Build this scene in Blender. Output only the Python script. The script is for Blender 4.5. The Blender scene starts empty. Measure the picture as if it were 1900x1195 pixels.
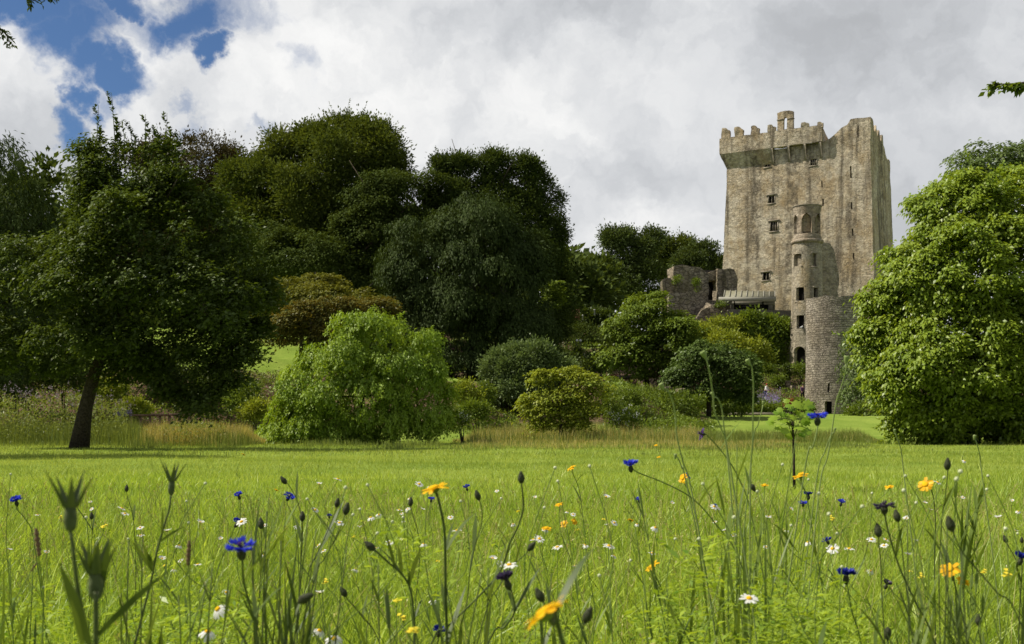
import bpy, math, random
import numpy as np
from mathutils import Vector, Quaternion, noise as mnoise

S = bpy.context.scene
COL = S.collection
R = math.radians
rng = np.random.default_rng(7)
random.seed(7)

# ------------------------------------------------------------------ camera
H = 0.90            # camera height (m)
F = 2037.0          # focal length in pixels of the 1900 px wide photograph
CX, HZ = 950.0, 785.0   # principal column, horizon row
cd = bpy.data.cameras.new("camera")
cam = bpy.data.objects.new("camera", cd)
COL.objects.link(cam)
cam.location = (0, 0, H)
cam.rotation_euler = (R(90), 0, 0)
cd.sensor_width = 36.0
cd.lens = 36.0 * F / 1900.0
cd.shift_y = (HZ - 597.5) / 1900.0
cd.clip_start = 0.05
cd.clip_end = 6000
cd.dof.use_dof = True
cd.dof.focus_distance = 7.0
cd.dof.aperture_fstop = 9.5
S.camera = cam

def P(px, py, Y):
    """photo pixel + distance -> point in the place"""
    return np.array([(px - CX) / F * Y, Y, H + (HZ - py) / F * Y])

# ------------------------------------------------------------------ colour
S.view_settings.view_transform = 'Standard'
S.view_settings.look = 'None'
S.view_settings.exposure = 0.4
S.view_settings.gamma = 1.0
S.view_settings.use_curve_mapping = False
S.cycles.max_bounces = 6
S.cycles.diffuse_bounces = 3
S.cycles.glossy_bounces = 2
S.cycles.transmission_bounces = 3
S.cycles.transparent_max_bounces = 4
S.cycles.use_denoising = True

# ------------------------------------------------------------------ sun
SUN_EL = R(49)
_h = np.array([-0.995, 0.08]); _h /= np.linalg.norm(_h)
SUN = np.array([_h[0] * math.cos(SUN_EL), _h[1] * math.cos(SUN_EL), math.sin(SUN_EL)])
sd = bpy.data.lights.new("sun", 'SUN')
sd.energy = 5.0
sd.angle = R(0.5)
sd.color = (1.0, 0.93, 0.80)
so = bpy.data.objects.new("sun", sd)
COL.objects.link(so)
so.rotation_euler = Vector(SUN).to_track_quat('Z', 'Y').to_euler()

# ------------------------------------------------------------------ world: blue sky with clouds
W = bpy.data.worlds.new("World")
S.world = W
W.use_nodes = True
nt = W.node_tree
nt.nodes.clear()

class NG:
    """tiny node-graph helper"""
    def __init__(s, tree): s.t = tree; s.n = tree.nodes; s.l = tree.links
    def node(s, typ, **kw):
        n = s.n.new(typ)
        for k, v in kw.items(): setattr(n, k, v)
        return n
    def set(s, sock, v):
        if isinstance(v, bpy.types.NodeSocket): s.l.new(v, sock)
        else:
            if hasattr(sock.default_value, '__len__') and not hasattr(v, '__len__'): v = (v,) * len(sock.default_value)
            if hasattr(sock.default_value, '__len__') and len(sock.default_value) == 4 and len(v) == 3: v = (*v, 1)
            sock.default_value = v
    def math(s, op, a, b=None, c=None, clamp=False):
        n = s.node('ShaderNodeMath', operation=op, use_clamp=clamp)
        for i, v in enumerate((a, b, c)):
            if v is not None: s.set(n.inputs[i], v)
        return n.outputs[0]
    def vmath(s, op, a, b=None, c=None):
        n = s.node('ShaderNodeVectorMath', operation=op)
        for i, v in enumerate((a, b, c)):
            if v is not None: s.set(n.inputs[i], v)
        return n.outputs['Value'] if op in ('LENGTH', 'DOT_PRODUCT') else n.outputs[0]
    def noise(s, vec, scale, detail=4, rough=0.55, dist=0.0, color=False):
        n = s.node('ShaderNodeTexNoise')
        if vec is not None: s.set(n.inputs['Vector'], vec)
        s.set(n.inputs['Scale'], scale); s.set(n.inputs['Detail'], detail)
        s.set(n.inputs['Roughness'], rough); s.set(n.inputs['Distortion'], dist)
        return n.outputs['Color'] if color else n.outputs[0]
    def ramp(s, v, a, b, lo=0.0, hi=1.0, smooth=True):
        n = s.node('ShaderNodeMapRange', interpolation_type='SMOOTHSTEP' if smooth else 'LINEAR')
        s.set(n.inputs[0], v); s.set(n.inputs[1], a); s.set(n.inputs[2], b); s.set(n.inputs[3], lo); s.set(n.inputs[4], hi)
        return n.outputs[0]
    def mix(s, f, a, b, blend='MIX'):
        n = s.node('ShaderNodeMix', data_type='RGBA', blend_type=blend)
        s.set(n.inputs[0], f); s.set(n.inputs[6], a); s.set(n.inputs[7], b)
        return n.outputs[2]

def az_el(px, py):
    az = math.atan((px - CX) / F)
    return az, math.atan((HZ - py) / F * math.cos(az))

g = NG(nt)
sky = g.node('ShaderNodeTexSky', sky_type='NISHITA')
sky.sun_disc = False
sky.sun_elevation = SUN_EL
sky.sun_rotation = math.atan2(SUN[0], SUN[1])
sky.air_density = 1.0; sky.dust_density = 0.3; sky.ozone_density = 2.5
tc = g.node('ShaderNodeTexCoord')
sep = g.node('ShaderNodeSeparateXYZ'); g.l.new(tc.outputs['Generated'], sep.inputs[0])
az = g.math('ARCTAN2', sep.outputs[0], sep.outputs[1])
el = g.math('ARCSINE', sep.outputs[2])
cmb = g.node('ShaderNodeCombineXYZ'); g.l.new(az, cmb.inputs[0]); g.l.new(el, cmb.inputs[1])
q = cmb.outputs[0]
# warped sky coordinates (azimuth, elevation) so cloud edges billow
wn = g.vmath('SUBTRACT', g.noise(q, 16, 6, 0.6, color=True), (0.5, 0.5, 0.5))
q1 = g.vmath('MULTIPLY_ADD', wn, (0.075, 0.075, 0), q)
wn2 = g.vmath('SUBTRACT', g.noise(q, 60, 4, 0.6, color=True), (0.5, 0.5, 0.5))
q1 = g.vmath('MULTIPLY_ADD', wn2, (0.026, 0.026, 0), q1)

def blob(cx, cy, rx, ry, rot=0.0, soft=0.85):
    """soft elliptical patch of sky; centre and radii given as seen, converted to azimuth / elevation"""
    a, e = az_el(cx, cy)
    d = g.vmath('SUBTRACT', q1, (a, e, 0))
    if rot:
        vr = g.node('ShaderNodeVectorRotate', rotation_type='Z_AXIS')
        g.set(vr.inputs['Vector'], d); vr.inputs['Angle'].default_value = R(rot); d = vr.outputs[0]
    d = g.vmath('MULTIPLY', d, (F / rx, F / ry, 0))
    return g.ramp(g.vmath('LENGTH', d), 1.0 + soft * 0.5, 1.0 - soft, 0.0, 1.0)
def union(bl):
    r = bl[0]
    for b in bl[1:]: r = g.math('MAXIMUM', r, b)
    return r
blue = union([blob(60, 15, 190, 55), blob(125, 62, 95, 60, -25), blob(165, 115, 62, 62, -20), blob(215, 142, 70, 42, 10), blob(160, 190, 34, 40, 0), blob(135, 245, 32, 48, 20, .9),
              blob(340, 40, 120, 62, -20), blob(395, 92, 48, 34, -30), blob(215, 8, 90, 28, 0, .9)])
thin = union([blob(560, 120, 48, 38, 0, 1.0), blob(345, 185, 40, 18, -10, 1.0), blob(360, 225, 45, 30, 0, 1.0), blob(470, 225, 40, 20, 0, 1.0),
              blob(450, 25, 120, 40, 0, 1.0), blob(200, 190, 40, 30, 0, 1.), blob(400, 270, 40, 30, 0, 1.)])
# out of the picture: broken cloud over the rest of the dome
wide = g.ramp(g.noise(g.vmath('MULTIPLY', q, (1, 1.6, 0)), 3.0, 5, 0.55), 0.50, 0.60)
offp = g.math('MAXIMUM', g.ramp(el, 0.44, 0.56), g.ramp(g.math('ABSOLUTE', az), 0.47, 0.62))
bluemask = g.math('MAXIMUM', g.math('MAXIMUM', blue, g.math('MULTIPLY', thin, 0.56)), g.math('MULTIPLY', offp, wide), clamp=True)
edge = g.noise(q1, 30, 7, 0.62)
cov = g.math('ADD', g.math('MULTIPLY', bluemask, -1.5), g.math('ADD', g.math('MULTIPLY', edge, 0.9), 0.62))
alpha = g.ramp(cov, -0.38, 0.80)
# cloud brightness: billows, white lobes, grey sheets
b1 = g.noise(g.vmath('MULTIPLY', q1, (1, 1.25, 0)), 8.5, 6, 0.55, 0.35)
b2 = g.noise(q1, 26, 5, 0.55)
bill = g.math('ADD', g.math('MULTIPLY', b1, 0.72), g.math('MULTIPLY', b2, 0.28))
lum = g.ramp(bill, 0.32, 0.66, 0.60, 0.83)
white = union([blob(640, 170, 260, 140, 0, 1.0), blob(1040, 190, 170, 85, -20, 1.0), blob(1190, 420, 130, 70, 0, .9), blob(60, 110, 120, 80, 0, 1.0), blob(270, 110, 120, 60, -20, .9)])
grey = union([blob(1650, 60, 420, 180, 0, 1.0), blob(1250, 330, 150, 60, 0, 1.0), blob(1000, 20, 280, 60, 0, 1.0), blob(60, 280, 130, 80, 0, 1.0), blob(1700, 330, 240, 130, 0, 1.0)])
lum = g.math('ADD', lum, g.math('MULTIPLY', white, 0.10))
lum = g.math('MULTIPLY', lum, g.math('SUBTRACT', 1.0, g.math('MULTIPLY', grey, 0.24)))
lum = g.math('MULTIPLY', lum, g.ramp(offp, 0, 1, 0.81, 0.60))
ccol = g.vmath('MULTIPLY', g.mix(g.ramp(lum, 0.40, 0.8), (0.955, 0.985, 1.03), (1.0, 0.995, 0.98)), lum)
SKY_K = 0.075
cl10 = g.vmath('MULTIPLY', ccol, (1 / SKY_K,) * 3)
skyc = g.vmath('MULTIPLY', sky.outputs[0], (0.50, 0.62, 0.78))
mixc = g.mix(alpha, skyc, cl10)
bg = g.node('ShaderNodeBackground'); g.l.new(mixc, bg.inputs[0]); bg.inputs[1].default_value = SKY_K
wo = g.node('ShaderNodeOutputWorld'); g.l.new(bg.outputs[0], wo.inputs[0])

# ------------------------------------------------------------------ materials
def new_mat(name):
    m = bpy.data.materials.new(name); m.use_nodes = True
    m.node_tree.nodes.clear()
    return m, NG(m.node_tree)
def out(g, sh, disp=None):
    o = g.node('ShaderNodeOutputMaterial'); g.l.new(sh, o.inputs[0])

def leaf_mat(name, c1, c2, trans=0.35, gloss=0.04, rough=0.45, tint=(1.25, 1.15, 0.5), patch=0.0, patch_scale=0.4):
    """leaf: two pigments mixed leaf by leaf, part of the light passing through"""
    m, g = new_mat(name)
    at = g.node('ShaderNodeAttribute', attribute_name='rnd')
    f = at.outputs['Fac']
    if patch:
        geo = g.node('ShaderNodeNewGeometry')
        f = g.math('ADD', f, g.math('MULTIPLY', g.math('SUBTRACT', g.noise(geo.outputs['Position'], patch_scale, 3), 0.5), patch), clamp=True)
    c = g.mix(f, c1, c2)
    d = g.node('ShaderNodeBsdfDiffuse'); g.set(d.inputs[0], c)
    t = g.node('ShaderNodeBsdfTranslucent'); g.set(t.inputs[0], g.vmath('MULTIPLY', c, tint))
    mx = g.node('ShaderNodeMixShader'); mx.inputs[0].default_value = trans
    g.l.new(d.outputs[0], mx.inputs[1]); g.l.new(t.outputs[0], mx.inputs[2])
    sh = mx.outputs[0]
    if gloss:
        gl = g.node('ShaderNodeBsdfGlossy'); gl.inputs['Roughness'].default_value = rough; g.set(gl.inputs[0], (1, 1, 1))
        m2 = g.node('ShaderNodeMixShader'); m2.inputs[0].default_value = gloss
        g.l.new(sh, m2.inputs[1]); g.l.new(gl.outputs[0], m2.inputs[2]); sh = m2.outputs[0]
    out(g, sh)
    return m

def plain_mat(name, c1, c2=None, scale=8, rough=0.8, bump=0.0, detail=4, spec=0.2, trans=0.0):
    m, g = new_mat(name)
    p = g.node('ShaderNodeBsdfPrincipled')
    oc = g.node('ShaderNodeNewGeometry')
    n = g.noise(oc.outputs['Position'], scale, detail, 0.6)
    g.set(p.inputs['Base Color'], g.mix(g.ramp(n, 0.3, 0.7), c1, c2 or c1))
    p.inputs['Roughness'].default_value = rough
    p.inputs['Specular IOR Level'].default_value = spec
    if bump:
        b = g.node('ShaderNodeBump'); b.inputs['Strength'].default_value = bump; b.inputs['Distance'].default_value = 0.05
        g.l.new(n, b.inputs['Height']); g.l.new(b.outputs[0], p.inputs['Normal'])
    sh = p.outputs[0]
    if trans:
        t = g.node('ShaderNodeBsdfTranslucent'); g.set(t.inputs[0], c1)
        mx = g.node('ShaderNodeMixShader'); mx.inputs[0].default_value = trans
        g.l.new(sh, mx.inputs[1]); g.l.new(t.outputs[0], mx.inputs[2]); sh = mx.outputs[0]
    out(g, sh)
    return m

def stone_mat(name, light, mid, dark, streak=0.6, course=None, speck=0.5, lichen=(0.30, 0.22, 0.10), bump=0.6, stain_scale=1.0, joints=.4, cells=1.9):
    """weathered rubble masonry; course=(width,height) adds laid courses along the UVs"""
    m, g = new_mat(name)
    geo = g.node('ShaderNodeNewGeometry'); pos = geo.outputs['Position']
    p = g.node('ShaderNodeBsdfPrincipled'); p.inputs['Roughness'].default_value = 0.95; p.inputs['Specular IOR Level'].default_value = 0.1
    big = g.noise(pos, 0.26 * stain_scale, 8, 0.75)
    c = g.mix(g.ramp(big, 0.38, 0.62), mid, light)
    vc = g.node('ShaderNodeTexVoronoi', feature='F1'); g.set(vc.inputs['Vector'], g.vmath('MULTIPLY', g.vmath('MULTIPLY_ADD', g.vmath('SUBTRACT', g.noise(pos, 2.5, 3, color=True), (.5, .5, .5)), (.35, .35, .35), pos), (1, 1, 1.8))); vc.inputs['Scale'].default_value = cells * 1.25
    sc_ = g.node('ShaderNodeSeparateColor'); g.l.new(vc.outputs['Color'], sc_.inputs[0])
    c = g.vmath('MULTIPLY', c, g.vmath('MULTIPLY_ADD', (1, 1, 1), (0.72, 0.72, 0.72), g.vmath('MULTIPLY', sc_.outputs[0], (0.56, 0.56, 0.55))))
    lich = g.noise(g.vmath('MULTIPLY', pos, (1, 1, 0.55)), 0.30 * stain_scale, 8, 0.75)
    c = g.mix(g.math('MULTIPLY', g.ramp(lich, 0.48, 0.68), 0.75), c, lichen)
    st = g.noise(g.vmath('MULTIPLY', pos, (1.0, 1.0, 0.07)), 0.75 * stain_scale, 5, 0.6, 0.3)      # rain streaks
    c = g.mix(g.math('MULTIPLY', g.ramp(st, 0.50, 0.68), streak), c, dark)
    run = g.noise(g.vmath('MULTIPLY', g.vmath('ADD', pos, (17, 5, 0)), (1.0, 1.0, 0.035)), 0.42 * stain_scale, 4, 0.65, 0.2)
    blot = g.noise(g.vmath('ADD', pos, (3, 41, 9)), 0.6 * stain_scale, 8, 0.78)
    c = g.mix(g.math('MULTIPLY', g.math('MULTIPLY', g.ramp(run, 0.46, 0.62), g.ramp(blot, 0.40, 0.58)), streak), c, dark)
    sp = g.noise(pos, 3.2, 4, 0.75)
    c = g.mix(g.math('MULTIPLY', g.ramp(sp, 0.58, 0.72), speck), c, tuple(min(1, x * 1.5 + 0.04) for x in light))
    sp2 = g.noise(g.vmath('ADD', pos, (31, 7, 3)), 2.3, 5, 0.75)
    c = g.mix(g.math('MULTIPLY', g.ramp(sp2, 0.55, 0.72), 0.65), c, dark)
    vor = g.node('ShaderNodeTexVoronoi', feature='DISTANCE_TO_EDGE'); g.set(vor.inputs['Vector'], g.vmath('MULTIPLY', pos, (1, 1, 1.7))); vor.inputs['Scale'].default_value = cells
    joint = g.ramp(vor.outputs['Distance'], 0.0, 0.09)
    hgt = g.math('ADD', g.math('MULTIPLY', joint, 0.5), g.math('MULTIPLY', sp, 0.8))
    if course:
        uv = g.node('ShaderNodeUVMap', uv_map='wall')
        wv = g.vmath('MULTIPLY_ADD', g.vmath('SUBTRACT', g.noise(pos, 1.4, 3, color=True), (0.5, 0.5, 0.5)), (0.25, 0.16, 0), uv.outputs[0])
        br = g.node('ShaderNodeTexBrick'); br.offset = 0.43; br.squash = 0.8; br.squash_frequency = 3
        g.set(br.inputs['Vector'], wv); br.inputs['Scale'].default_value = 1.0
        br.inputs['Brick Width'].default_value = course[0]; br.inputs['Row Height'].default_value = course[1]
        br.inputs['Mortar Size'].default_value = 0.030; br.inputs['Mortar Smooth'].default_value = 0.6
        br.inputs['Bias'].default_value = -0.1
        g.set(br.inputs['Color1'], (0.74,) * 3); g.set(br.inputs['Color2'], (1.18,) * 3); g.set(br.inputs['Mortar'], (0.50,) * 3)
        c = g.mix(0.85, c, br.outputs['Color'], 'MULTIPLY')
        hgt = g.math('ADD', hgt, g.math('MULTIPLY', br.outputs['Fac'], -1.6))
    else:
        c = g.mix(g.math('MULTIPLY', g.math('SUBTRACT', 1.0, joint), joints), c, dark)
    g.set(p.inputs['Base Color'], c)
    b = g.node('ShaderNodeBump'); b.inputs['Strength'].default_value = bump; b.inputs['Distance'].default_value = 0.14
    g.l.new(hgt, b.inputs['Height']); g.l.new(b.outputs[0], p.inputs['Normal'])
    out(g, p.outputs[0])
    return m

M = {}
M['keep'] = stone_mat('keep_stone', (0.50, 0.440, 0.340), (0.345, 0.275, 0.180), (0.090, 0.075, 0.055), 0.85, lichen=(0.345, 0.245, 0.125), joints=.22, bump=.6)
M['tower'] = stone_mat('round_tower_stone', (0.385, 0.345, 0.280), (0.29, 0.255, 0.205), (0.13, 0.112, 0.09), 0.5, course=(0.52, 0.22), bump=0.9, lichen=(0.25, 0.21, 0.15))
M['turret'] = stone_mat('turret_stone', (0.36, 0.325, 0.25), (0.29, 0.25, 0.185), (0.12, 0.105, 0.08), 0.55)
M['ruddy'] = stone_mat('ruddy_stone', (0.35, 0.300, 0.230), (0.29, 0.240, 0.180), (0.10, 0.085, 0.065), 0.6, lichen=(0.31, 0.225, 0.14))
M['ruin'] = stone_mat('ruin_stone', (0.33, 0.285, 0.22), (0.24, 0.195, 0.14), (0.07, 0.06, 0.045), 0.6, lichen=(0.13, 0.12, 0.045), joints=.75, cells=1.5, bump=1.0)
M['trim'] = plain_mat('dressed_stone', (0.27, 0.235, 0.18), (0.17, 0.145, 0.11), 3, 0.9, 0.2)
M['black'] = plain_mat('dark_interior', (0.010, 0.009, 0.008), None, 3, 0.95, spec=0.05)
M['bark'] = plain_mat('bark', (0.075, 0.060, 0.044), (0.028, 0.022, 0.016), 16, 0.95, 1.0)
M['bark_pale'] = plain_mat('pale_bark', (0.16, 0.12, 0.085), (0.08, 0.06, 0.045), 5, 0.95, 0.8)

# ------------------------------------------------------------------ mesh helpers
WLOC = {}
def tag(o, label=None, cat=None, group=None, kind=None):
    if label: o['label'] = label
    if cat: o['category'] = cat
    if group: o['group'] = group
    if kind: o['kind'] = kind
    return o
def thing(name, loc, label, cat, group=None):
    o = bpy.data.objects.new(name, None)
    COL.objects.link(o)
    o.empty_display_size = 0.2
    o.location = loc
    WLOC[o.name] = np.array(loc, float)
    return tag(o, label, cat, group)

class MB:
    """collects vertices and faces (with a 0..1 random value and a material slot per face), then links ONE object"""
    def __init__(s):
        s.v = []; s.nv = 0; s.q = []; s.t = []; s.rq = []; s.rt = []; s.mq = []; s.mt = []; s.uv = []
    def add(s, V, Q=None, T=None, rnd=None, mat=0, uv=None):
        V = np.asarray(V, float).reshape(-1, 3)
        if Q is not None and len(Q):
            Q = np.asarray(Q, int).reshape(-1, 4); s.q.append(Q + s.nv)
            s.rq.append(np.full(len(Q), 0.5) if rnd is None else np.broadcast_to(rnd, len(Q)) if np.ndim(rnd) == 0 else np.asarray(rnd)[:len(Q)])
            s.mq.append(np.full(len(Q), mat))
        if T is not None and len(T):
            T = np.asarray(T, int).reshape(-1, 3); s.t.append(T + s.nv)
            s.rt.append(np.full(len(T), 0.5) if rnd is None else np.broadcast_to(rnd, len(T)) if np.ndim(rnd) == 0 else np.asarray(rnd)[:len(T)])
            s.mt.append(np.full(len(T), mat))
        s.v.append(V); s.uv.append(np.zeros((len(V), 2)) if uv is None else np.asarray(uv, float)); s.nv += len(V)
        return s
    def mesh(s, name, mats, off=(0, 0, 0), smooth=False, uv=False):
        me = bpy.data.meshes.new(name)
        V = np.concatenate(s.v) - np.asarray(off)
        Q = np.concatenate(s.q) if s.q else np.zeros((0, 4), int)
        T = np.concatenate(s.t) if s.t else np.zeros((0, 3), int)
        me.vertices.add(len(V)); me.vertices.foreach_set('co', V.astype(np.float32).ravel())
        loops = np.concatenate([Q.ravel(), T.ravel()]).astype(np.int32)
        me.loops.add(len(loops)); me.loops.foreach_set('vertex_index', loops)
        nf = len(Q) + len(T)
        st = np.concatenate([np.arange(len(Q)) * 4, len(Q) * 4 + np.arange(len(T)) * 3]).astype(np.int32)
        me.polygons.add(nf); me.polygons.foreach_set('loop_start', st)
        mi = np.concatenate([*s.mq, *s.mt]).astype(np.int32) if nf else np.zeros(0, np.int32)
        me.polygons.foreach_set('material_index', mi)
        if smooth: me.polygons.foreach_set('use_smooth', np.ones(nf, bool))
        rn = np.concatenate([*s.rq, *s.rt]).astype(np.float32)
        a = me.attributes.new('rnd', 'FLOAT', 'FACE'); a.data.foreach_set('value', rn)
        if uv:
            u = me.uv_layers.new(name='wall')
            u.data.foreach_set('uv', np.concatenate(s.uv)[loops].astype(np.float32).ravel())
        me.update(calc_edges=True); me.validate()
        for m in (mats if isinstance(mats, (list, tuple)) else [mats]): me.materials.append(m)
        return me
    def build(s, name, mats, parent=None, root=None, smooth=False, uv=False, origin=None):
        """parent: a thing, or a part of it (then root is the thing)"""
        off = np.zeros(3)
        if parent is not None: off = WLOC[(root or parent).name]
        elif origin is not None: off = np.asarray(origin, float)
        o = bpy.data.objects.new(name, s.mesh(name, mats, off, smooth, uv))
        COL.objects.link(o)
        if parent is not None: o.parent = parent
        elif origin is not None: o.location = origin
        return o

def unit(v): return v / np.maximum(np.linalg.norm(v, axis=-1, keepdims=True), 1e-9)

def tube(mb, pts, rad, k=7, rnd=0.5, cap=True, mat=0):
    pts = np.asarray(pts, float); n = len(pts)
    rad = np.broadcast_to(np.asarray(rad, float), n)
    tg = unit(np.gradient(pts, axis=0))
    a = np.array([0, 0, 1.0]) if abs(tg[0][2]) < 0.9 else np.array([1.0, 0, 0])
    V = []
    u = unit(np.cross(a, tg[0]))
    for i in range(n):
        u = unit(u - tg[i] * np.dot(u, tg[i])); w = np.cross(tg[i], u)
        an = np.arange(k) / k * 2 * math.pi
        V.append(pts[i] + rad[i] * (np.cos(an)[:, None] * u + np.sin(an)[:, None] * w))
    V = np.concatenate(V)
    i, j = np.meshgrid(np.arange(n - 1), np.arange(k), indexing='ij')
    Q = np.stack([i * k + j, i * k + (j + 1) % k, (i + 1) * k + (j + 1) % k, (i + 1) * k + j], -1).reshape(-1, 4)
    T = []
    if cap:
        V = np.concatenate([V, [pts[0]], [pts[-1]]])
        for j in range(k):
            T.append((n * k, (j + 1) % k, j)); T.append((n * k + 1, (n - 1) * k + j, (n - 1) * k + (j + 1) % k))
    mb.add(V, Q, T or None, rnd, mat)
    return mb

def lathe(mb, prof, k=10, origin=(0, 0, 0), axis=None, rnd=0.5, mat=0):
    """prof: (radius, height) pairs along the axis"""
    prof = np.asarray(prof, float); n = len(prof)
    an = np.arange(k) / k * 2 * math.pi
    V = np.stack([prof[:, 0, None] * np.cos(an), prof[:, 0, None] * np.sin(an), np.broadcast_to(prof[:, 1, None], (n, k))], -1).reshape(-1, 3)
    if axis is not None:
        qt = Vector((0, 0, 1)).rotation_difference(Vector(axis)); Rm = np.array(qt.to_matrix()); V = V @ Rm.T
    V = V + np.asarray(origin)
    i, j = np.meshgrid(np.arange(n - 1), np.arange(k), indexing='ij')
    Q = np.stack([i * k + j, i * k + (j + 1) % k, (i + 1) * k + (j + 1) % k, (i + 1) * k + j], -1).reshape(-1, 4)
    mb.add(V, Q, None, rnd, mat)
    return mb

def box(mb, c, s, rz=0.0, jit=0.0, mat=0, taper=1.0):
    c = np.asarray(c, float); s = np.asarray(s, float) / 2
    V = np.array([[x, y, z] for z in (-1, 1) for y in (-1, 1) for x in (-1, 1)], float)
    V[4:, :2] *= taper
    V = V * s
    if jit: V += rng.normal(0, jit, V.shape)
    ca, sa = math.cos(rz), math.sin(rz)
    V = np.stack([V[:, 0] * ca - V[:, 1] * sa, V[:, 0] * sa + V[:, 1] * ca, V[:, 2]], -1) + c
    mb.add(V, [(0, 2, 3, 1), (4, 5, 7, 6), (0, 1, 5, 4), (1, 3, 7, 5), (3, 2, 6, 7), (2, 0, 4, 6)], None, 0.5, mat)
    return mb

def rough_box(mb, c, s, rz=0.0, cell=0.5, amp=0.10, mat=0, seed=0.0, top=None):
    """a block of rubble masonry: gridded box whose faces and edges wander; top(u) lowers the top along its length"""
    c = np.asarray(c, float); s = np.asarray(s, float)
    n = [max(1, int(round(x / cell))) for x in s]
    ca, sa = math.cos(rz), math.sin(rz)
    def place(p):
        x, y, z = p
        if top is not None:
            zz = (z + 0.5) * s[2]; z = (zz * top(x + 0.5)) / s[2] - 0.5
        w = np.array([x * s[0], y * s[1], z * s[2]])
        w = np.array([w[0] * ca - w[1] * sa, w[0] * sa + w[1] * ca, w[2]]) + c
        nz = mnoise.noise_vector(Vector(w * 1.3 + seed)); return w + np.array(nz) * amp
    for ax in range(3):
        a, b = [(1, 2), (2, 0), (0, 1)][ax]
        for sg in (-0.5, 0.5):
            V = []
            for i in range(n[a] + 1):
                for j in range(n[b] + 1):
                    p = [0, 0, 0]; p[ax] = sg; p[a] = i / n[a] - 0.5; p[b] = j / n[b] - 0.5
                    V.append(place(p))
            Q = []
            m = n[b] + 1
            for i in range(n[a]):
                for j in range(n[b]):
                    f = (i * m + j, (i + 1) * m + j, (i + 1) * m + j + 1, i * m + j + 1)
                    Q.append(f if sg > 0 else f[::-1])
            mb.add(V, Q, None, 0.5, mat)
    return mb

# ------------------------------------------------------------------ terrain
def terrain(X, Y):
    X = np.asarray(X, float); Y = np.asarray(Y, float)
    left = np.interp(Y, [0, 55, 58, 68, 74, 84, 100, 112, 140, 200, 1500], [0, 0, .9, 4.1, 4.5, 6.6, 9.2, 10.6, 12, 14, 30])
    mid = np.interp(Y, [0, 55, 60, 68, 76, 84, 92, 100, 108, 140, 200, 1500], [0, 0, .8, 3.2, 3.5, 4.0, 6.0, 8.2, 10.4, 12, 14, 30])
    right = np.interp(Y, [0, 58, 72, 90, 107, 113, 123, 133, 143, 156, 200, 1500], [0, 0, 1.25, 1.5, 1.8, 3.6, 7.2, 7.6, 12, 13.5, 14, 30])
    px = CX + F * X / np.maximum(Y, 5)
    def ss(a, b, x):
        t = np.clip((x - a) / (b - a), 0, 1); return t * t * (3 - 2 * t)
    w1 = ss(700, 900, px); w2 = ss(1150, 1330, px)
    h = left * (1 - w1) + mid * w1
    h = h * (1 - w2) + right * w2
    h = h + 0.035 * np.sin(X * .7 + Y * .31) * np.sin(Y * .43 - X * .2) * np.clip((60 - Y) / 20, 0, 1) * np.clip(Y / 12, 0, 1)
    bump = 0.22 * np.sin(X * .9 + 1.3) * np.sin(Y * .8) + 0.15 * np.sin(X * 2.1 + Y * 1.3)
    return h + bump * np.clip((Y - 56) / 8, 0, 1) * np.clip((130 - Y) / 20, 0, 1) * (0.25 + 0.75 * (1 - w2))
def gz(x, y): return float(terrain(x, y))

ys = np.concatenate([np.linspace(-60, 0, 7)[:-1], np.linspace(0, 160, 201), np.linspace(160, 400, 25)[1:], np.array([500, 700, 1000, 1500, 2500])])
xs = np.concatenate([-np.array([2500, 1500, 900, 500, 300, 200]), np.linspace(-140, 140, 235), np.array([200, 300, 500, 900, 1500, 2500])])
GX, GY = np.meshgrid(xs, ys, indexing='ij')
GZ = terrain(GX, GY)
nx, ny = len(xs), len(ys)
i, j = np.meshgrid(np.arange(nx - 1), np.arange(ny - 1), indexing='ij')
Q = np.stack([i * ny + j, (i + 1) * ny + j, (i + 1) * ny + j + 1, i * ny + j + 1], -1).reshape(-1, 4)

m, g = new_mat('ground_turf')
geo = g.node('ShaderNodeNewGeometry'); pos = geo.outputs['Position']
sp = g.node('ShaderNodeSeparateXYZ'); g.l.new(pos, sp.inputs[0])
n1 = g.noise(pos, 0.35, 4, 0.6); n2 = g.noise(pos, 14.0, 4, 0.7); n3 = g.noise(pos, 1.6, 4, 0.6)
turf = g.mix(g.ramp(n1, 0.35, 0.65), (0.150, 0.220, 0.030), (0.215, 0.280, 0.048))
turf = g.mix(g.math('MULTIPLY', g.ramp(n2, 0.4, 0.7), 0.5), turf, (0.10, 0.15, 0.022))
soil = g.mix(g.ramp(n3, 0.35, 0.65), (0.075, 0.048, 0.030), (0.13, 0.085, 0.055))
beds = g.noise(g.vmath('MULTIPLY', pos, (1, 1, 0.3)), 0.26, 3, 0.5, 0.6)
steep = g.node('ShaderNodeSeparateXYZ'); g.l.new(geo.outputs['Normal'], steep.inputs[0])
sl = g.ramp(steep.outputs[2], 0.985, 0.955)
bm = g.math('MULTIPLY', g.math('MULTIPLY', g.ramp(sp.outputs[1], 56, 58), g.ramp(sp.outputs[1], 131, 128)), sl)
mowed = g.math('MULTIPLY', g.ramp(sp.outputs[1], 67, 69), g.ramp(sp.outputs[0], -8.0, -10.0))    # the mown slope on the left stays grass
bm = g.math('MULTIPLY', bm, g.math('SUBTRACT', 1.0, mowed))
c = g.mix(bm, turf, soil)
p = g.node('ShaderNodeBsdfPrincipled'); g.set(p.inputs['Base Color'], c); p.inputs['Roughness'].default_value = 0.95; p.inputs['Specular IOR Level'].default_value = 0.05
b = g.node('ShaderNodeBump'); b.inputs['Strength'].default_value = 0.5; b.inputs['Distance'].default_value = 0.08
g.l.new(n2, b.inputs['Height']); g.l.new(b.outputs[0], p.inputs['Normal'])
out(g, p.outputs[0])
M['turf'] = m
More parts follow.
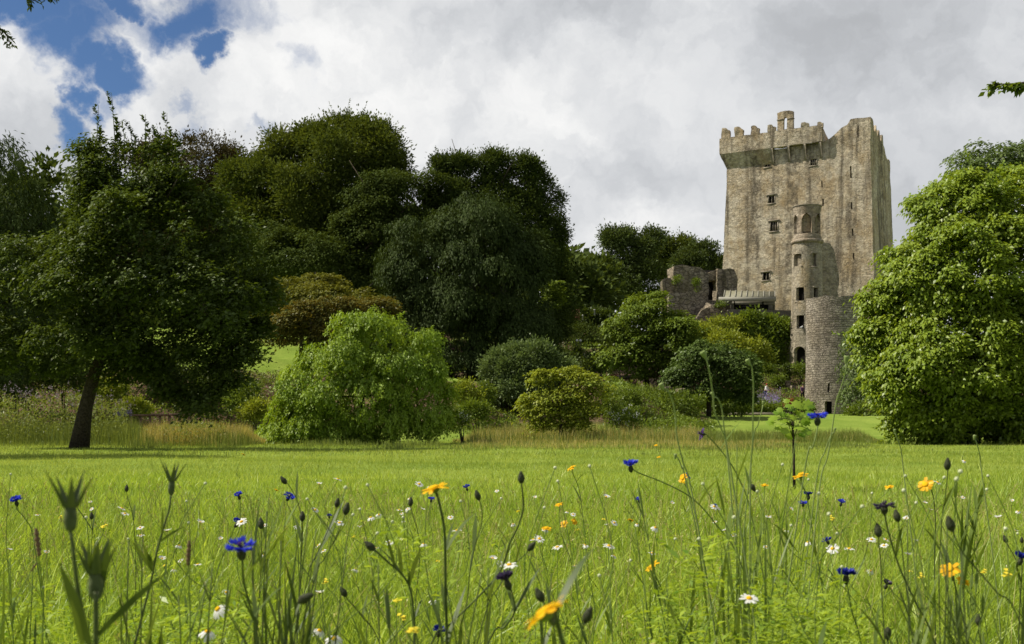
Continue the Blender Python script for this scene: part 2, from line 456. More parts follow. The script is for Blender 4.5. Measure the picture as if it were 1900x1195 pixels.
gr = MB().add(np.stack([GX, GY, GZ], -1).reshape(-1, 3), Q).build('ground', M['turf'], smooth=True)
tag(gr, kind='structure')

# ------------------------------------------------------------------ masonry walls with real openings
def jitter(p, amp, f=0.9):
    n = mnoise.noise_vector(Vector(p) * f); n2 = mnoise.noise_vector(Vector(p) * f * 3.1 + Vector((5, 5, 5)))
    return np.array(p) + (np.array(n) + 0.5 * np.array(n2)) * amp

def holed_wall(mb, u0, u1, v0, v1, holes, fmap, cell=0.7, amp=0.06, reveal=0.55, ztop=None, zcut=None, rim=1.0, uvscale=(1, 1), closed=False, mat=0):
    """sheet of masonry over (u,v) with rectangular (u,v) openings and their reveals; fmap(u,v,depth)->point.
    ztop(u): ragged top line, blended in above zcut; rim: thickness shown along the top"""
    def lines(a, b, extra, c):
        n = max(1, int(round((b - a) / c))); L = list(np.linspace(a, b, n + 1))
        L = [x for x in L if all(abs(x - e) > 0.3 * c for e in extra) or x in (L[0], L[-1])] + list(extra)
        return sorted(set(round(x, 5) for x in L if a - 1e-6 <= x <= b + 1e-6))
    us = lines(u0, u1, [x for h in holes for x in h[:2]], cell / uvscale[0])
    vs = lines(v0, v1, [x for h in holes for x in h[2:4]], cell)
    def pt(u, v, d, a=amp):
        vv = v
        if ztop is not None and v > zcut: vv = zcut + (v - zcut) * (ztop(u) - zcut) / (v1 - zcut)
        p = fmap(u, vv, d)
        return jitter(p, a) if a else np.array(p)
    ui = {u: k for k, u in enumerate(us)}; nV = len(vs)
    V = [pt(u, v, 0) for u in us for v in vs]; UV = [(u * uvscale[0], v) for u in us for v in vs]
    Q = []
    for a in range(len(us) - 1):
        for b in range(nV - 1):
            cu, cv = (us[a] + us[a + 1]) / 2, (vs[b] + vs[b + 1]) / 2
            if any(h[0] < cu < h[1] and h[2] < cv < h[3] for h in holes): continue
            Q.append((a * nV + b, (a + 1) * nV + b, (a + 1) * nV + b + 1, a * nV + b + 1))
    base = len(V)
    for h in holes:
        hu = [u for u in us if h[0] - 2e-5 <= u <= h[1] + 2e-5]; hv = [v for v in vs if h[2] - 2e-5 <= v <= h[3] + 2e-5]
        ring = [(u, hv[0]) for u in hu] + [(hu[-1], v) for v in hv[1:]] + [(u, hv[-1]) for u in hu[::-1][1:]] + [(hu[0], v) for v in hv[::-1][1:-1]]
        n = len(ring); k0 = len(V)
        for (u, v) in ring: V.append(pt(u, v, 0)); UV.append((u * uvscale[0], v))
        for (u, v) in ring: V.append(pt(u, v, reveal, amp * 0.5)); UV.append((u * uvscale[0] + .3, v + .3))
        for x in range(n): Q.append((k0 + x, k0 + n + x, k0 + n + (x + 1) % n, k0 + (x + 1) % n))
    if rim:
        k0 = len(V)
        for u in us: V.append(pt(u, v1, 0)); UV.append((u * uvscale[0], v1))
        for u in us: V.append(pt(u, v1, rim)); UV.append((u * uvscale[0], v1 + rim))
        for u in us: V.append(pt(u, v1 - 3.0, rim) if v1 - 3 > v0 else pt(u, v0, rim)); UV.append((u * uvscale[0], v1 + rim + 3))
        n = len(us)
        for x in range(n - 1):
            Q.append((k0 + x, k0 + x + 1, k0 + n + x + 1, k0 + n + x)); Q.append((k0 + n + x, k0 + n + x + 1, k0 + 2 * n + x + 1, k0 + 2 * n + x))
    mb.add(V, Q, None, 0.5, mat, UV)

def quad_panel(mb, f, u0, u1, v0, v1, d, mat=0):
    mb.add([f(u0, v0, d), f(u1, v0, d), f(u1, v1, d), f(u0, v1, d)], [(0, 1, 2, 3)], None, 0.5, mat)
def bar(mb, f, u0, u1, v0, v1, d0, d1, mat=0):
    V = [f(u, v, d) for d in (d0, d1) for v in (v0, v1) for u in (u0, u1)]
    mb.add(V, [(0, 1, 3, 2), (4, 6, 7, 5), (0, 4, 5, 1), (2, 3, 7, 6), (0, 2, 6, 4), (1, 5, 7, 3)], None, 0.5, mat)

# ------------------------------------------------------------------ the castle keep
KA = R(30)
KT = np.array([-math.cos(KA), math.sin(KA)])       # along the front, from its right corner to its left corner
KN = np.array([-math.sin(KA), -math.cos(KA)])      # out of the front
KC = np.array([46.35, 142.0])                      # right front corner (at the wall head)
KW, KD = 19.2, 12.6
BAT, ZH = 0.034, 36.0                               # batter and the height where the wall is plumb
def bat(z): return max(0.0, (ZH - z)) * BAT
def k_front(u, z, d):                              # u: metres from the right corner towards the left
    e = bat(z); s = u + (2 * u / KW - 1) * e
    p = KC + KT * s + KN * (e - d); return (p[0], p[1], z)
def k_right(u, z, d):                              # u: metres from the front corner backwards
    e = bat(z); s = u + (2 * u / KD - 1) * e
    p = KC - KN * s - KT * (e - d); return (p[0], p[1], z)
def k_left(u, z, d):
    e = bat(z); s = u + (2 * u / KD - 1) * e
    p = KC + KT * (KW + e - d) - KN * s; return (p[0], p[1], z)
def k_back(u, z, d):
    e = bat(z); s = u + (2 * u / KW - 1) * e
    p = KC + KT * s - KN * (KD + e - d); return (p[0], p[1], z)
def on_front(px, py, off=0.0):
    """where the line of sight to (px,py) meets the front wall: (u, z)"""
    z = 28.0
    for _ in range(4):
        e = bat(z) + off
        k = (px - CX) / F
        a = KC + KN * e
        s = (k * a[1] - a[0]) / (KT[0] - k * KT[1])
        Y = a[1] + KT[1] * s
        z = H + (HZ - py) / F * Y
    e = bat(z); u = (s + e) / (1 + 2 * e / KW)
    return u, z
ZB, ZT = 9.0, 38.0

castle = thing('castle_keep', (KC[0] + KT[0] * 9 - KN[0] * 10, KC[1] + KT[1] * 9 - KN[1] * 10, 12.0),
               'tall square grey-brown stone castle keep with battlements above the trees', 'castle')
# windows: (px, py, width px, height px, lights, hood)
WIN = [(1424, 302, 10, 16, 2, True), (1509, 301, 11, 12, 3, False), (1431.5, 370, 11, 14, 2, True), (1436, 420, 13, 18, 3, True), (1421.5, 513, 12, 14, 2, True)]
SLIT = [(1525.5, 342, 2.6, 12), (1527.2, 376, 3, 13), (1578.7, 322.5, 2.8, 16), (1580, 381, 2.8, 13), (1592, 272, 2.4, 15), (1582.3, 431, 2.5, 13), (1583.8, 475, 2.4, 11)]
holes = []; frames = []
for px, py, w, h, nl, hood in WIN:
    ua, zc = on_front(px + w / 2, py); ub, _ = on_front(px - w / 2, py); _, zb = on_front(px, py + h / 2); _, zt = on_front(px, py - h / 2)
    holes.append((ua, ub, zb, zt)); frames.append((ua, ub, zb, zt, nl, hood))
slits = []
for px, py, w, h in SLIT:
    ua, zc = on_front(px + w / 2, py); ub, _ = on_front(px - w / 2, py); _, zb = on_front(px, py + h / 2); _, zt = on_front(px, py - h / 2)
    holes.append((ua, ub, zb, zt)); slits.append((ua, ub, zb, zt))
# the ragged skyline of the front: right turret, broken step, then behind the parapet
tops = [(px, on_front(px, py)) for px, py in ((1616, 217), (1600, 219), (1590, 219), (1578, 221), (1574, 229), (1570, 234), (1556, 239), (1553, 246), (1548, 249), (1544, 252), (1535, 262), (1524, 264))]
tu = np.array([-1.0] + [t[1][0] for t in tops] + [21.0]); tz = np.array([tops[0][1][1]] + [t[1][1] for t in tops] + [37.6])
order = np.argsort(tu); tu, tz = tu[order], tz[order]
def front_top(u): return float(np.interp(u, tu, tz))
wall = MB()
holed_wall(wall, 0, KW, ZB, ZT, holes, k_front, 0.75, 0.075, 0.6, front_top, 33.0, 1.2)
def right_top(u):
    t = np.interp(u * 22.5 / 12.6, [0, 3.0, 3.2, 5.5, 5.7, 6.9, 7.1, 9, 9.2, 10.4, 10.6, 12.5, 12.7, 14, 14.2, 17.0, 17.3, 22.5], [40.5, 40.3, 39.2, 39.2, 40.3, 40.3, 39.0, 39.0, 40.0, 40.0, 38.9, 38.9, 39.9, 39.9, 38.6, 38.4, 37.4, 37.2]); return float(t)
rslits = [(3.7, 3.95, 32.6, 33.9), (7.8, 8.1, 31.0, 32.3), (8.7, 9.0, 26.0, 27.2), (5.8, 6.05, 28.3, 29.6), (2.6, 2.85, 22.0, 23.4), (6.5, 6.8, 21.0, 22.2)]
holed_wall(wall, 0, KD, ZB, ZT, rslits, k_right, 0.75, 0.075, 0.6, right_top, 33.0, 1.2)
holed_wall(wall, 0, KD, ZB, ZT, [], k_left, 1.2, 0.075, 0.6, lambda u: 37.8, 33.0, 1.2)
holed_wall(wall, 0, KW, ZB, ZT, [], k_back, 1.2, 0.075, 0.6, lambda u: 37.4, 33.0, 1.2)
c4 = [k_front(0.6, 36.6, 0.6), k_front(KW - .6, 36.6, 0.6), k_back(KW - .6, 36.6, 0.6), k_back(0.6, 36.6, .6)]
wall.add(c4, [(0, 1, 2, 3)])
wall.build('wall', [M['keep']], castle)

for ua, ub, zb, zt, nl, hood in frames:
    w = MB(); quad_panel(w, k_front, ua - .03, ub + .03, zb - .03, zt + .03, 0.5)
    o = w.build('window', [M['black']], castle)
    f = MB()
    for q_ in range(1, nl):
        uu = ua + (ub - ua) * q_ / nl; bar(f, k_front, uu - .055, uu + .055, zb, zt, 0.10, 0.32)
    if nl == 3 and not hood: bar(f, k_front, ua, ub, (zb + zt) / 2 - .06, (zb + zt) / 2 + .06, 0.09, 0.3)
    bar(f, k_front, ua - .12, ua + .03, zb - .02, zt + .02, -0.03, 0.3); bar(f, k_front, ub - .03, ub + .12, zb - .02, zt + .02, -0.03, 0.3)
    f.build('mullion', [M['trim']], o, castle)
    f = MB(); bar(f, k_front, ua - .2, ub + .2, zb - .16, zb + .01, -0.07, 0.3); f.build('sill', [M['trim']], o, castle)
    if hood:
        f = MB(); bar(f, k_front, ua - .30, ub + .30, zt + .06, zt + .20, -0.12, 0.2)
        bar(f, k_front, ua - .30, ua - .20, zt - .10, zt + .058, -0.10, 0.2); bar(f, k_front, ub + .20, ub + .30, zt - .10, zt + .058, -0.10, 0.2)
        f.build('hood_mould', [M['trim']], o, castle)
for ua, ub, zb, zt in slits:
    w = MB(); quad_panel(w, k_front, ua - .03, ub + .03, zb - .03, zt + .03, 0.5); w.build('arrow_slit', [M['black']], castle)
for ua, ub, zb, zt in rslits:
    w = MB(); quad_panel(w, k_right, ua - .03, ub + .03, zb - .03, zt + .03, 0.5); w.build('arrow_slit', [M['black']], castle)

# projecting parapet on its corbels
OV = 0.82
ue = on_front(1525, 265, OV)[0]                    # where the parapet ends on the right
UL = KW + OV
def par_front(u, z, d):
    p = KC + KT * u + KN * (OV - d); return (p[0], p[1], z)
def par_left(u, z, d):                             # wraps round the left corner
    p = KC + KT * (UL - d) + KN * (OV - u); return (p[0], p[1], z)
def par_end(u, z, d):
    p = KC + KT * (ue + d) + KN * (OV - u); return (p[0], p[1], z)
zpb = lambda u: np.interp(u, [ue, UL], [on_front(1525, 265, OV)[1], on_front(1338, 283, OV)[1]])
ZP0 = float(np.mean([zpb(ue), zpb(UL)]))
ZP1 = ZP0 + 2.15
par = MB()
holed_wall(par, ue, UL, ZP0, ZP1, [], par_front, 0.6, 0.07, 0.4, lambda u: ZP1, ZP0 + .5, 0)
holed_wall(par, 0, 9.0, ZP0, ZP1, [], par_left, 0.6, 0.07, 0.4, lambda u: ZP1, ZP0 + .5, 0)
holed_wall(par, 0, 3.2, ZP0, ZP1, [], par_end, 0.6, 0.07, 0.4, lambda u: ZP1 - 0.35 * u, ZP0 + .5, 0)
def strip(mb, f, us, z, d0, d1, a=0.07):
    V = [jitter(f(u, z, d0), a) for u in us] + [jitter(f(u, z, d1), a) for u in us]; n = len(us)
    mb.add(V, [(k, k + 1, n + k + 1, n + k) for k in range(n - 1)])
us_ = np.linspace(ue, UL, 34)
strip(par, par_front, us_, ZP1, 0, 0.55); strip(par, par_front, us_, ZP0, 0, OV + .25)
V = [jitter(par_front(u, ZP1, .55), .07) for u in us_] + [par_front(u, ZP1 - 1.6, .55) for u in us_]
par.add(V, [(k, k + 1, 34 + k + 1, 34 + k) for k in range(33)])
us2 = np.linspace(0, 9, 16); strip(par, par_left, us2, ZP1, 0, 0.55); strip(par, par_left, us2, ZP0, 0, OV + .25)
V = [jitter(par_left(u, ZP1, .55), .07) for u in us2] + [par_left(u, ZP1 - 1.6, .55) for u in us2]
par.add(V, [(k, k + 1, 16 + k + 1, 16 + k) for k in range(15)])
us3 = np.linspace(0, 3.2, 6); strip(par, par_end, us3, ZP0, 0, 0.6)
par.build('parapet', [M['keep']], castle)
# solid sloping support under the left part, open bracketed bays on the right
ch = MB()
uc = on_front(1433, 290, .5)[0]
def slope_pt(u, t, side):
    z = ZP0 - 2.0 + 2.0 * t
    if side == 'f': p = KC + KT * (u) + KN * (OV * t ** 0.9 - 0.02)
    else: p = KC + KT * (KW + OV * t ** 0.9 - 0.02) + KN * (OV * t ** .9 - u)
    return jitter((p[0], p[1], z), .06)
for side, a_, b_ in (('f', uc, KW), ('l', 0, 9.0)):
    n = 16; tt = np.linspace(0, 1, 5)
    if side == 'f': V = [slope_pt(a_ + (KW + OV * t ** .9 - a_) * k / n, t, 'f') for k in range(n + 1) for t in tt]
    else: V = [slope_pt(OV * 0 + b_ * k / n, t, 'l') for k in range(n + 1) for t in tt]
    ch.add(V, [(k * 5 + r, (k + 1) * 5 + r, (k + 1) * 5 + r + 1, k * 5 + r + 1) for k in range(n) for r in range(4)])
V = [jitter(k_front(uc, ZP0 - 2.0 + 2.0 * t, -OV * t ** .9), .03) for t in np.linspace(0, 1, 5)] + [k_front(uc, ZP0, 0.0)]
ch.add(V, None, [(5, k, k + 1) for k in range(4)])
ch.build('machicolation', [M['keep']], castle)
for px in (1433, 1463.5, 1493.7, 1522.6):
    u = on_front(px, 280, .4)[0]; b_ = MB()
    prof = [(0.0, -2.05), (0.16, -1.95), (0.34, -1.3), (0.55, -0.75), (OV - .03, -0.25), (OV - .03, -0.015), (-0.25, -0.015), (-0.25, -2.05)]
    V = [k_front(u + du, ZP0 + z, -o_) for du in (-.15, .15) for o_, z in prof]; n = len(prof)
    b_.add(V, [(k, (k + 1) % n, n + (k + 1) % n, n + k) for k in range(n)] + [(0, 1, 2, 7), (2, 3, 6, 7), (3, 4, 5, 6), (8, 15, 10, 9), (10, 15, 14, 11), (11, 14, 13, 12)])
    b_.build('corbel', [M['trim']], castle)
# merlons along the front and round the left corner
for k_, (pa, pb, pt_) in enumerate(((1338, 1353, 237), (1363, 1378, 235), (1393, 1408, 233), (1424, 1438, 231), (1463, 1474, 236), (1486, 1500, 226), (1516, 1526, 225))):
    ua = on_front(pb, 245, OV)[0]; ub = on_front(pa, 245, OV)[0]
    zt = on_front((pa + pb) / 2, pt_, OV)[1]
    cen = KC + KT * (ua + ub) / 2 + KN * (OV - .33)
    mb = MB(); hh = zt - ZP1 + .25
    sh = rng.uniform(.75, 1.0, 2)
    rough_box(mb, (cen[0], cen[1], ZP1 - .25 + hh / 2), (ub - ua, .62, hh), -KA, 0.17, 0.13, seed=k_ * 3.1, top=lambda t, sh=sh: float(np.interp(t, [0, .1, .55, .68, 1], [.94, 1, .97, .55 + .3 * sh[0], .72])))
    mb.build('merlon', [M['keep']], castle)
for k_ in range(3):
    cen = np.array(par_left(2.4 + 2.5 * k_, 0, .3)[:2]); mb = MB()
    rough_box(mb, (cen[0], cen[1], ZP1 + .2), (.62, 1.0, 1.0), -KA, 0.3, 0.1, seed=40 + k_); mb.build('merlon', [M['keep']], castle)
# bell arch standing above the parapet
cu = on_front(1455, 240, OV)[0]
def bell(u, z, d):
    p = KC + KT * (cu + u) + KN * (OV - 0.45 - d); return (p[0], p[1], z)
zb0 = ZP1 - .1; zb1 = on_front(1455, 207, OV - .4)[1]
mb = MB(); hw = 1.06
ops = [(-.22, .22, zb0 + .55, zb1 - 1.15), (-.17, .17, zb1 - 1.15, zb1 - .85), (-.09, .09, zb1 - .85, zb1 - .68)]
ops = [(-.25, .25, zb0 + .35, zb1 - .95)]
for d_, fl in ((0, 1), (.55, -1)):
    nseg = 8
    L = [(-hw, zb0), (-hw, zb1 - .12), (-hw * .55, zb1 + .05), (0, zb1 + .1), (hw * .6, zb1 + .05), (hw, zb1 - .1), (hw, zb0)]
    arc = [(.25, zb0)] + [(.25, zb0 + .3), (.25, zb1 - 1.1)] + [(.25 * math.cos(t), zb1 - 1.1 + .4 * math.sin(t)) for t in np.linspace(.4, math.pi - .4, 6)] + [(-.25, zb1 - 1.1), (-.25, zb0 + .3), (-.25, zb0)]
    # left leg, right leg, head
    quads = [[(-hw, zb0), (-.25, zb0), (-.25, zb1 - 1.1), (-hw, zb1 - 1.1)], [(.25, zb0), (hw, zb0), (hw, zb1 - 1.1), (.25, zb1 - 1.1)],
             [(-.25, zb0), (.25, zb0), (.25, zb0 + .3), (-.25, zb0 + .3)]]
    tt = np.linspace(math.pi, 0, 9)
    ins = [(.25 * math.cos(t), zb1 - 1.1 + .38 * math.sin(t)) for t in tt]
    outs = [(-hw, zb1 - 1.1), (-hw, zb1 - .5), (-hw, zb1 - .1), (-hw * .5, zb1 + .06), (0, zb1 + .1), (hw * .5, zb1 + .06), (hw, zb1 - .1), (hw, zb1 - .5), (hw, zb1 - 1.1)]
    for k in range(8): quads.append([ins[k], ins[k + 1], outs[k + 1], outs[k]])
    for qd in quads:
        V = [jitter(bell(-a, b, d_), .05) for a, b in qd]; mb.add(V, [(0, 1, 2, 3) if fl > 0 else (3, 2, 1, 0)])
    if fl > 0:
        inner = [(-.25, zb0 + .3)] + ins + [(.25, zb0 + .3), (-.25, zb0 + .3)]
        outer = [(-hw, zb0)] + outs + [(hw, zb0)]
        for path in (inner, outer):
            for k in range(len(path) - 1):
                (a, b), (c_, d2) = path[k], path[k + 1]
                mb.add([jitter(bell(-a, b, 0), .05), jitter(bell(-c_, d2, 0), .05), jitter(bell(-c_, d2, .55), .05), jitter(bell(-a, b, .55), .05)], [(0, 1, 2, 3)])
ba = mb.build('bell_arch', [M['keep']], castle)
mb = MB(); 
for s_ in (-1, 1): bar(mb, lambda u, z, d: bell(u, z, d), s_ * .68 - .44, s_ * .68 + .44, zb1 - 1.05, zb1 - .93, -.06, .61)
mb.build('string_course', [M['trim']], ba, castle)

# ------------------------------------------------------------------ slim round turret in front of the keep
TY = 127.0
tx = (1497.5 - CX) / F * TY; tc0 = np.array([tx, TY])
tz0, tz1 = 6.6, H + (HZ - 452) / F * TY
def tr(z): return np.interp(z, [tz0, 13.0, tz1], [2.05, 1.82, 1.66])
def t_map(u, z, d):
    r = tr(z) - d; return (tc0[0] + r * math.sin(u), tc0[1] - r * math.cos(u), z)
turret = thing('round_turret', (tx, TY, tz0), 'slender round stone turret with arched open top in front of the keep', 'turret')
def t_hole(px, py, w, h):
    Yf = TY - 1.6; z = H + (HZ - py) / F * Yf; r = tr(z)
    xa = (px - w / 2 - CX) / F * Yf; xb = (px + w / 2 - CX) / F * Yf
    ua = math.asin(np.clip((xa - tx) / r, -.98, .98)); ub = math.asin(np.clip((xb - tx) / r, -.98, .98))
    return (ua, ub, z - h / 2 / F * Yf, z + h / 2 / F * Yf)
tw = [t_hole(1483, 481, 10, 23), t_hole(1511, 482, 8, 24), t_hole(1486, 545, 12, 25), t_hole(1513.5, 543, 8, 18), t_hole(1486, 597, 12, 25)]
ph = t_hole(1484.5, 663, 17, 40)
mb = MB()
holed_wall(mb, -math.pi, math.pi, tz0, tz1, tw + [ph], t_map, 0.42, 0.05, 0.45, rim=0.4, uvscale=(1.75, 1))
# square shoulders fill the door opening to an arch
ua, ub, zb, zt = ph; um = (ua + ub) / 2; hwid = (ub - ua) / 2; zs = zt - hwid * 1.75
for sg in (-1, 1):
    pts = [(um + sg * hwid * math.cos(t), zs + (zt - zs) * math.sin(t)) for t in np.linspace(0, math.pi / 2, 7)]
    cor = (um + sg * hwid, zt)
    V = [t_map(*cor, 0.0)] + [t_map(u_, z_, 0.0) for u_, z_ in pts] + [t_map(u_, z_, .45) for u_, z_ in pts]
    mb.add(V, [(1 + k, 2 + k, 9 + k, 8 + k) for k in range(6)], [(0, 1 + k, 2 + k) for k in range(6)])
mb.build('wall', [M['turret']], turret, uv=True)
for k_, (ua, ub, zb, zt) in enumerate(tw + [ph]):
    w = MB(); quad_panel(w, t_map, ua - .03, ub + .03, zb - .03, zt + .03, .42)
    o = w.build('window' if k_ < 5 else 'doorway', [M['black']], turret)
    f = MB()
    if k_ < 5:
        bar(f, t_map, ua - .08, ub + .08, zb - .14, zb + .01, -.05, .3); f.build('sill', [M['trim']], o, turret); f = MB(); bar(f, t_map, ua - .08, ub + .08, zt - .01, zt + .16, -.03, .3)
    else:
        zs = zt - (ub - ua) / 2 * 1.75; um = (ua + ub) / 2; hwid = (ub - ua) / 2
        an = np.linspace(0, math.pi, 12)
        for a1, a2 in zip(an[:-1], an[1:]):
            V = []
            for a_ in (a1, a2):
                for rr in (1.0, 1.28):
                    for dd in (-.04, .2): V.append(t_map(um + hwid * rr * math.cos(a_), zs + (zt - zs) * (rr if rr == 1 else 1.15) * math.sin(a_), dd))
            f.add(V, [(0, 2, 6, 4), (2, 3, 7, 6), (0, 4, 5, 1)])
    f.build('lintel' if k_ < 5 else 'door_arch', [M['trim']], o, turret)
# belfry: ring with pointed openings
bz0, bz1 = H + (HZ - 447) / F * TY, H + (HZ - 385) / F * TY
def b_map(u, z, d):
    r = np.interp(z, [bz0, bz0 + .35, bz0 + .5, bz1 - .7, bz1 - .2, bz1], [1.60, 1.66, 1.50, 1.50, 1.62, 1.60]) - d
    return (tc0[0] + r * math.sin(u), tc0[1] - r * math.cos(u), z)
tcx = tx
mb = MB()
cent = [-0.31 + 1.0472 * k for k in (-2, -1, 0, 1, 2)] + [2.75]
aw, ab, at_ = 0.39, bz0 + .70, bz0 + 2.1
holesb = [(c_ - aw, c_ + aw, ab, at_) for c_ in cent] 
n_st = 3
apex = bz1 - 0.90
for k in range(n_st * 2):
    pass
hz_ = []
for c_ in cent:
    hz_.append((c_ - aw, c_ + aw, ab, apex))
holed_wall(mb, -math.pi, math.pi, bz0, bz1, hz_, b_map, 0.30, 0.02, 0.4, rim=0.35, uvscale=(1.6, 1))
for c_ in cent:      # pointed heads
    for sg in (-1, 1):
        t_ = np.linspace(0, 1, 6); pts = [(c_ + sg * aw * (1 - x ** 1.7), at_ + (apex - at_) * (1 - (1 - x) ** 1.35)) for x in t_]
        V = [b_map(c_ + sg * aw, apex, 0)] + [b_map(u_, z_, 0) for u_, z_ in pts] + [b_map(u_, z_, .4) for u_, z_ in pts]
        mb.add(V, [(1 + k, 2 + k, 8 + k, 7 + k) for k in range(5)], [(0, 1 + k, 2 + k) for k in range(5)])
bel = mb.build('belfry', [M['ruddy']], turret, uv=True)
mb = MB()
lathe(mb, [(0.2, bz1 - .02), (1.66, bz1 - .02), (1.70, bz1 + .10), (1.2, bz1 + .16), (0.2, bz1 + .16)], 24, (tc0[0], tc0[1], 0)); mb.build('coping', [M['trim']], bel, turret)
mb = MB()
lathe(mb, [(1.0, bz0 - .45), (1.66, bz0 - .45), (1.86, bz0 - .25), (1.86, bz0 - .05), (1.62, bz0 + .08), (1.0, bz0 + .1)], 24, (tc0[0], tc0[1], 0)); mb.build('ledge', [M['ruddy']], turret)
# broken wall stub to the right of the turret
st = thing('wall_stub', (*P(1535, 600, 131)[:2], 8.0), 'tall broken stub of wall joining the round turret on its shaded side', 'ruined wall')
mb = MB(); a_ = P(1533, 560, 131)
rough_box(mb, (a_[0], a_[1], 15.1), (2.1, 2.0, 14.2), 0.15, 0.55, 0.16, top=lambda t: float(np.interp(t, [0, .55, .62, .85, 1], [1, 1, .97, .93, .72])))
mb.build('wall', [M['turret']], st)

# ------------------------------------------------------------------ broad round tower in front
RY = 105.0
rx = (1549.5 - CX) / F * RY; rc = np.array([rx, RY]); RR = 2.70
rz0, rz1 = 0.6, H + (HZ - 553) / F * (RY - 1)
def r_map(u, z, d):
    r = RR + 0.14 * max(0, (8 - z)) / 8 - d; return (rc[0] + r * math.sin(u), rc[1] - r * math.cos(u), z)
rtower = thing('round_tower', (rx, RY, gz(rx, RY)), 'broad round ruined tower of coursed stone standing beside the bright tree', 'tower')
def r_hole(px, py, w, h):
    Yf = RY - 2.3; z = H + (HZ - py) / F * Yf
    f_ = lambda x: math.asin(np.clip(((x - CX) / F * Yf - rx) / RR, -.98, .98))
    return (f_(px - w / 2), f_(px + w / 2), z - h / 2 / F * Yf, z + h / 2 / F * Yf)
rh = [r_hole(1505.5, 725, 3.6, 16), r_hole(1537, 720, 3.0, 17)]
rd = r_hole(1537, 762, 11, 34)
mb = MB()
holed_wall(mb, -math.pi, math.pi, rz0, rz1, rh + [rd], r_map, 0.45, 0.07, 0.5, lambda u: rz1 + .22 * mnoise.noise(Vector((u * 2.2, 3, 0))) + .2 * mnoise.noise(Vector((u * 9, 7, 0))), rz1 - 2, rim=0.7, uvscale=(2.7, 1))
mb.build('wall', [M['tower']], rtower, uv=True)
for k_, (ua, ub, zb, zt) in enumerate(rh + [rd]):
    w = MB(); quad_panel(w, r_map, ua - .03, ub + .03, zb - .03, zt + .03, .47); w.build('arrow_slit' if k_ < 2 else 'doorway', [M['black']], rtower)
mb = MB()       # crumbled masonry round its doorway
for _ in range(46):
    a_ = rng.uniform(-.05, .75); zz = gz(rx, RY - 3) + abs(rng.normal(0, 1.0)) * (0.4 + a_); 
    if a_ < .12 and zz > 1.2: a_ += .2
    pz = r_map(a_ , zz, -.12 - rng.uniform(0, .35)); s_ = rng.uniform(.22, .55)
    rough_box(mb, pz, (s_ * 1.4, s_, s_ * .7), rng.uniform(-.5, .5), .25, .10, seed=rng.uniform(0, 90))
rub = thing('rubble_heap', (rx + .8, RY - 3.1, gz(rx, RY - 3)), 'tumbled pale stones heaped at the foot of the round tower', 'rubble')
mb.build('stones', [M['ruin']], rub)

# ------------------------------------------------------------------ ruins left of the keep
def ruin_wall(parent, pxa, pxb, pyb, tops, Y, thick, rz=0.0, seed=0.0, cell=.5, amp=.15, name='wall', mat='ruin'):
    """tops: list of (px, py) giving the ragged top line"""
    a, b = P(pxa, pyb, Y), P(pxb, pyb, Y); w = b[0] - a[0]
    zz = [H + (HZ - t[1]) / F * Y for t in tops]; hmax = max(zz) - a[2]
    uu = [(t[0] - pxa) / (pxb - pxa) for t in tops]
    mb = MB()
    rough_box(mb, ((a[0] + b[0]) / 2, Y + thick / 2, a[2] + hmax / 2), (w, thick, hmax), rz, cell, amp, seed=seed,
              top=lambda t: float(np.interp(t, uu, [(z - a[2]) / hmax for z in zz])))
    return mb.build(name, [M[mat]], parent)
ruin = thing('ruined_gatehouse', (*P(1290, 600, 137)[:2], 12.0), 'low broken stone gatehouse against the left foot of the keep', 'ruin')
ruin_wall(ruin, 1247, 1313, 600, [(1247, 494), (1262, 491), (1280, 494), (1292, 494), (1306, 503), (1313, 507)], 136.5, 3.0, 0.10, 1)
ruin_wall(ruin, 1229, 1251, 600, [(1229, 519), (1240, 515), (1248, 518), (1251, 524)], 135.5, 1.6, 0, 5)
ruin_wall(ruin, 1240, 1282, 605, [(1240, 545), (1262, 543), (1282, 545)], 134, 2.0, 0, 9)
ruin_wall(ruin, 1329, 1367, 575, [(1329, 499), (1340, 500), (1352, 497), (1362, 502), (1367, 512)], 139, 4.0, 0.05, 13)
ruin_wall(ruin, 1311, 1331, 520, [(1311, 507), (1331, 500)], 139.5, 3.0, 0, 17, name='lintel_wall')
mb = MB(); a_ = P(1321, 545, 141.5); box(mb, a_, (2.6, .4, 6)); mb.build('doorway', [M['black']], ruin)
mb = MB(); a_ = P(1321, 600, 139); rough_box(mb, (a_[0], a_[1], a_[2] + 1), (4.5, 4, 3.5), 0, .5, .2, seed=3); mb.build('threshold', [M['ruin']], ruin)
ruin_wall(ruin, 1286, 1366, 640, [(1286, 600), (1300, 578), (1318, 562), (1338, 566), (1350, 575), (1366, 582)], 133, 3.0, 0, 23, .5, .35, 'rubble_bank')
slope = thing('rock_outcrop', (*P(1330, 640, 132)[:2], 9.0), 'rough brown rock outcrop below the broken gatehouse', 'rock')
ruin_wall(slope, 1270, 1372, 690, [(1270, 612), (1290, 590), (1310, 602), (1340, 588), (1372, 598)], 131, 3.0, 0, 29, .6, .5, 'rock_face')

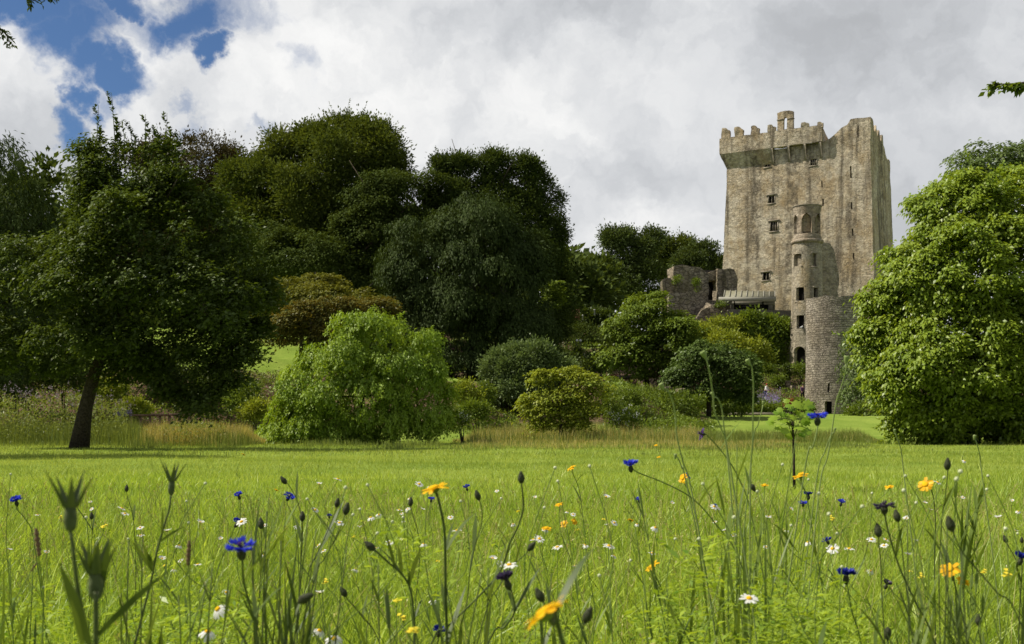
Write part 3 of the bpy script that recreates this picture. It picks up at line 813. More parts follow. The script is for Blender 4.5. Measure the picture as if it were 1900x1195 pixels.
# ------------------------------------------------------------------ visitors' shelter with a glazed lean-to roof
SY = 134.0
M['render'] = plain_mat('shelter_fascia', (0.22, 0.21, 0.17), (0.17, 0.16, 0.13), 4, .7)
M['canopy'] = plain_mat('canopy_sheet', (0.17, 0.165, 0.11), (0.22, 0.21, 0.15), 1.5, .6)
M['frame'] = plain_mat('pale_frame', (0.30, 0.29, 0.23), (0.25, 0.24, 0.2), 4, .6)
M['darkpanel'] = plain_mat('dark_glazing', (0.012, 0.012, 0.011), None, 4, .25, spec=.5)
M['gravelwall'] = plain_mat('grey_wall', (0.16, 0.145, 0.12), (0.10, 0.09, 0.075), 2.5, .95, .4)
sh = thing('visitor_shelter', (*P(1390, 600, SY)[:2], 12.0), 'small shelter with pale ribbed sloping roof at the foot of the keep', 'shelter')
def slab(px0, px1, py0, py1, Y, dY, name, mat, parent=sh, root=None):
    a, b = P(px0, py1, Y), P(px1, py0, Y); mb = MB()
    box(mb, ((a[0] + b[0]) / 2, Y + dY / 2, (a[2] + b[2]) / 2), (b[0] - a[0], dY, b[2] - a[2])); return mb.build(name, [M[mat]], parent, root)
a, b = P(1343, 551, SY), P(1438, 551, SY); c_, d_ = P(1345, 539, SY + 3.2), P(1438, 541, SY + 3.2)
mb = MB(); V = [a, b, d_, c_]; V += [v - np.array([0, 0, .12]) for v in V]
mb.add(V, [(0, 1, 2, 3), (7, 6, 5, 4), (0, 4, 5, 1), (1, 5, 6, 2), (2, 6, 7, 3), (3, 7, 4, 0)]); rf = mb.build('roof', [M['canopy']], sh)
for k in range(10):
    t = k / 9; mb = MB(); tube(mb, [a + (b - a) * t + (0, 0, .05), c_ + (d_ - c_) * t + (0, 0, .05)], .06, 5); mb.build('roof_rib', [M['frame']], rf, sh)
slab(1334, 1440, 551, 559, SY - .15, .25, 'fascia', 'frame')
slab(1338, 1438, 559.3, 565, SY + .3, .4, 'band', 'render')
slab(1362, 1425, 561, 575, SY + .8, .3, 'window', 'darkpanel')
slab(1426, 1434, 559.4, 575, SY + .5, .35, 'post', 'render'); slab(1356, 1362, 559.4, 575, SY + .5, .35, 'post', 'render')
for px in (1363, 1416): slab(px - .9, px + .9, 551, 572, SY + .1, .14, 'post', 'black')
slab(1434, 1438, 548, 575, SY + 1.4, 2.0, 'side_panel', 'render')
rw = thing('terrace_wall', (*P(1412, 600, SY - 1.2)[:2], 12.0), 'grey terrace wall below the shelter behind the climbing greenery', 'wall')
ruin_wall(rw, 1352, 1470, 690, [(1352, 574), (1400, 574), (1470, 576)], SY - 1.2, 1.0, 0, 33, .7, .05, 'wall', 'gravelwall')

# ------------------------------------------------------------------ foliage
def lumps(d, seed, f=3.0):
    r = np.random.default_rng(int(seed * 97) + 5)
    k = unit(r.normal(size=(7, 3))) * f * r.uniform(.6, 1.6, (7, 1)); ph = r.uniform(0, 6.28, 7)
    return np.sin(d @ k.T + ph).sum(1) / 7

def leaves(mb, C, D, N, L, Wd, rnd, fold=0.25):
    """diamond leaves: base C, direction D, upper side N"""
    D = unit(D); Sx = unit(np.cross(D, N)); Nn = np.cross(Sx, D)
    L = np.asarray(L)[:, None]; Wd = np.asarray(Wd)[:, None]
    mid = C + D * L * 0.45
    V = np.stack([C, mid + Sx * Wd * .5 + Nn * Wd * fold, C + D * L - Nn * L * 0.12, mid - Sx * Wd * .5 + Nn * Wd * fold], 1).reshape(-1, 3)
    n = len(C)
    mb.add(V, np.arange(n * 4).reshape(n, 4), None, rnd)

def crown_mesh(lobes, Y, clumps, per, L, style='plate', spread=0.45, wid=0.5, seed=1, back=0.5, inner=0.25, lump=0.16, low=-0.65, twist=1.0, flat=0.35, ydepth=0.9, bough=1.7, bflat=.75, cover=1.7, stray=.08, droop=.35, sprigs=0, sprig=2.0):
    """lobes (px,py,rx,ry[,dY]) as seen at distance Y become ellipsoids; boughs sit on their joint outer surface, leaf clumps on the boughs"""
    r = np.random.default_rng(seed); mb = MB()
    cen = []; rads = []
    for l in lobes:
        Yl = Y + (l[4] if len(l) > 4 else 0)
        rad = np.array([l[2] / F * Yl, 0, l[3] / F * Yl]); rad[1] = ydepth * (rad[0] * .7 + min(rad[0], rad[2]) * .3)
        cen.append(P(l[0], l[1], Yl)); rads.append(rad)
    BC = []; BO = []; BZ = []; IC = []; IO = []
    ar = np.array([a[0] * a[2] for a in rads])
    for k, (c, rad) in enumerate(zip(cen, rads)):
        bs = min(bough * spread, .6 * min(rad[0], rad[2]) + .12)
        nb = int(cover * 4 * (rad[0] * rad[2] + rad[0] * rad[1]) / 2 / bs ** 2 * .8) + 4
        bd = unit(r.normal(size=(nb, 3)))
        bd = bd[(bd[:, 2] > low + r.normal(0, .12, nb)) & ((bd[:, 1] < .25) | (r.random(nb) < back))]; nb = len(bd)
        if not nb: continue
        rr = (1 + lump * lumps(bd, abs(seed + lobes[k][0]), 3.2) + lump * .8 * lumps(bd, abs(seed + lobes[k][1] + 3), 7.0)) * r.uniform(.82, 1.03, nb)
        rr = np.where(r.random(nb) < stray, rr * r.uniform(1.05, 1.16, nb), rr)
        bz = bs * r.uniform(.5, 1.25, nb)
        bc = c + bd * np.maximum(rad - bs * .5, rad * .5) * rr[:, None]
        ok = np.ones(nb, bool)
        for k2, (c2, r2) in enumerate(zip(cen, rads)):
            if k2 != k: ok &= (((bc - c2) / r2) ** 2).sum(1) > .55
        BC.append(bc[ok]); BO.append(unit(bd / np.maximum(rad, .2))[ok]); BZ.append(bz[ok])
        ni = int(clumps * inner * ar[k] / ar.sum()); di = unit(r.normal(size=(ni, 3))); IC.append(c + di * rad * r.uniform(.35, .78, ni)[:, None]); IO.append(di)
    BC = np.concatenate(BC); BO = np.concatenate(BO); BZ = np.concatenate(BZ); IC = np.concatenate(IC); IO = np.concatenate(IO)
    n = int(clumps * (1 - inner)); w_ = BZ ** 1.7; bi = r.choice(len(BC), n, p=w_ / w_.sum())
    o_b = BO[bi]; d2 = unit(r.normal(size=(n, 3)) + o_b * .7 + np.array([0, 0, .3]))
    cc = BC[bi] + d2 * (BZ[bi] * r.uniform(.5, 1.0, n))[:, None] * np.array([1, 1, bflat])
    o = unit(d2 * .8 + o_b * .5); bcl = r.random(len(BC))[bi]
    cc = np.concatenate([cc, IC]); o = np.concatenate([o, IO]); bcl = np.concatenate([bcl, np.full(len(IC), .3)]); n = len(cc)
    k = per; sp = spread * r.uniform(.45, 1.1, n)
    C = np.repeat(cc, k, 0); O = np.repeat(o, k, 0); SP = np.repeat(sp, k); m = n * k
    cl = np.repeat(.5 * r.random(n) + .5 * bcl, k)
    g3 = r.normal(size=(m, 3)); up = np.array([0, 0, 1.0])
    if style == 'plate':
        off = g3 * np.stack([SP, SP, SP * flat], 1) * .6; off[:, 2] -= (off[:, 0] ** 2 + off[:, 1] ** 2) / np.maximum(SP, .05) * .35
        hor = unit(off * [1, 1, 0] + 1e-4); D = hor + O * .35 + g3[:, ::-1] * .4 - up * droop
        N = up * .8 + O * .55 + r.normal(size=(m, 3)) * .45 * twist
    elif style == 'strand':
        t = r.random(m); tan2 = unit(-up + O * .55)
        off = tan2 * (t * SP * 2.2)[:, None] + g3 * (SP * .25)[:, None]
        D = tan2 * .9 + g3[:, ::-1] * .5; N = O + up * .6 + r.normal(size=(m, 3)) * .55 * twist
    elif style == 'spray':      # drooping conifer sprays
        t = r.random(m); hor = unit(O * [1, 1, .15] + 1e-3)
        off = hor * (t * SP * .9)[:, None] + g3 * np.stack([SP, SP, SP * .4], 1) * .3 - up * (t ** 1.5 * SP * 1.3)[:, None]
        D = hor * .5 - up * (.45 + t * .7)[:, None] + g3[:, ::-1] * .35; N = up * .5 + O * .7 + r.normal(size=(m, 3)) * .4 * twist
    else:
        off = g3 * (SP * .55)[:, None]; D = O * .5 + g3 * .7 + up * .15
        N = O * .6 + up * .6 + r.normal(size=(m, 3)) * .6 * twist
    Ls = L * np.exp(r.normal(0, .2, m))
    leaves(mb, C + off, D, N, Ls, Ls * wid, np.clip(.6 * cl + .4 * r.random(m), 0, 1))
    if sprigs:      # single twigs standing out of the crown
        for i_ in r.choice(len(BC), sprigs):
            o1 = BO[i_]; d0 = unit(o1 * .8 + r.normal(0, .45, 3) + (np.array([0, 0, .55]) if style != 'strand' else np.array([0, 0, .1]))); ln = spread * sprig * r.uniform(.6, 1.4); p0 = BC[i_] + o1 * BZ[i_] * .6; nl = int(r.integers(12, 24))
            u = r.random(nl)[:, None]; sag = np.array([0, 0, -1.0]) * (u ** 2) * ln * (.15 if style != 'strand' else .6); cs = p0 + d0 * ln * u + sag
            tube(mb, [p0, p0 + d0 * ln * .5 + [0, 0, -ln * (.04 if style != 'strand' else .15)], p0 + d0 * ln + [0, 0, -ln * (.15 if style != 'strand' else .6)]], [L * .06, L * .045, L * .02], 4, .1)
            leaves(mb, cs, d0 * .5 + r.normal(0, .7, (nl, 3)), up + r.normal(0, .6, (nl, 3)), L * r.uniform(.6, 1.15, nl), L * wid * r.uniform(.7, 1.1, nl), r.random(nl))
    return mb

def limbs(mb, path, r0, targets, Y, seed=1, r1=None, twig=0.03):
    """trunk along path (world points) with tapered limbs bending out to the targets"""
    r = np.random.default_rng(seed); path = np.asarray(path, float)
    rs = np.linspace(r0, r1 or r0 * .55, len(path)); rs[0] *= 1.35
    tube(mb, path, rs, 9)
    top = path[-1]
    for i_, t in enumerate(targets):
        t = np.asarray(t, float); s0 = path[-1] if i_ % 2 == 0 else path[-2] * .4 + path[-1] * .6
        mid = s0 * .5 + t * .5 + r.normal(0, .12, 3) * np.linalg.norm(t - s0) * .6 + np.array([0, 0, .08 * np.linalg.norm(t - s0)])
        pts = [(1 - u) ** 2 * s0 + 2 * u * (1 - u) * mid + u * u * t for u in np.linspace(0, 1, 7)]
        tube(mb, pts, np.linspace(rs[-1] * .62, twig, 7), 6)
        for _ in range(2):
            u = r.uniform(.4, .8); b0 = (1 - u) ** 2 * s0 + 2 * u * (1 - u) * mid + u * u * t
            e = b0 + r.normal(size=3) * np.linalg.norm(t - s0) * .22 + np.array([0, 0, .3])
            tube(mb, [b0, (b0 + e) / 2 + r.normal(0, .08, 3), e], [rs[-1] * .3, rs[-1] * .2, twig * .6], 5)

def tree(name, label, cat, lobes, Y, trunk, mat, bark='bark', tr=0.2, group=None, base_z=None, trunk_targets=None, crowns=None, **kw):
    """trunk: list of (px,py) from the foot up"""
    bx, by = (trunk[0][0] - CX) / F * Y, Y
    zb = gz(bx, by) if base_z is None else base_z
    t = thing(name, (bx, by, zb), label, cat, group)
    pts = [P(px, py, Y) for px, py in trunk]; pts[0][2] = zb - .1
    tg = trunk_targets if trunk_targets is not None else [P(l[0], l[1] + l[3] * .2, Y + (l[4] if len(l) > 4 else 0)) for l in lobes[:7]]
    mb = MB(); limbs(mb, pts, tr, tg, Y, seed=kw.get('seed', 1)); mb.build('trunk', [M[bark]], t, smooth=True)
    mb = crown_mesh(lobes, Y, **kw)
    if crowns: crowns(mb)
    mb.build('crown', [M[mat]], t)
    return t

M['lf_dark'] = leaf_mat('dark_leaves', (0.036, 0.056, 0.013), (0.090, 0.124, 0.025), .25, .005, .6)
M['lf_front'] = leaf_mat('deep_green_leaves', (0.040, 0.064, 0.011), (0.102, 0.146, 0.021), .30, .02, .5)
M['lf_purple'] = leaf_mat('copper_leaves', (0.046, 0.044, 0.020), (0.092, 0.084, 0.032), .2, .006, tint=(1.2, .9, .5))
M['lf_beech'] = leaf_mat('olive_leaves', (0.044, 0.066, 0.012), (0.125, 0.155, 0.024), .30, .006, .6)
M['lf_conifer'] = leaf_mat('conifer_sprays', (0.028, 0.046, 0.011), (0.064, 0.094, 0.020), .2, .008, .6)
M['lf_bright'] = leaf_mat('bright_leaves', (0.130, 0.212, 0.014), (0.290, 0.365, 0.038), .38, .03, .42)
M['lf_weep'] = leaf_mat('weeping_leaves', (0.135, 0.230, 0.016), (0.310, 0.420, 0.038), .36, .02, .5)
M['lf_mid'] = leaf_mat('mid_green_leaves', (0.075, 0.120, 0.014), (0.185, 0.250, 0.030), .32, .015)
M['lf_grey'] = leaf_mat('grey_green_leaves', (0.090, 0.135, 0.040), (0.170, 0.225, 0.070), .28, .015, tint=(1.1, 1.1, .7))
M['lf_blue'] = leaf_mat('bluish_leaves', (0.058, 0.098, 0.020), (0.128, 0.182, 0.038), .24, .02, tint=(1.0, 1.1, .7))
M['lf_yellow'] = leaf_mat('yellow_green_leaves', (0.160, 0.215, 0.020), (0.310, 0.345, 0.040), .36, .015)
M['lf_maple'] = leaf_mat('bronze_leaves', (0.080, 0.100, 0.018), (0.165, 0.148, 0.030), .28, .015, tint=(1.3, .9, .4))
M['lf_maple_green'] = leaf_mat('bronze_green_leaves', (0.095, 0.115, 0.018), (0.190, 0.185, 0.030), .28, .015)
M['lf_far'] = leaf_mat('far_leaves', (0.050, 0.075, 0.022), (0.105, 0.140, 0.038), .2, .01)
M['lf_red'] = leaf_mat('red_leaves', (0.16, 0.03, 0.015), (0.26, 0.06, 0.03), .3, .02, tint=(1.3, .7, .5))

# --- the wood behind: one far-off mass that closes the gaps between the trees
mb = crown_mesh([(60, 520, 200, 190, 8), (300, 520, 220, 160), (560, 520, 220, 150), (800, 520, 200, 150), (980, 560, 140, 110), (1090, 560, 60, 70, 10), (-160, 560, 200, 200), (420, 620, 300, 90), (720, 620, 300, 80, -8)], 122, 9000, 12, .75, 'ball', 1.4, .6, 501, back=.2, inner=.3)
tag(mb.build('woodland', [M['lf_dark']]), kind='stuff')

# --- big trees on the slope behind
tree('domed_tree', 'tall domed tree with sunlit olive top, highest of the trees behind the weeping bush', 'tree',
     [(650, 275, 95, 52), (560, 300, 90, 50), (610, 350, 160, 90), (500, 345, 55, 55, -2), (545, 420, 110, 85, -3), (640, 440, 110, 90, -2), (720, 330, 45, 55), (470, 400, 40, 70), (515, 288, 28, 20), (575, 254, 30, 18), (635, 240, 34, 16), (700, 252, 30, 18), (735, 288, 22, 24), (478, 305, 25, 22), (600, 262, 24, 16)],
     96, [(592, 660), (585, 600), (590, 520), (600, 450)], 'lf_beech', tr=.55, clumps=5000, per=24, L=.25, style='ball', spread=.8, seed=11, sprigs=110, bough=2.3, cover=1.25, lump=.32, inner=.2, low=-.5, flat=.4)
tree('brownish_tree', 'dark brownish green tree between the tall left tree and the domed tree', 'tree',
     [(360, 320, 80, 70), (420, 330, 42, 48), (300, 300, 60, 50), (400, 420, 90, 80), (330, 430, 90, 90)], 100, [(380, 690), (380, 600), (375, 480)], 'lf_purple', tr=.5,
     clumps=2400, per=20, L=.24, style='ball', spread=.8, seed=12, sprigs=40, lump=.22, low=-.7)
tree('slope_tree', 'dark spreading tree with pale bare limbs under the domed tree', 'tree',
     [(560, 480, 100, 60, -2), (650, 520, 90, 80), (700, 430, 80, 85), (500, 470, 60, 70), (770, 360, 62, 55), (700, 350, 60, 45)],
     90, [(600, 660), (595, 600), (585, 560)], 'lf_dark', bark='bark_pale', tr=.35, clumps=3600, per=20, L=.22, style='plate', spread=.8, seed=13, low=-.6, inner=.15)
tree('knobbly_pine', 'dark pine with several rounded knobbly tops at the right end of the dark trees', 'tree',
     [(846, 318, 40, 26), (912, 302, 28, 20), (975, 312, 30, 30), (912, 335, 26, 22), (1000, 365, 34, 38), (885, 385, 85, 52), (965, 415, 62, 52), (1022, 430, 26, 36), (1030, 490, 22, 32), (990, 470, 50, 60), (900, 440, 90, 70), (1040, 550, 26, 40), (1020, 600, 40, 50), (828, 385, 40, 50)],
     92, [(940, 690), (940, 600), (930, 500)], 'lf_dark', tr=.5, clumps=6200, per=20, L=.20, style='ball', spread=.56, seed=14, sprigs=70, lump=.28, inner=.18)
tree('drooping_cypress', 'dark drooping cypress with feathery hanging sprays in front of the knobbly pine', 'tree',
     [(880, 430, 80, 70), (800, 480, 85, 80), (900, 520, 105, 90), (770, 570, 60, 75), (850, 600, 95, 85), (960, 600, 75, 80), (1000, 650, 50, 45), (860, 670, 110, 40), (740, 640, 45, 50), (935, 470, 70, 60)],
     80, [(880, 700), (880, 640), (875, 520)], 'lf_conifer', tr=.5, clumps=6000, per=24, L=.22, style='spray', spread=.8, wid=.32, seed=15, bough=2.0, lump=.22, inner=.2)
tree('golden_maple', 'low spreading maple with layered olive green foliage behind the weeping bush', 'tree',
     [(545, 535, 85, 22, 2), (500, 560, 50, 40), (590, 528, 50, 18, 2), (620, 560, 90, 32), (690, 570, 45, 25)], 74, [(560, 650), (560, 600), (565, 570)], 'lf_maple_green', tr=.16, clumps=1300, per=14, L=.2,
     style='plate', spread=.6, seed=16, flat=.18, low=-.3)
tree('bronze_maple', 'bronze brown leaved maple just behind the left shoulder of the weeping bush', 'tree',
     [(570, 595, 62, 35), (540, 620, 42, 30), (620, 575, 55, 25), (600, 630, 60, 32), (680, 570, 50, 22, 1)], 70, [(575, 680), (575, 640), (580, 610)], 'lf_maple', tr=.14, clumps=1200, per=14, L=.2,
     style='plate', spread=.55, seed=17, flat=.2, low=-.4)
# --- far trees between the wood and the castle
FT = 'trees on the skyline beside the castle'
tree('broadleaf_tree', 'distant dark tree with a split rounded top, tallest left of the castle', 'tree', [(1142, 450, 28, 30), (1165, 470, 40, 42), (1195, 460, 32, 32), (1150, 520, 50, 50), (1190, 530, 45, 45)], 175, [(1165, 610), (1165, 550)], 'lf_far', tr=.5, group=FT,
     clumps=2000, per=18, L=.40, style='ball', spread=1.05, seed=21)
tree('broadleaf_tree', 'distant pale topped tree in the middle of the skyline left of the castle', 'tree', [(1250, 465, 38, 26), (1225, 490, 35, 36), (1262, 500, 45, 40)], 190, [(1245, 600), (1245, 540)], 'lf_beech', tr=.5, group=FT,
     clumps=1300, per=18, L=.40, style='ball', spread=1.05, seed=22)
tree('broadleaf_tree', 'distant round dark tree touching the left edge of the castle keep', 'tree', [(1310, 482, 30, 27), (1290, 500, 40, 38), (1325, 500, 25, 30)], 182, [(1305, 600), (1305, 540)], 'lf_far', tr=.5, group=FT,
     clumps=1300, per=18, L=.40, style='ball', spread=1.0, seed=23)
tree('broadleaf_tree', 'low dark tree in the dip between the pine and the skyline trees', 'tree', [(1085, 515, 40, 36), (1060, 540, 30, 50), (1110, 540, 35, 45)], 140, [(1085, 610), (1085, 560)], 'lf_dark', tr=.4, group=FT,
     clumps=1300, per=18, L=.34, style='ball', spread=.9, seed=24)
tree('young_tree', 'small bright green young tree in front of the dark pine', 'tree', [(1026, 540, 17, 20), (1018, 560, 12, 14), (1030, 562, 14, 12)], 84, [(1026, 620), (1026, 580)], 'lf_mid', tr=.06,
     clumps=130, per=12, L=.24, style='plate', spread=.4, seed=25)

# --- mid-ground trees and shrubs
tree('bushy_tree', 'full mid green tree with pale shoots left of the round bluish tree', 'tree',
     [(1200, 575, 45, 38), (1170, 600, 50, 40), (1225, 610, 50, 45), (1160, 650, 48, 42), (1215, 660, 65, 48), (1270, 625, 28, 40, -2), (1255, 680, 40, 32), (1290, 650, 22, 25)],
     76, [(1200, 735), (1200, 700), (1200, 650)], 'lf_mid', tr=.2, clumps=2300, per=15, L=.22, style='plate', spread=.5, seed=31, low=-.75)
tree('round_tree', 'low rounded bluish green tree below the ruined gatehouse', 'tree',
     [(1310, 665, 55, 38), (1350, 680, 55, 40), (1280, 690, 50, 36), (1335, 705, 75, 30), (1385, 710, 24, 28), (1295, 725, 55, 20), (1360, 728, 45, 18)], 72, [(1315, 760), (1315, 720), (1320, 690)], 'lf_blue', tr=.14, clumps=2000, per=15, L=.18,
     style='plate', spread=.42, seed=32, low=-.7)
tree('round_shrub', 'broad rounded grey green shrub right of the weeping bush', 'shrub',
     [(985, 665, 55, 30), (945, 690, 45, 40), (1010, 690, 50, 35), (970, 720, 70, 42), (1035, 700, 28, 35), (925, 730, 30, 28)], 63, [(980, 775), (980, 740)], 'lf_grey', tr=.1, clumps=2300, per=15, L=.15,
     style='ball', spread=.33, seed=33, lump=.12)
tree('small_maple', 'small yellow green maple with a short forked trunk at the meadow edge', 'tree',
     [(1005, 700, 28, 15), (1040, 690, 26, 16), (1085, 708, 36, 18), (1010, 735, 40, 24), (1060, 735, 50, 24), (1105, 725, 22, 14), (1030, 765, 46, 24), (995, 755, 26, 20), (1045, 782, 50, 20), (1075, 765, 42, 22), (1010, 785, 26, 14)], 51, [(1042, 806), (1040, 785), (1036, 760)], 'lf_yellow', tr=.09,
     clumps=900, per=13, L=.15, style='plate', spread=.35, seed=34, flat=.25, low=-.5, lump=.2)
tree('weeping_bush', 'large bright green weeping bush with a peaked top in the middle of the meadow edge', 'bush',
     [(690, 625, 75, 50), (640, 665, 85, 55), (745, 660, 65, 60), (588, 725, 66, 55), (670, 720, 90, 70), (775, 725, 65, 65), (540, 775, 45, 45), (620, 785, 75, 42), (720, 775, 80, 50), (800, 765, 42, 58), (530, 805, 38, 24), (660, 805, 55, 22), (600, 805, 40, 22), (800, 675, 28, 14, -.5)],
     46.5, [(670, 824), (668, 790), (675, 700)], 'lf_weep', tr=.16, clumps=5600, per=19, L=.125, style='strand', spread=.27, wid=.42, seed=35, lump=.42, inner=.08, low=-.9, bough=2.9, bflat=.7, cover=1.35, stray=.18, sprigs=150, sprig=2.6)

# --- climbing greenery and shrubs under the castle
tree('climbing_shrub', 'deep green climbing shrub on the terrace wall beside the round turret', 'shrub', [(1405, 605, 38, 26), (1440, 620, 30, 28), (1400, 640, 40, 25), (1445, 655, 24, 24), (1420, 680, 40, 14)], 129, [(1420, 690), (1420, 650)], 'lf_mid', tr=.08, clumps=1100, per=12, L=.36,
     style='ball', spread=.7, seed=36, lump=.12)
tree('yellow_shrub', 'yellow green flowering shrub in front of the climbing greenery', 'shrub', [(1375, 645, 42, 20), (1345, 632, 28, 15), (1395, 662, 35, 18), (1355, 665, 40, 22)], 122, [(1375, 690), (1375, 670)], 'lf_yellow', tr=.08, clumps=600, per=12, L=.3,
     style='ball', spread=.6, seed=37)
tree('ivy_shrub', 'green shrubs with rusty seedheads on the rocks below the gatehouse', 'shrub', [(1300, 615, 35, 16), (1335, 608, 30, 18), (1365, 600, 14, 14), (1280, 625, 26, 18)], 128, [(1310, 650), (1310, 630)], 'lf_yellow', tr=.06, clumps=450, per=12, L=.28,
     style='ball', spread=.55, seed=38)
for lab, px, py, rx_, ry_, Y_ in (('small green plant growing on top of the left gatehouse wall', 1258, 520, 9, 8, 135), ('leafy creeper hanging on the gatehouse wall face', 1292, 530, 7, 12, 136), ('grassy tuft on the rubble bank beside the shelter', 1334, 565, 10, 5, 132.6)):
    tree('wall_plant', lab, 'plant', [(px, py, rx_, ry_)], Y_, [(px, py + ry_), (px, py)], 'lf_mid', tr=.02, base_z=H + (HZ - py - ry_) / F * Y_, clumps=40, per=10, L=.2, style='ball', spread=.25, seed=39 + int(px), group='plants rooted in the ruins')

# --- right: big bright tree, the tree behind it and the shrubs at the tower
tree('bright_tree', 'huge bright green leafy tree filling the picture beside the castle', 'tree',
     [(1800, 420, 100, 95), (1880, 370, 95, 65), (1735, 440, 62, 62), (1850, 520, 150, 130, -.8), (1735, 540, 105, 95, -.4), (1672, 560, 62, 62), (1676, 640, 84, 75), (1780, 670, 140, 120, -1.2), (1930, 640, 150, 150, -1), (1642, 645, 48, 42), (1695, 725, 78, 90, -.6), (1650, 700, 40, 50, -.3),
      (1800, 770, 120, 62, -.8), (1702, 795, 50, 30, -.3), (1960, 480, 130, 130), (1930, 780, 110, 50, -.6), (1612, 608, 26, 30), (1618, 560, 20, 20), (1700, 470, 50, 48), (1770, 345, 50, 30), (1738, 385, 50, 46), (1660, 520, 42, 40)],
     46.5, [(1800, 828), (1800, 740), (1802, 600)], 'lf_bright', tr=.34, clumps=12500, per=15, L=.18, style='plate', spread=.36, wid=.52, seed=41, sprigs=160, lump=.17, inner=.24, flat=.45, low=-.85, bough=1.65, droop=.7, cover=1.9, stray=.10)
tree('grey_tree', 'grey green tree showing above the bright tree at the right edge', 'tree', [(1840, 300, 70, 38), (1890, 290, 50, 32), (1790, 330, 35, 30), (1860, 350, 90, 50), (1960, 320, 90, 50)], 78, [(1850, 800), (1850, 600), (1850, 400)], 'lf_grey', tr=.35, clumps=1100, per=14, L=.26,
     style='plate', spread=.6, seed=42)
tree('tower_shrub', 'loose grey green shrub hanging against the right side of the round tower', 'shrub', [(1606, 640, 36, 36), (1596, 690, 34, 34), (1612, 725, 44, 34), (1592, 612, 14, 18), (1650, 680, 40, 50), (1645, 740, 36, 26)], 88, [(1630, 775), (1630, 740), (1625, 700)], 'lf_grey', tr=.09, clumps=900, per=13, L=.22,
     style='strand', spread=.5, seed=43)
tree('low_shrub', 'low dark green shrub in the grass right of the round tower', 'shrub', [(1610, 765, 36, 18), (1640, 755, 26, 20), (1585, 775, 20, 12)], 86, [(1610, 785), (1610, 770)], 'lf_mid', tr=.05, clumps=260, per=12, L=.2, style='ball', spread=.4, seed=44)

# --- left: front tree and the willow at the edge
def shoots(mb):
    r = np.random.default_rng(77)
    for px, py, h in ((207, 172, 95), (183, 195, 80), (240, 225, 50), (270, 212, 45), (310, 210, 60), (222, 235, 40), (292, 235, 45), (330, 245, 30), (165, 330, 30)):
        top = P(px, py, 38.5); bot = P(px + r.uniform(-12, 12), py + h, 38.5); n = int(h * 1.1)
        t = r.random(n)[:, None]; C = bot + (top - bot) * t + np.stack([.12 * np.sin(t[:, 0] * 5), 0 * t[:, 0], 0 * t[:, 0]], 1)
        a = r.uniform(0, 6.28, n); D = np.stack([np.cos(a), np.sin(a), .75 + 0 * a], 1); N = np.stack([-np.cos(a) * .6, -np.sin(a) * .6, 1 + 0 * a], 1)
        Ls = .17 * (1.2 - .5 * t[:, 0]); leaves(mb, C, D, N, Ls, Ls * .5, r.random(n))
        tube(mb, [bot - (0, 0, 1.0), bot, top], [.03, .02, .006], 5)
tree('spreading_tree', 'large dark spreading tree with a leaning trunk and leafy shoots on top', 'tree',
     [(255, 330, 95, 75), (190, 300, 45, 50), (310, 300, 50, 45), (180, 400, 75, 70), (330, 390, 90, 75), (250, 440, 120, 80, -1.5), (100, 500, 90, 75), (400, 460, 85, 70), (200, 530, 130, 80, -2), (340, 560, 120, 75, -2), (450, 540, 60, 60), (60, 590, 80, 65), (160, 620, 90, 42, -2), (400, 640, 80, 52, -1), (300, 640, 80, 40, -1), (20, 500, 70, 80), (450, 620, 45, 40), (380, 710, 45, 48, -1), (300, 700, 30, 38, -1), (40, 660, 60, 40), (430, 690, 26, 26, -1), (90, 655, 85, 45), (0, 640, 70, 55), (345, 742, 36, 30, -.5), (245, 672, 60, 36)],
     38.5, [(146, 832), (158, 760), (176, 690), (205, 620), (240, 540)], 'lf_front', tr=.27, clumps=5400, per=16, L=.155, style='plate', spread=.36, wid=.5, seed=51, inner=.10, low=-.9, flat=.42, bough=2.5, cover=1.2, stray=.25, ydepth=.72, lump=.34, sprigs=170, sprig=2.2, crowns=shoots)
tree('willow_tree', 'dark narrow leaved willow at the left edge behind the spreading tree', 'tree',
     [(0, 330, 60, 70), (-60, 300, 90, 80), (50, 390, 60, 65), (-20, 450, 90, 90), (80, 400, 40, 50), (-80, 560, 120, 120), (30, 560, 90, 90), (-20, 680, 120, 60), (-170, 420, 110, 150), (-200, 600, 110, 150)], 52, [(-60, 850), (-60, 700), (-50, 560)], 'lf_conifer', tr=.35,
     clumps=2600, per=17, L=.24, style='strand', spread=.6, wid=.25, seed=52, low=-.8)

# a tree just outside the left edge; its shadow is the dark band across the lawn there
tree('lawn_tree', 'tree outside the left edge throwing the dark shadow band over the lawn', 'tree',
     [(-190, 420, 110, 120), (-230, 560, 100, 110), (-170, 300, 80, 90), (-180, 640, 90, 80), (-200, 200, 60, 70)], 29.5, [(-190, 848), (-188, 700), (-190, 560)], 'lf_front', tr=.16, group='trees just outside the picture', clumps=900, per=14, L=.17, style='plate', spread=.4, seed=61, low=-.9, ydepth=1.5)

# ------------------------------------------------------------------ grass and low growth
def patch(x, y, s, seed=0):
    r = np.random.default_rng(1000 + seed); a = r.normal(size=(6, 2)) * s; ph = r.uniform(0, 6.28, 6)
    return (np.sin(np.stack([x, y], -1) @ a.T + ph).sum(-1) / 6 + .5).clip(0, 1)

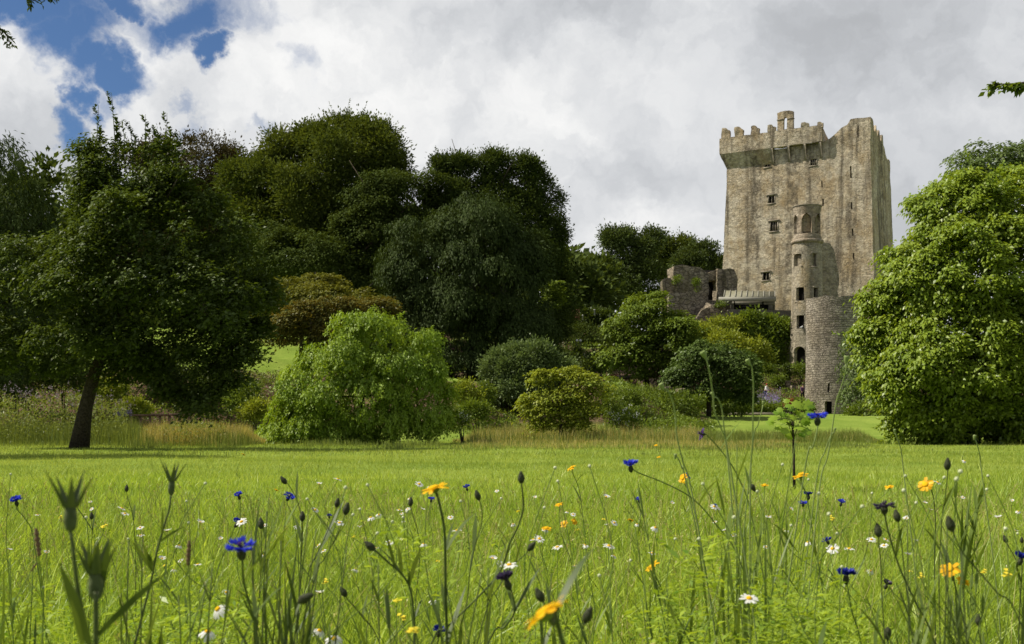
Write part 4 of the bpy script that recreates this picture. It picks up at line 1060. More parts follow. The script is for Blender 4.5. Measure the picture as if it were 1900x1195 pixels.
def blades(mb, x, y, h, w, lean, rnd, r, z=None, seg2=True):
    n = len(x); z = terrain(x, y) if z is None else z
    b = np.stack([x, y, z - .01], -1); a = r.uniform(0, 6.28, n); fa = r.uniform(0, math.pi, n)
    s = np.stack([np.cos(fa), np.sin(fa), 0 * fa], -1) * (w * .5)[:, None]
    l = np.stack([np.cos(a), np.sin(a), 0 * a], -1) * (lean * h)[:, None]; up = np.array([0, 0, 1.0])
    tip = b + l + up * h[:, None]
    if seg2:
        mid = b + l * .33 + up * (h * .58)[:, None]
        V = np.stack([b - s, b + s, mid + s * .8, mid - s * .8, tip], 1).reshape(-1, 3); k = np.arange(n)[:, None] * 5
        mb.add(V, k + [0, 1, 2, 3], None, rnd); mb.t.append(k + [3, 2, 4] + (mb.nv - len(V))); mb.rt.append(np.asarray(rnd)); mb.mt.append(np.zeros(n, int))
    else:
        V = np.stack([b - s, b + s, tip], 1).reshape(-1, 3); k = np.arange(n)[:, None] * 3
        mb.add(V, None, k + [0, 1, 2], rnd)

def scatter(r, y0, y1, dens, margin=.60, extra=1.6):
    """even spread over the wedge the picture shows"""
    n = int(dens * margin * (y1 ** 2 - y0 ** 2) + dens * extra * 2 * (y1 - y0))
    y = np.sqrt(r.uniform(y0 ** 2, y1 ** 2, n)); x = r.uniform(-1, 1, n) * (y * margin + extra)
    return x, y

M['grass'] = leaf_mat('meadow_grass', (0.180, 0.290, 0.026), (0.470, 0.570, 0.080), .47, .018, .42, tint=(1.15, 1.1, .65))
M['lawn'] = leaf_mat('lawn_grass', (0.245, 0.325, 0.045), (0.430, 0.490, 0.085), .42, .015, .45, tint=(1.12, 1.08, .75))
M['straw'] = leaf_mat('dry_grass', (0.33, 0.29, 0.085), (0.52, 0.44, 0.180), .34, .01)
M['weed'] = leaf_mat('weed_leaves', (0.100, 0.140, 0.034), (0.240, 0.280, 0.070), .34, .015)
M['herb'] = leaf_mat('herb_leaves', (0.110, 0.210, 0.018), (0.370, 0.480, 0.055), .43, .025, .4)

r = np.random.default_rng(61)
mb = MB()
x, y = scatter(r, 1.3, 7.5, 1500); pt = patch(x, y, 2.2, 1); n = len(x)
blades(mb, x, y, r.uniform(.14, .36, n) * (.65 + .6 * pt) * np.clip(.45 + y * .16, .4, 1.0), r.uniform(.003, .0065, n), r.uniform(.1, .95, n), np.clip(.6 * r.random(n) + .4 * patch(x, y, 1.3, 2), 0, 1), r)
x, y = scatter(r, 7.5, 21, 640); kp = r.random(len(x)) < np.interp(y, [7.5, 11, 21], [1, .9, .05]); x, y = x[kp], y[kp]; n = len(x); pt = patch(x, y, 1.1, 3)
blades(mb, x, y, r.uniform(.08, .22, n) * np.interp(y, [7.5, 15, 21], [1.1, .6, .3]) * (.6 + .7 * pt), r.uniform(.005, .010, n), r.uniform(.1, .95, n), np.clip(.6 * r.random(n) + .4 * patch(x, y, 1.3, 2), 0, 1), r)
x, y = scatter(r, 1.5, 8.5, 150, extra=.6); n = len(x)      # broad arching blades
for k in range(n):
    a = r.uniform(0, 6.28); L = r.uniform(.16, .42) * np.interp(y[k], [1.5, 3, 8.5], [.7, 1, .8]); b0 = np.array([x[k], y[k], terrain(x[k], y[k])]); t = np.linspace(0, 1, 6); ln = r.uniform(.15, .9)
    c = b0 + np.array([math.cos(a), math.sin(a), 0]) * (L * ln * t ** 1.6)[:, None] + np.array([0, 0, 1.0]) * (L * (t - ln * .45 * t ** 2.4))[:, None]; s = np.array([-math.sin(a), math.cos(a), 0]) + r.normal(0, .3, 3)
    w = (r.uniform(.0025, .0055) * np.array([.7, 1, 1, .85, .5, .05]))[:, None]; V = np.stack([c - s * w, c + s * w], 1).reshape(-1, 3)
    mb.add(V, [(2 * q_, 2 * q_ + 1, 2 * q_ + 3, 2 * q_ + 2) for q_ in range(5)], None, float(np.clip(r.choice([.1, .9]) + r.normal(0, .12), 0, 1)))
tag(mb.build('meadow_grass', [M['grass']]), kind='stuff')
mb = MB()
x, y = scatter(r, 9.5, 30, 330); n = len(x)
blades(mb, x, y, r.uniform(.03, .075, n), r.uniform(.008, .014, n), r.uniform(.1, .7, n), np.clip(.35 * r.random(n) + .65 * patch(x, y, .5, 4) + .5 * patch(x, y, 2.2, 14) - .25, 0, 1), r, seg2=False)
x, y = scatter(r, 30, 56, 110); n = len(x)
blades(mb, x, y, r.uniform(.03, .08, n), r.uniform(.014, .024, n), r.uniform(.1, .7, n), np.clip(.35 * r.random(n) + .65 * patch(x, y, .45, 4) + .5 * patch(x, y, 1.7, 15) - .25, 0, 1), r, seg2=False)
# taller tufts and clover left standing in the lawn
for _ in range(800):
    yy = r.uniform(13, 48); xx = r.uniform(-.52, .52) * yy; nn = int(r.integers(8, 26)); sz = r.uniform(.08, .3)
    blades(mb, xx + r.normal(0, sz, nn), yy + r.normal(0, sz, nn), r.uniform(.06, .20, nn), r.uniform(.010, .018, nn), r.uniform(.2, .9, nn), np.clip(r.normal(r.choice([.05, .95]), .15, nn), 0, 1), r, seg2=False)
tag(mb.build('lawn_grass', [M['lawn']]), kind='stuff')

# flowering grass stalks and dead stems in the near meadow
mb = MB(); r = np.random.default_rng(67)
x, y = scatter(r, 1.5, 11, 42, extra=.6)
for xx, yy in zip(x, y):
    h = r.uniform(.22, .5) * (.75 if yy > 6 else 1); a = r.uniform(0, 6.28); ln = r.uniform(.05, .5) * h; dv = np.array([math.cos(a), math.sin(a), 0])
    b0 = np.array([xx, yy, terrain(xx, yy)]); p1 = b0 + dv * ln * .3 + [0, 0, h * .6]; p2 = b0 + dv * ln + [0, 0, h]; w_ = .0009 + .00018 * yy; rn = r.random()
    tube(mb, [b0, p1, p2], [w_, w_ * .8, w_ * .5], 3, rn, False)
    if r.random() < .55:
        k = 7; C = p2 + (p2 - p1) * r.uniform(-.25, .12, k)[:, None]; leaves(mb, C, (p2 - p1) / h * 2 + r.normal(0, .5, (k, 3)), r.normal(size=(k, 3)), r.uniform(.008, .018, k) * (1 + yy * .06), r.uniform(.003, .005, k) * (1 + yy * .06), np.full(k, rn))
M['stalk'] = leaf_mat('grass_stalks', (0.20, 0.27, 0.045), (0.52, 0.48, 0.20), .3, .01)
tag(mb.build('grass_stalks', [M['stalk']]), kind='stuff')

# rough tall grass along the far edge of the meadow: straw in the middle, green weeds on the left
def edge_band(px0, px1, Y0, Y1, n, h0, h1, w, r, mb, lean=.35, skip=None):
    y = r.uniform(Y0, Y1, n); px = r.uniform(px0, px1, n); y = y + 1.1 * np.sin(px * .013 + 1) + .8 * np.sin(px * .041) + r.exponential(.5, n) * r.choice([-1, 1], n); x = (px - CX) / F * y
    pt = np.clip(.5 * patch(x, y, .55, int(px0) + 7) + .5 * patch(x, y, 2.1, int(px0) + 9) + r.normal(0, .05, n), 0, 1); kp = r.random(n) < np.clip((pt - .22) * 2.6, .06, 1); y, px, x, pt = y[kp], px[kp], x[kp], pt[kp]; n = len(x); fade = np.clip((px - px0) / 45, .25, 1) * np.clip((px1 - px) / 45, .25, 1)
    h = r.uniform(h0, h1, n) * (.5 + .8 * pt) * fade
    blades(mb, x, y, h, np.full(n, w) * r.uniform(.6, 1.3, n), r.uniform(.05, lean, n), np.clip(.6 * r.random(n) + .4 * pt, 0, 1), r)
mb = MB()
edge_band(840, 1340, 48.5, 56, 9500, .35, .9, .015, r, mb)
edge_band(840, 1480, 37, 50, 6000, .08, .30, .014, r, mb)
edge_band(1340, 1640, 51, 58, 2200, .2, .5, .016, r, mb)
edge_band(230, 500, 44.5, 52, 12000, .5, 1.05, .016, r, mb)
edge_band(840, 1500, 46.5, 50, 5000, .12, .3, .016, r, mb)
tag(mb.build('dry_grass', [M['straw']]), kind='stuff')
mb = MB()
edge_band(840, 1640, 48.0, 57, 32000, .2, .72, .018, r, mb)
edge_band(-120, 300, 43.5, 51, 11000, .5, 1.2, .020, r, mb, .25)
edge_band(210, 500, 43.5, 46, 4500, .3, .8, .018, r, mb, .3)
edge_band(820, 1640, 36, 50, 14000, .05, .24, .016, r, mb)
edge_band(-120, 850, 40.5, 46, 8000, .08, .34, .018, r, mb)
edge_band(-120, 1900, 30, 42, 9000, .04, .16, .014, r, mb)
edge_band(1600, 2000, 47, 52, 3000, .10, .3, .018, r, mb)
tag(mb.build('rough_grass', [M['weed']]), kind='stuff')

def leafmass(mb, r, n, px0, px1, Y0, Y1, h, L, wid=.45, zlo=0.0, up=.8):
    y = r.uniform(Y0, Y1, n); px = r.uniform(px0, px1, n); x = (px - CX) / F * y; pt = patch(x, y, .8, int(px0) + 3)
    C = np.stack([x, y, terrain(x, y) + zlo + (h * (.35 + .9 * pt)) * r.random(n) ** .7], -1)
    leaves(mb, C, r.normal(size=(n, 3)) + [0, 0, up], r.normal(size=(n, 3)) * .7 + [-.2, -.1, .9], L * r.uniform(.6, 1.3, n), L * wid * r.uniform(.6, 1.2, n), np.clip(.5 * r.random(n) + .5 * pt, 0, 1))
mb = MB()
leafmass(mb, r, 9000, -120, 235, 44, 50.5, 1.75, .15, .3)
leafmass(mb, r, 2600, 235, 420, 43.2, 45.5, .75, .12, .3)
leafmass(mb, r, 1200, 1135, 1240, 51, 54, .9, .12, .3)
leafmass(mb, r, 900, 1340, 1490, 53, 57, .35, .12, .4)
tag(mb.build('weeds', [M['weed']]), kind='stuff')
# planted bank behind: ground cover in several colours
M['heather'] = leaf_mat('heather', (0.10, 0.060, 0.055), (0.20, 0.125, 0.115), .15, .01)
mb = MB()
leafmass(mb, r, 9000, 150, 520, 56.5, 67, .5, .17, .5); leafmass(mb, r, 3500, 840, 960, 57, 67, .45, .17, .5)
leafmass(mb, r, 7000, 1120, 1300, 58, 70, .55, .17, .5); leafmass(mb, r, 6000, -120, 160, 57, 70, 1.0, .2, .5)
leafmass(mb, r, 5000, 840, 1140, 84, 108, .5, .28, .5); leafmass(mb, r, 3500, 1380, 1500, 108, 124, .45, .26, .5)
leafmass(mb, r, 3000, 1040, 1330, 60, 66, .6, .16, .5)
tag(mb.build('ground_cover', [M['lf_mid']]), kind='stuff')
mb = MB()
leafmass(mb, r, 5000, 180, 520, 57.5, 66.5, .45, .13, .4); leafmass(mb, r, 1500, 845, 930, 58, 65, .3, .13, .4)
leafmass(mb, r, 900, 1380, 1500, 110, 121, .3, .2, .4); leafmass(mb, r, 700, 1120, 1180, 78, 82, .35, .16, .4)
tag(mb.build('heather', [M['heather']]), kind='stuff')
M['lavender'] = leaf_mat('lavender_flowers', (0.21, 0.17, 0.36), (0.36, 0.30, 0.52), .25, .0, tint=(1, .9, 1.1))
mb = MB(); leafmass(mb, r, 1500, 1385, 1450, 103, 108.5, 1.15, .16, .3, zlo=.9)
leafmass(mb, r, 300, 215, 245, 50, 51, .4, .1, .3, zlo=1.2)
tag(mb.build('lavender', [M['lavender']]), kind='stuff')
# long dark hedge bank between the lower lawn and the terrace
mb = crown_mesh([(px, (752 if px < 1370 else 757) - 3 * math.sin(px * .03), 32, (17 if px < 1370 else 11)) for px in range(1165, 1500, 26)], 99, 1500, 14, .2, 'ball', .4, .5, 71, lump=.15)
hd = tag(mb.build('hedge', [M['lf_mid']]), 'long dark green hedge bank between the lower lawn and the castle terrace', 'hedge')

# leafy herbs low in the near meadow
mb = MB()
for k_ in range(900):
    yy = math.sqrt(r.uniform(1.6 ** 2, 7.0 ** 2)); xx = r.uniform(-1, 1) * (yy * .5 + .2); nl = r.integers(10, 26); hh = r.uniform(.05, .22)
    big = r.random() < .35
    a = r.uniform(0, 6.28, nl); t = r.random(nl)
    C = np.stack([xx + r.normal(0, .025, nl), yy + r.normal(0, .025, nl), hh * t + .02], -1)
    D = np.stack([np.cos(a), np.sin(a), r.uniform(.1, .9, nl)], -1); Ls = r.uniform(.018, .045, nl) * (1.35 if big else 1)
    leaves(mb, C, D, np.stack([-np.cos(a) * .4, -np.sin(a) * .4, 1 + 0 * a], -1) + r.normal(0, .2, (nl, 3)), Ls, Ls * (.36 if big else .16), np.clip(r.normal(.5, .25, nl), 0, 1))
tag(mb.build('undergrowth', [M['herb']]), kind='stuff')
mb = MB()
for cx_, cy_, n_ in ((1480, 1090, 500), (1430, 1150, 500), (1560, 1150, 350), (300, 1130, 300), (1330, 1010, 260), (1020, 1160, 250), (1250, 1130, 350), (760, 1000, 160), (60, 1120, 300), (420, 1120, 250)):
    for _ in range(n_ // 5):
        yy = r.uniform(2.0, 3.4); px = r.normal(cx_, 45); xx = (px - CX) / F * yy; zz = max(.05, H + (HZ - r.normal(cy_, 25)) / F * yy); nl = 12
        a = r.uniform(0, 6.28, nl); C = np.stack([xx + r.normal(0, .03, nl), yy + r.normal(0, .03, nl), zz - .12 * r.random(nl)], -1)
        D = np.stack([np.cos(a), np.sin(a), r.uniform(-.1, .8, nl)], -1); Ls = r.uniform(.014, .034, nl)
        leaves(mb, C, D, np.stack([-np.cos(a) * .3, -np.sin(a) * .3, 1 + 0 * a], -1) + r.normal(0, .25, (nl, 3)), Ls, Ls * r.choice([.16, .32], nl), np.clip(r.normal(.6, .25, nl), 0, 1))
tag(mb.build('broad_leaves', [M['herb']]), kind='stuff')

# feathery weeds filling the near meadow between the flowers
mb = MB(); r = np.random.default_rng(83)
x, y = scatter(r, 1.7, 9.5, 52, extra=.5)
for xx, yy in zip(x, y):
    h = r.uniform(.12, .38) * np.interp(yy, [1.7, 3, 9.5], [.75, 1, .85]); nl = int(r.integers(16, 30)); a = r.uniform(0, 6.28); t = r.random(nl)
    top = np.array([math.cos(a), math.sin(a), 0]) * h * r.uniform(.05, .5); b0 = np.array([xx, yy, terrain(xx, yy)]); c = b0 + top * (t ** 1.5)[:, None] + np.array([0, 0, 1.0]) * (h * t)[:, None]
    tube(mb, [b0, b0 + top * .35 + [0, 0, h * .5], b0 + top + [0, 0, h]], [.0012, .001, .0007], 3, .3, False)
    aa = r.uniform(0, 6.28, nl); L = r.uniform(.018, .05, nl) * (1.25 - .7 * t) * (1 + yy * .04)
    leaves(mb, c, np.stack([np.cos(aa), np.sin(aa), r.uniform(.1, 1.0, nl)], -1), np.stack([-np.cos(aa) * .5, -np.sin(aa) * .5, 1 + 0 * aa], -1) + r.normal(0, .25, (nl, 3)), L, L * r.uniform(.10, .22), np.clip(r.normal(r.uniform(.2, .8), .15, nl), 0, 1))
tag(mb.build('feathery_weeds', [M['herb']]), kind='stuff')

# ------------------------------------------------------------------ meadow flowers
M['white'] = leaf_mat('white_petals', (0.66, 0.66, 0.63), (0.80, 0.80, 0.78), .35, .01, tint=(1, 1, 1))
M['yellow'] = leaf_mat('yellow_petals', (0.68, 0.35, 0.008), (0.80, 0.50, 0.015), .32, .01, tint=(1.05, 1, .5))
M['lemon'] = leaf_mat('lemon_petals', (0.74, 0.60, 0.04), (0.85, 0.72, 0.08), .35, .01, tint=(1, 1, .6))
M['blue'] = leaf_mat('blue_florets', (0.012, 0.020, 0.36), (0.040, 0.060, 0.62), .35, .01, tint=(1, 1, 1.1))
M['deepblue'] = leaf_mat('deep_blue_florets', (0.008, 0.014, 0.20), (0.020, 0.035, 0.34), .3, .01, tint=(1, 1, 1.1))
M['violet'] = leaf_mat('violet_florets', (0.05, 0.018, 0.12), (0.12, 0.05, 0.25), .3, .01, tint=(1, .9, 1))
M['dusk'] = leaf_mat('withered_florets', (0.030, 0.024, 0.060), (0.060, 0.040, 0.085), .2, .01, tint=(1, .9, 1))
M['disc'] = leaf_mat('flower_disc', (0.62, 0.33, 0.010), (0.78, 0.48, 0.02), .1, .0)
M['stem'] = plain_mat('stem', (0.190, 0.260, 0.055), (0.120, 0.175, 0.038), 40, .7, trans=.2)
M['stem_pale'] = plain_mat('pale_stem', (0.30, 0.36, 0.14), (0.20, 0.27, 0.08), 40, .7, trans=.2)
M['stem_dark'] = plain_mat('dark_stem', (0.090, 0.120, 0.036), (0.060, 0.082, 0.026), 40, .7, trans=.1)
M['bud'] = plain_mat('scaly_bud', (0.050, 0.060, 0.026), (0.024, 0.024, 0.012), 260, .7, .3)
M['palebud'] = plain_mat('pale_bud', (0.60, 0.60, 0.44), (0.36, 0.42, 0.20), 260, .7)
M['brown'] = plain_mat('seed_spike', (0.19, 0.115, 0.070), (0.085, 0.052, 0.034), 330, .9)
M['cockle'] = plain_mat('ribbed_calyx', (0.115, 0.140, 0.065), (0.070, 0.090, 0.038), 90, .8, .2, trans=.15)
M['sepal'] = leaf_mat('sepals', (0.050, 0.070, 0.026), (0.075, 0.100, 0.036), .10, .02)
M['lf_stem'] = leaf_mat('stem_leaves', (0.090, 0.140, 0.026), (0.180, 0.245, 0.044), .38, .015)
M['lf_stem_dark'] = leaf_mat('dark_stem_leaves', (0.062, 0.094, 0.024), (0.120, 0.165, 0.038), .34, .015)

def petal(mb, a, r0, r1, w, rise, curl, rnd, notch=.0, elev=0.0):
    """one ray petal in direction a from radius r0 to r1"""
    t = np.array([0, .35, .75, 1.0]); ww = np.array([.45, .95, 1.0, .62]) * w / 2
    rr = r0 + (r1 - r0) * t; zz = rise * t - curl * t ** 2 + elev
    d = np.array([math.cos(a), math.sin(a), 0]); s = np.array([-math.sin(a), math.cos(a), 0])
    V = []
    for k in range(4):
        c = d * rr[k] + np.array([0, 0, zz[k]]); V += [c - s * ww[k], c + np.array([0, 0, -.04 * w]), c + s * ww[k]]
    V[10] = V[10] - d * notch
    mb.add(V, [(3 * k + a_, 3 * k + a_ + 1, 3 * k + a_ + 4, 3 * k + a_ + 3) for k in range(3) for a_ in (0, 1)], None, rnd)

PROTO = {}
def proto(key, parts):
    PROTO[key] = parts     # list of (part name, mesh)
def mk_daisy(key, n, rise, curl, seed):
    r = np.random.default_rng(seed); mb = MB()
    for k in range(n):
        if r.random() < .06: continue
        petal(mb, k / n * 6.283 + r.normal(0, .06), .2, r.uniform(.86, 1.05), .30, rise + r.normal(0, .06), curl + r.normal(0, .08), r.random())
    d = MB(); lathe(d, [(.31, -.03), (.32, .05), (.24, .14), (.10, .19), (.001, .2)], 10)
    c = MB(); lathe(c, [(.05, -.22), (.22, -.14), (.30, -.04), (.29, 0)], 9)
    proto(key, [('petals', mb.mesh('daisy_petals', [M['white']])), ('disc', d.mesh('daisy_disc', [M['disc']], smooth=True)), ('calyx', c.mesh('daisy_calyx', [M['stem']], smooth=True))])
mk_daisy('daisy', 15, .05, .12, 1); mk_daisy('daisy_droop', 13, .0, .55, 2); mk_daisy('daisy_cup', 14, .45, .1, 3)
def mk_marigold(key, n, rise, curl, seed):
    r = np.random.default_rng(seed); mb = MB()
    for k in range(n):
        petal(mb, k / n * 6.283 + r.normal(0, .05), .25, r.uniform(.85, 1.05), .40, rise + r.normal(0, .07), curl + r.normal(0, .1), r.random(), .07, elev=r.uniform(-.02, .02))
    d = MB(); lathe(d, [(.36, -.02), (.37, .07), (.26, .16), (.10, .18), (.001, .17)], 12)
    c = MB(); lathe(c, [(.06, -.36), (.20, -.32), (.33, -.18), (.37, -.04), (.36, 0)], 10)
    proto(key, [('petals', mb.mesh('marigold_petals', [M['yellow']])), ('disc', d.mesh('marigold_disc', [M['disc']], smooth=True)), ('calyx', c.mesh('marigold_calyx', [M['stem']], smooth=True))])
mk_marigold('marigold', 14, .10, .05, 4); mk_marigold('marigold_open', 13, .16, .25, 5)
def mk_corn(key, mat, inner, n, elev, seed, droop=0.0):
    r = np.random.default_rng(seed); mb = MB()
    for k in range(n):
        a = k / n * 6.283 + r.normal(0, .12); e = elev + r.normal(0, .14) - droop
        d = np.array([math.cos(a) * math.cos(e), math.sin(a) * math.cos(e), math.sin(e)]); s = np.array([-math.sin(a), math.cos(a), 0]); u = np.cross(d, s) * -1
        L0 = r.uniform(.40, .56); base = np.array([0, 0, .02]) + d * .12; th = base + d * L0
        tube(mb, [base, base + d * L0 * .6, th], [.03, .035, .09], 5, r.random(), False)
        for j in range(5):
            aa = (j - 2) * .42 + r.normal(0, .08); dd = unit(d + s * math.sin(aa) * 1.1 + u * (.28 * math.cos(j * 2.2) + .1)); Ln = r.uniform(.40, .56)
            leaves(mb, np.array([th - d * .08]), np.array([dd]), np.array([u + r.normal(0, .2, 3)]), [Ln], [Ln * .55], [r.random()], .1)
    i = MB()
    for k in range(14):
        a = r.uniform(0, 6.283); e = r.uniform(.75, 1.4); d = np.array([math.cos(a) * math.cos(e), math.sin(a) * math.cos(e), math.sin(e)])
        tube(i, [d * .08, d * r.uniform(.36, .5)], [.035, .02], 4, r.random())
    c = MB(); lathe(c, [(.06, -.80), (.19, -.70), (.29, -.48), (.30, -.30), (.22, -.10), (.17, .06), (.05, .08)], 10)
    proto(key, [('florets', mb.mesh('cornflower_florets', [M[mat]])), ('stamens', i.mesh('cornflower_stamens', [M[inner]])), ('calyx', c.mesh('cornflower_calyx', [M['bud']], smooth=True))])
mk_corn('corn', 'blue', 'violet', 15, .50, 6); mk_corn('corn_flat', 'blue', 'violet', 13, .22, 7); mk_corn('corn_deep', 'deepblue', 'dusk', 16, .55, 8)
mk_corn('corn_dusk', 'dusk', 'dusk', 14, .75, 9); mk_corn('corn_ragged', 'dusk', 'dusk', 13, .45, 10, .45); mk_corn('corn_violet', 'violet', 'violet', 6, .15, 11, .5)
# buds: radius scaled so that half the length = 1
b = MB(); lathe(b, [(.10, -1), (.32, -.82), (.52, -.45), (.56, -.1), (.44, .35), (.27, .72), (.20, .9), (.08, 1.0), (.001, 1.0)], 10); proto('bud', [('bud_head', b.mesh('bud_head', [M['bud']], smooth=True))])
b = MB(); lathe(b, [(.15, -1), (.6, -.8), (.92, -.3), (.95, .2), (.7, .65), (.3, .95), (.001, 1.0)], 10); proto('roundbud', [('bud_head', b.mesh('round_bud', [M['palebud']], smooth=True))])
b = MB(); lathe(b, [(.12, -1), (.3, -.6), (.52, 0.0), (.62, .55), (.66, .85), (.5, 1.0), (.001, .96)], 10); proto('seedhead', [('seed_head', b.mesh('seed_head', [M['stem_pale']], smooth=True))])
r = np.random.default_rng(12); b = MB(); pr = [(.02, -1)] + [(.17 + .05 * math.sin(k * 2.1) + r.uniform(-.02, .02) - .10 * abs(k / 16 - .5) ** 2 * 2, -1 + 2 * k / 16) for k in range(1, 16)] + [(.01, 1)]
lathe(b, pr, 9); proto('spike', [('seed_spike', b.mesh('seed_spike', [M['brown']]))])
m_ = MB()
for k in range(7):
    c = r.normal(0, .45, 3) * [1, 1, .5]
    for j in range(4):
        a = j * 1.571 + k; d = np.array([math.cos(a), math.sin(a), .25]); leaves(m_, np.array([c]), np.array([d]), np.array([[0, 0, 1.0]]), [.5], [.42], [r.random()], .1)
c_ = MB()
for k in range(5): tube(c_, [(0, 0, -1.2), r.normal(0, .4, 3) * [1, 1, .5]], [.03, .02], 4)
proto('mustard', [('petals', m_.mesh('mustard_petals', [M['lemon']])), ('flower_stalks', c_.mesh('mustard_stalks', [M['stem']]))])
RADIUS = {'daisy': .0175, 'daisy_droop': .0165, 'daisy_cup': .016, 'marigold': .0225, 'marigold_open': .023, 'corn': .021, 'corn_flat': .022, 'corn_deep': .021, 'corn_dusk': .019, 'corn_ragged': .019, 'corn_violet': .017,
          'bud': .0115, 'roundbud': .0042, 'seedhead': .008, 'spike': .019, 'mustard': .012}
CAT = {'daisy': 'daisy', 'daisy_droop': 'daisy', 'daisy_cup': 'daisy', 'marigold': 'marigold', 'marigold_open': 'marigold', 'corn': 'cornflower', 'corn_flat': 'cornflower', 'corn_deep': 'cornflower', 'corn_dusk': 'cornflower',
       'corn_ragged': 'cornflower', 'corn_violet': 'cornflower', 'bud': 'flower bud', 'roundbud': 'flower bud', 'seedhead': 'seed head', 'spike': 'grass spike', 'mustard': 'yellow flower'}
NAME = {'daisy': 'daisy', 'marigold': 'corn_marigold', 'cornflower': 'cornflower', 'flower bud': 'flower_bud', 'seed head': 'seed_head_stalk', 'grass spike': 'plantain_spike', 'yellow flower': 'mustard_flower'}
GROUP = {'daisy': 'daisies in the meadow', 'marigold': 'corn marigolds in the meadow', 'cornflower': 'cornflowers in the meadow', 'flower bud': 'flower buds in the meadow', 'seed head': 'tall nodding seed heads', 'grass spike': 'brown grass spikes', 'yellow flower': 'small yellow meadow flowers'}

def smooth_path(pts, n=4):
    pts = np.asarray(pts, float)
    if len(pts) < 3:
        return np.array([pts[0] * (1 - t) + pts[-1] * t for t in np.linspace(0, 1, 5)])
    o = []
    for i in range(len(pts) - 1):
        p0, p1, p2, p3 = pts[max(i - 1, 0)], pts[i], pts[i + 1], pts[min(i + 2, len(pts) - 1)]
        for t in np.linspace(0, 1, n, endpoint=False):
            o.append(.5 * (2 * p1 + (p2 - p0) * t + (2 * p0 - 5 * p1 + 4 * p2 - p3) * t * t + (3 * p1 - p0 - 3 * p2 + p3) * t ** 3))
    o.append(pts[-1]); return np.array(o)

frng = np.random.default_rng(91)
def flower(kind, px, py, w, label, path=None, axis=None, leaf=None, Y=None, stem='stem', sr=None, rad=None, roll=None):
    """w: width seen (px) for flowers, length seen for buds and spikes; path: stem points seen below the head"""
    R0 = (rad or RADIUS[kind]) * frng.uniform(.94, 1.06)
    Y = Y or 2 * R0 * F / w; R0 = w / F * Y / 2
    cat = CAT[kind]
    c = P(px, py, Y); z0 = gz(c[0], Y)
    if c[2] < z0 + .06: c[2] = z0 + .06
    if path: pts = [c] + [P(a, b, Y + .02 * k) for k, (a, b) in enumerate(path)]
    else:
        bx = frng.normal(0, .24) * (c[2] - z0); b2 = frng.normal(0, .05) * (c[2] - z0); pts = [c, c + [bx * .12 + b2, .0, -(c[2] - z0) * .22], c + [bx * .35 - b2, .01, -(c[2] - z0) * .45], c + [bx * .7 + b2 * .6, .01, -(c[2] - z0) * .72]]
    last = pts[-1]; prev = pts[-2]; dz = last[2] - gz(last[0], last[1])
    if dz > .03:
        dr = (last - prev); dr = dr / max(abs(dr[2]), .02)
        kx = np.clip(dr[0], -.7, .7) * .5
        pts += [last + [kx * dz * .5, .01, -dz * .5], last + [kx * dz * .75, .02, -dz - .01]]
    pts = smooth_path(pts)
    ax = np.array(axis, float) if axis is not None else unit(pts[0] - pts[2]) + frng.normal(0, .22, 3) * (0.3 if cat == 'flower bud' else 1)
    ax = ax / np.linalg.norm(ax)
    base = pts[-1].copy()
    t = thing(NAME[cat], tuple(base), label, cat, GROUP[cat])
    qt = Vector((0, 0, 1)).rotation_difference(Vector(ax)) @ Quaternion((0, 0, 1), frng.uniform(0, 6.28) if roll is None else roll)
    for nm, me in PROTO[kind]:
        o = bpy.data.objects.new(nm, me); COL.objects.link(o); o.parent = t
        o.location = Vector(c - base); o.rotation_mode = 'QUATERNION'; o.rotation_quaternion = qt; o.scale = (R0,) * 3
    off = {'daisy': .15, 'marigold': .3, 'cornflower': .72, 'flower bud': .9, 'seed head': .9, 'grass spike': .95, 'yellow flower': 1.1}[cat] * R0
    sp = pts.copy(); sp[0] = c - ax * off
    if len(sp) > 2: sp[1] = sp[1] * .5 + (c - ax * (off + R0 * .8)) * .5
    sr = (sr or (.0016 if cat in ('marigold', 'cornflower', 'seed head') else .0011)) * .85
    mb = MB(); tube(mb, sp, np.linspace(sr, sr * 1.35, len(sp)), 5); mb.build('stem', [M[stem]], t, smooth=True)
    nl = leaf if leaf is not None else (0 if cat in ('seed head', 'grass spike') else int(frng.integers(2, 6)))
    if nl:
        mb = MB(); n = len(sp)
        for k in range(nl):
            i = int(frng.uniform(.3, .95) * (n - 1)); a = frng.uniform(0, 6.28); L = frng.uniform(.05, .13)
            d0 = np.array([math.cos(a) * .6, math.sin(a) * .6, .85]); ribbon(mb, sp[i], d0, L, L * frng.uniform(.05, .09), frng.uniform(.1, .7), frng.random())
        mb.build('leaves', [M['lf_stem_dark' if stem == 'stem_dark' else 'lf_stem']], t)
    return t

def ribbon(mb, b, d, L, w, droop, rnd, seg=5, side=None):
    """a long narrow leaf arching from b"""
    d = unit(np.asarray(d, float)); s = unit(np.cross(d, [0.02, .03, 1.0])) if side is None else np.asarray(side, float)
    t = np.linspace(0, 1, seg + 1); c = np.asarray(b) + d * L * t[:, None] - np.array([0, 0, 1.0]) * (droop * L * t ** 2 * .5)[:, None]
    ww = (w * .5 * np.array([np.interp(x, [0, .15, .55, 1], [.6, .9, 1, .05]) for x in t]))[:, None]
    V = np.stack([c - s * ww, c + s * ww], 1).reshape(-1, 3)
    mb.add(V, [(2 * k, 2 * k + 1, 2 * k + 3, 2 * k + 2) for k in range(seg)], None, rnd)

LM = []    # landmarks: (px, py, how one would call it)
def big(kind, px, py, w, label, short=None, **kw):
    if short: LM.append((px, py, short))
    return flower(kind, px, py, w, label, **kw)

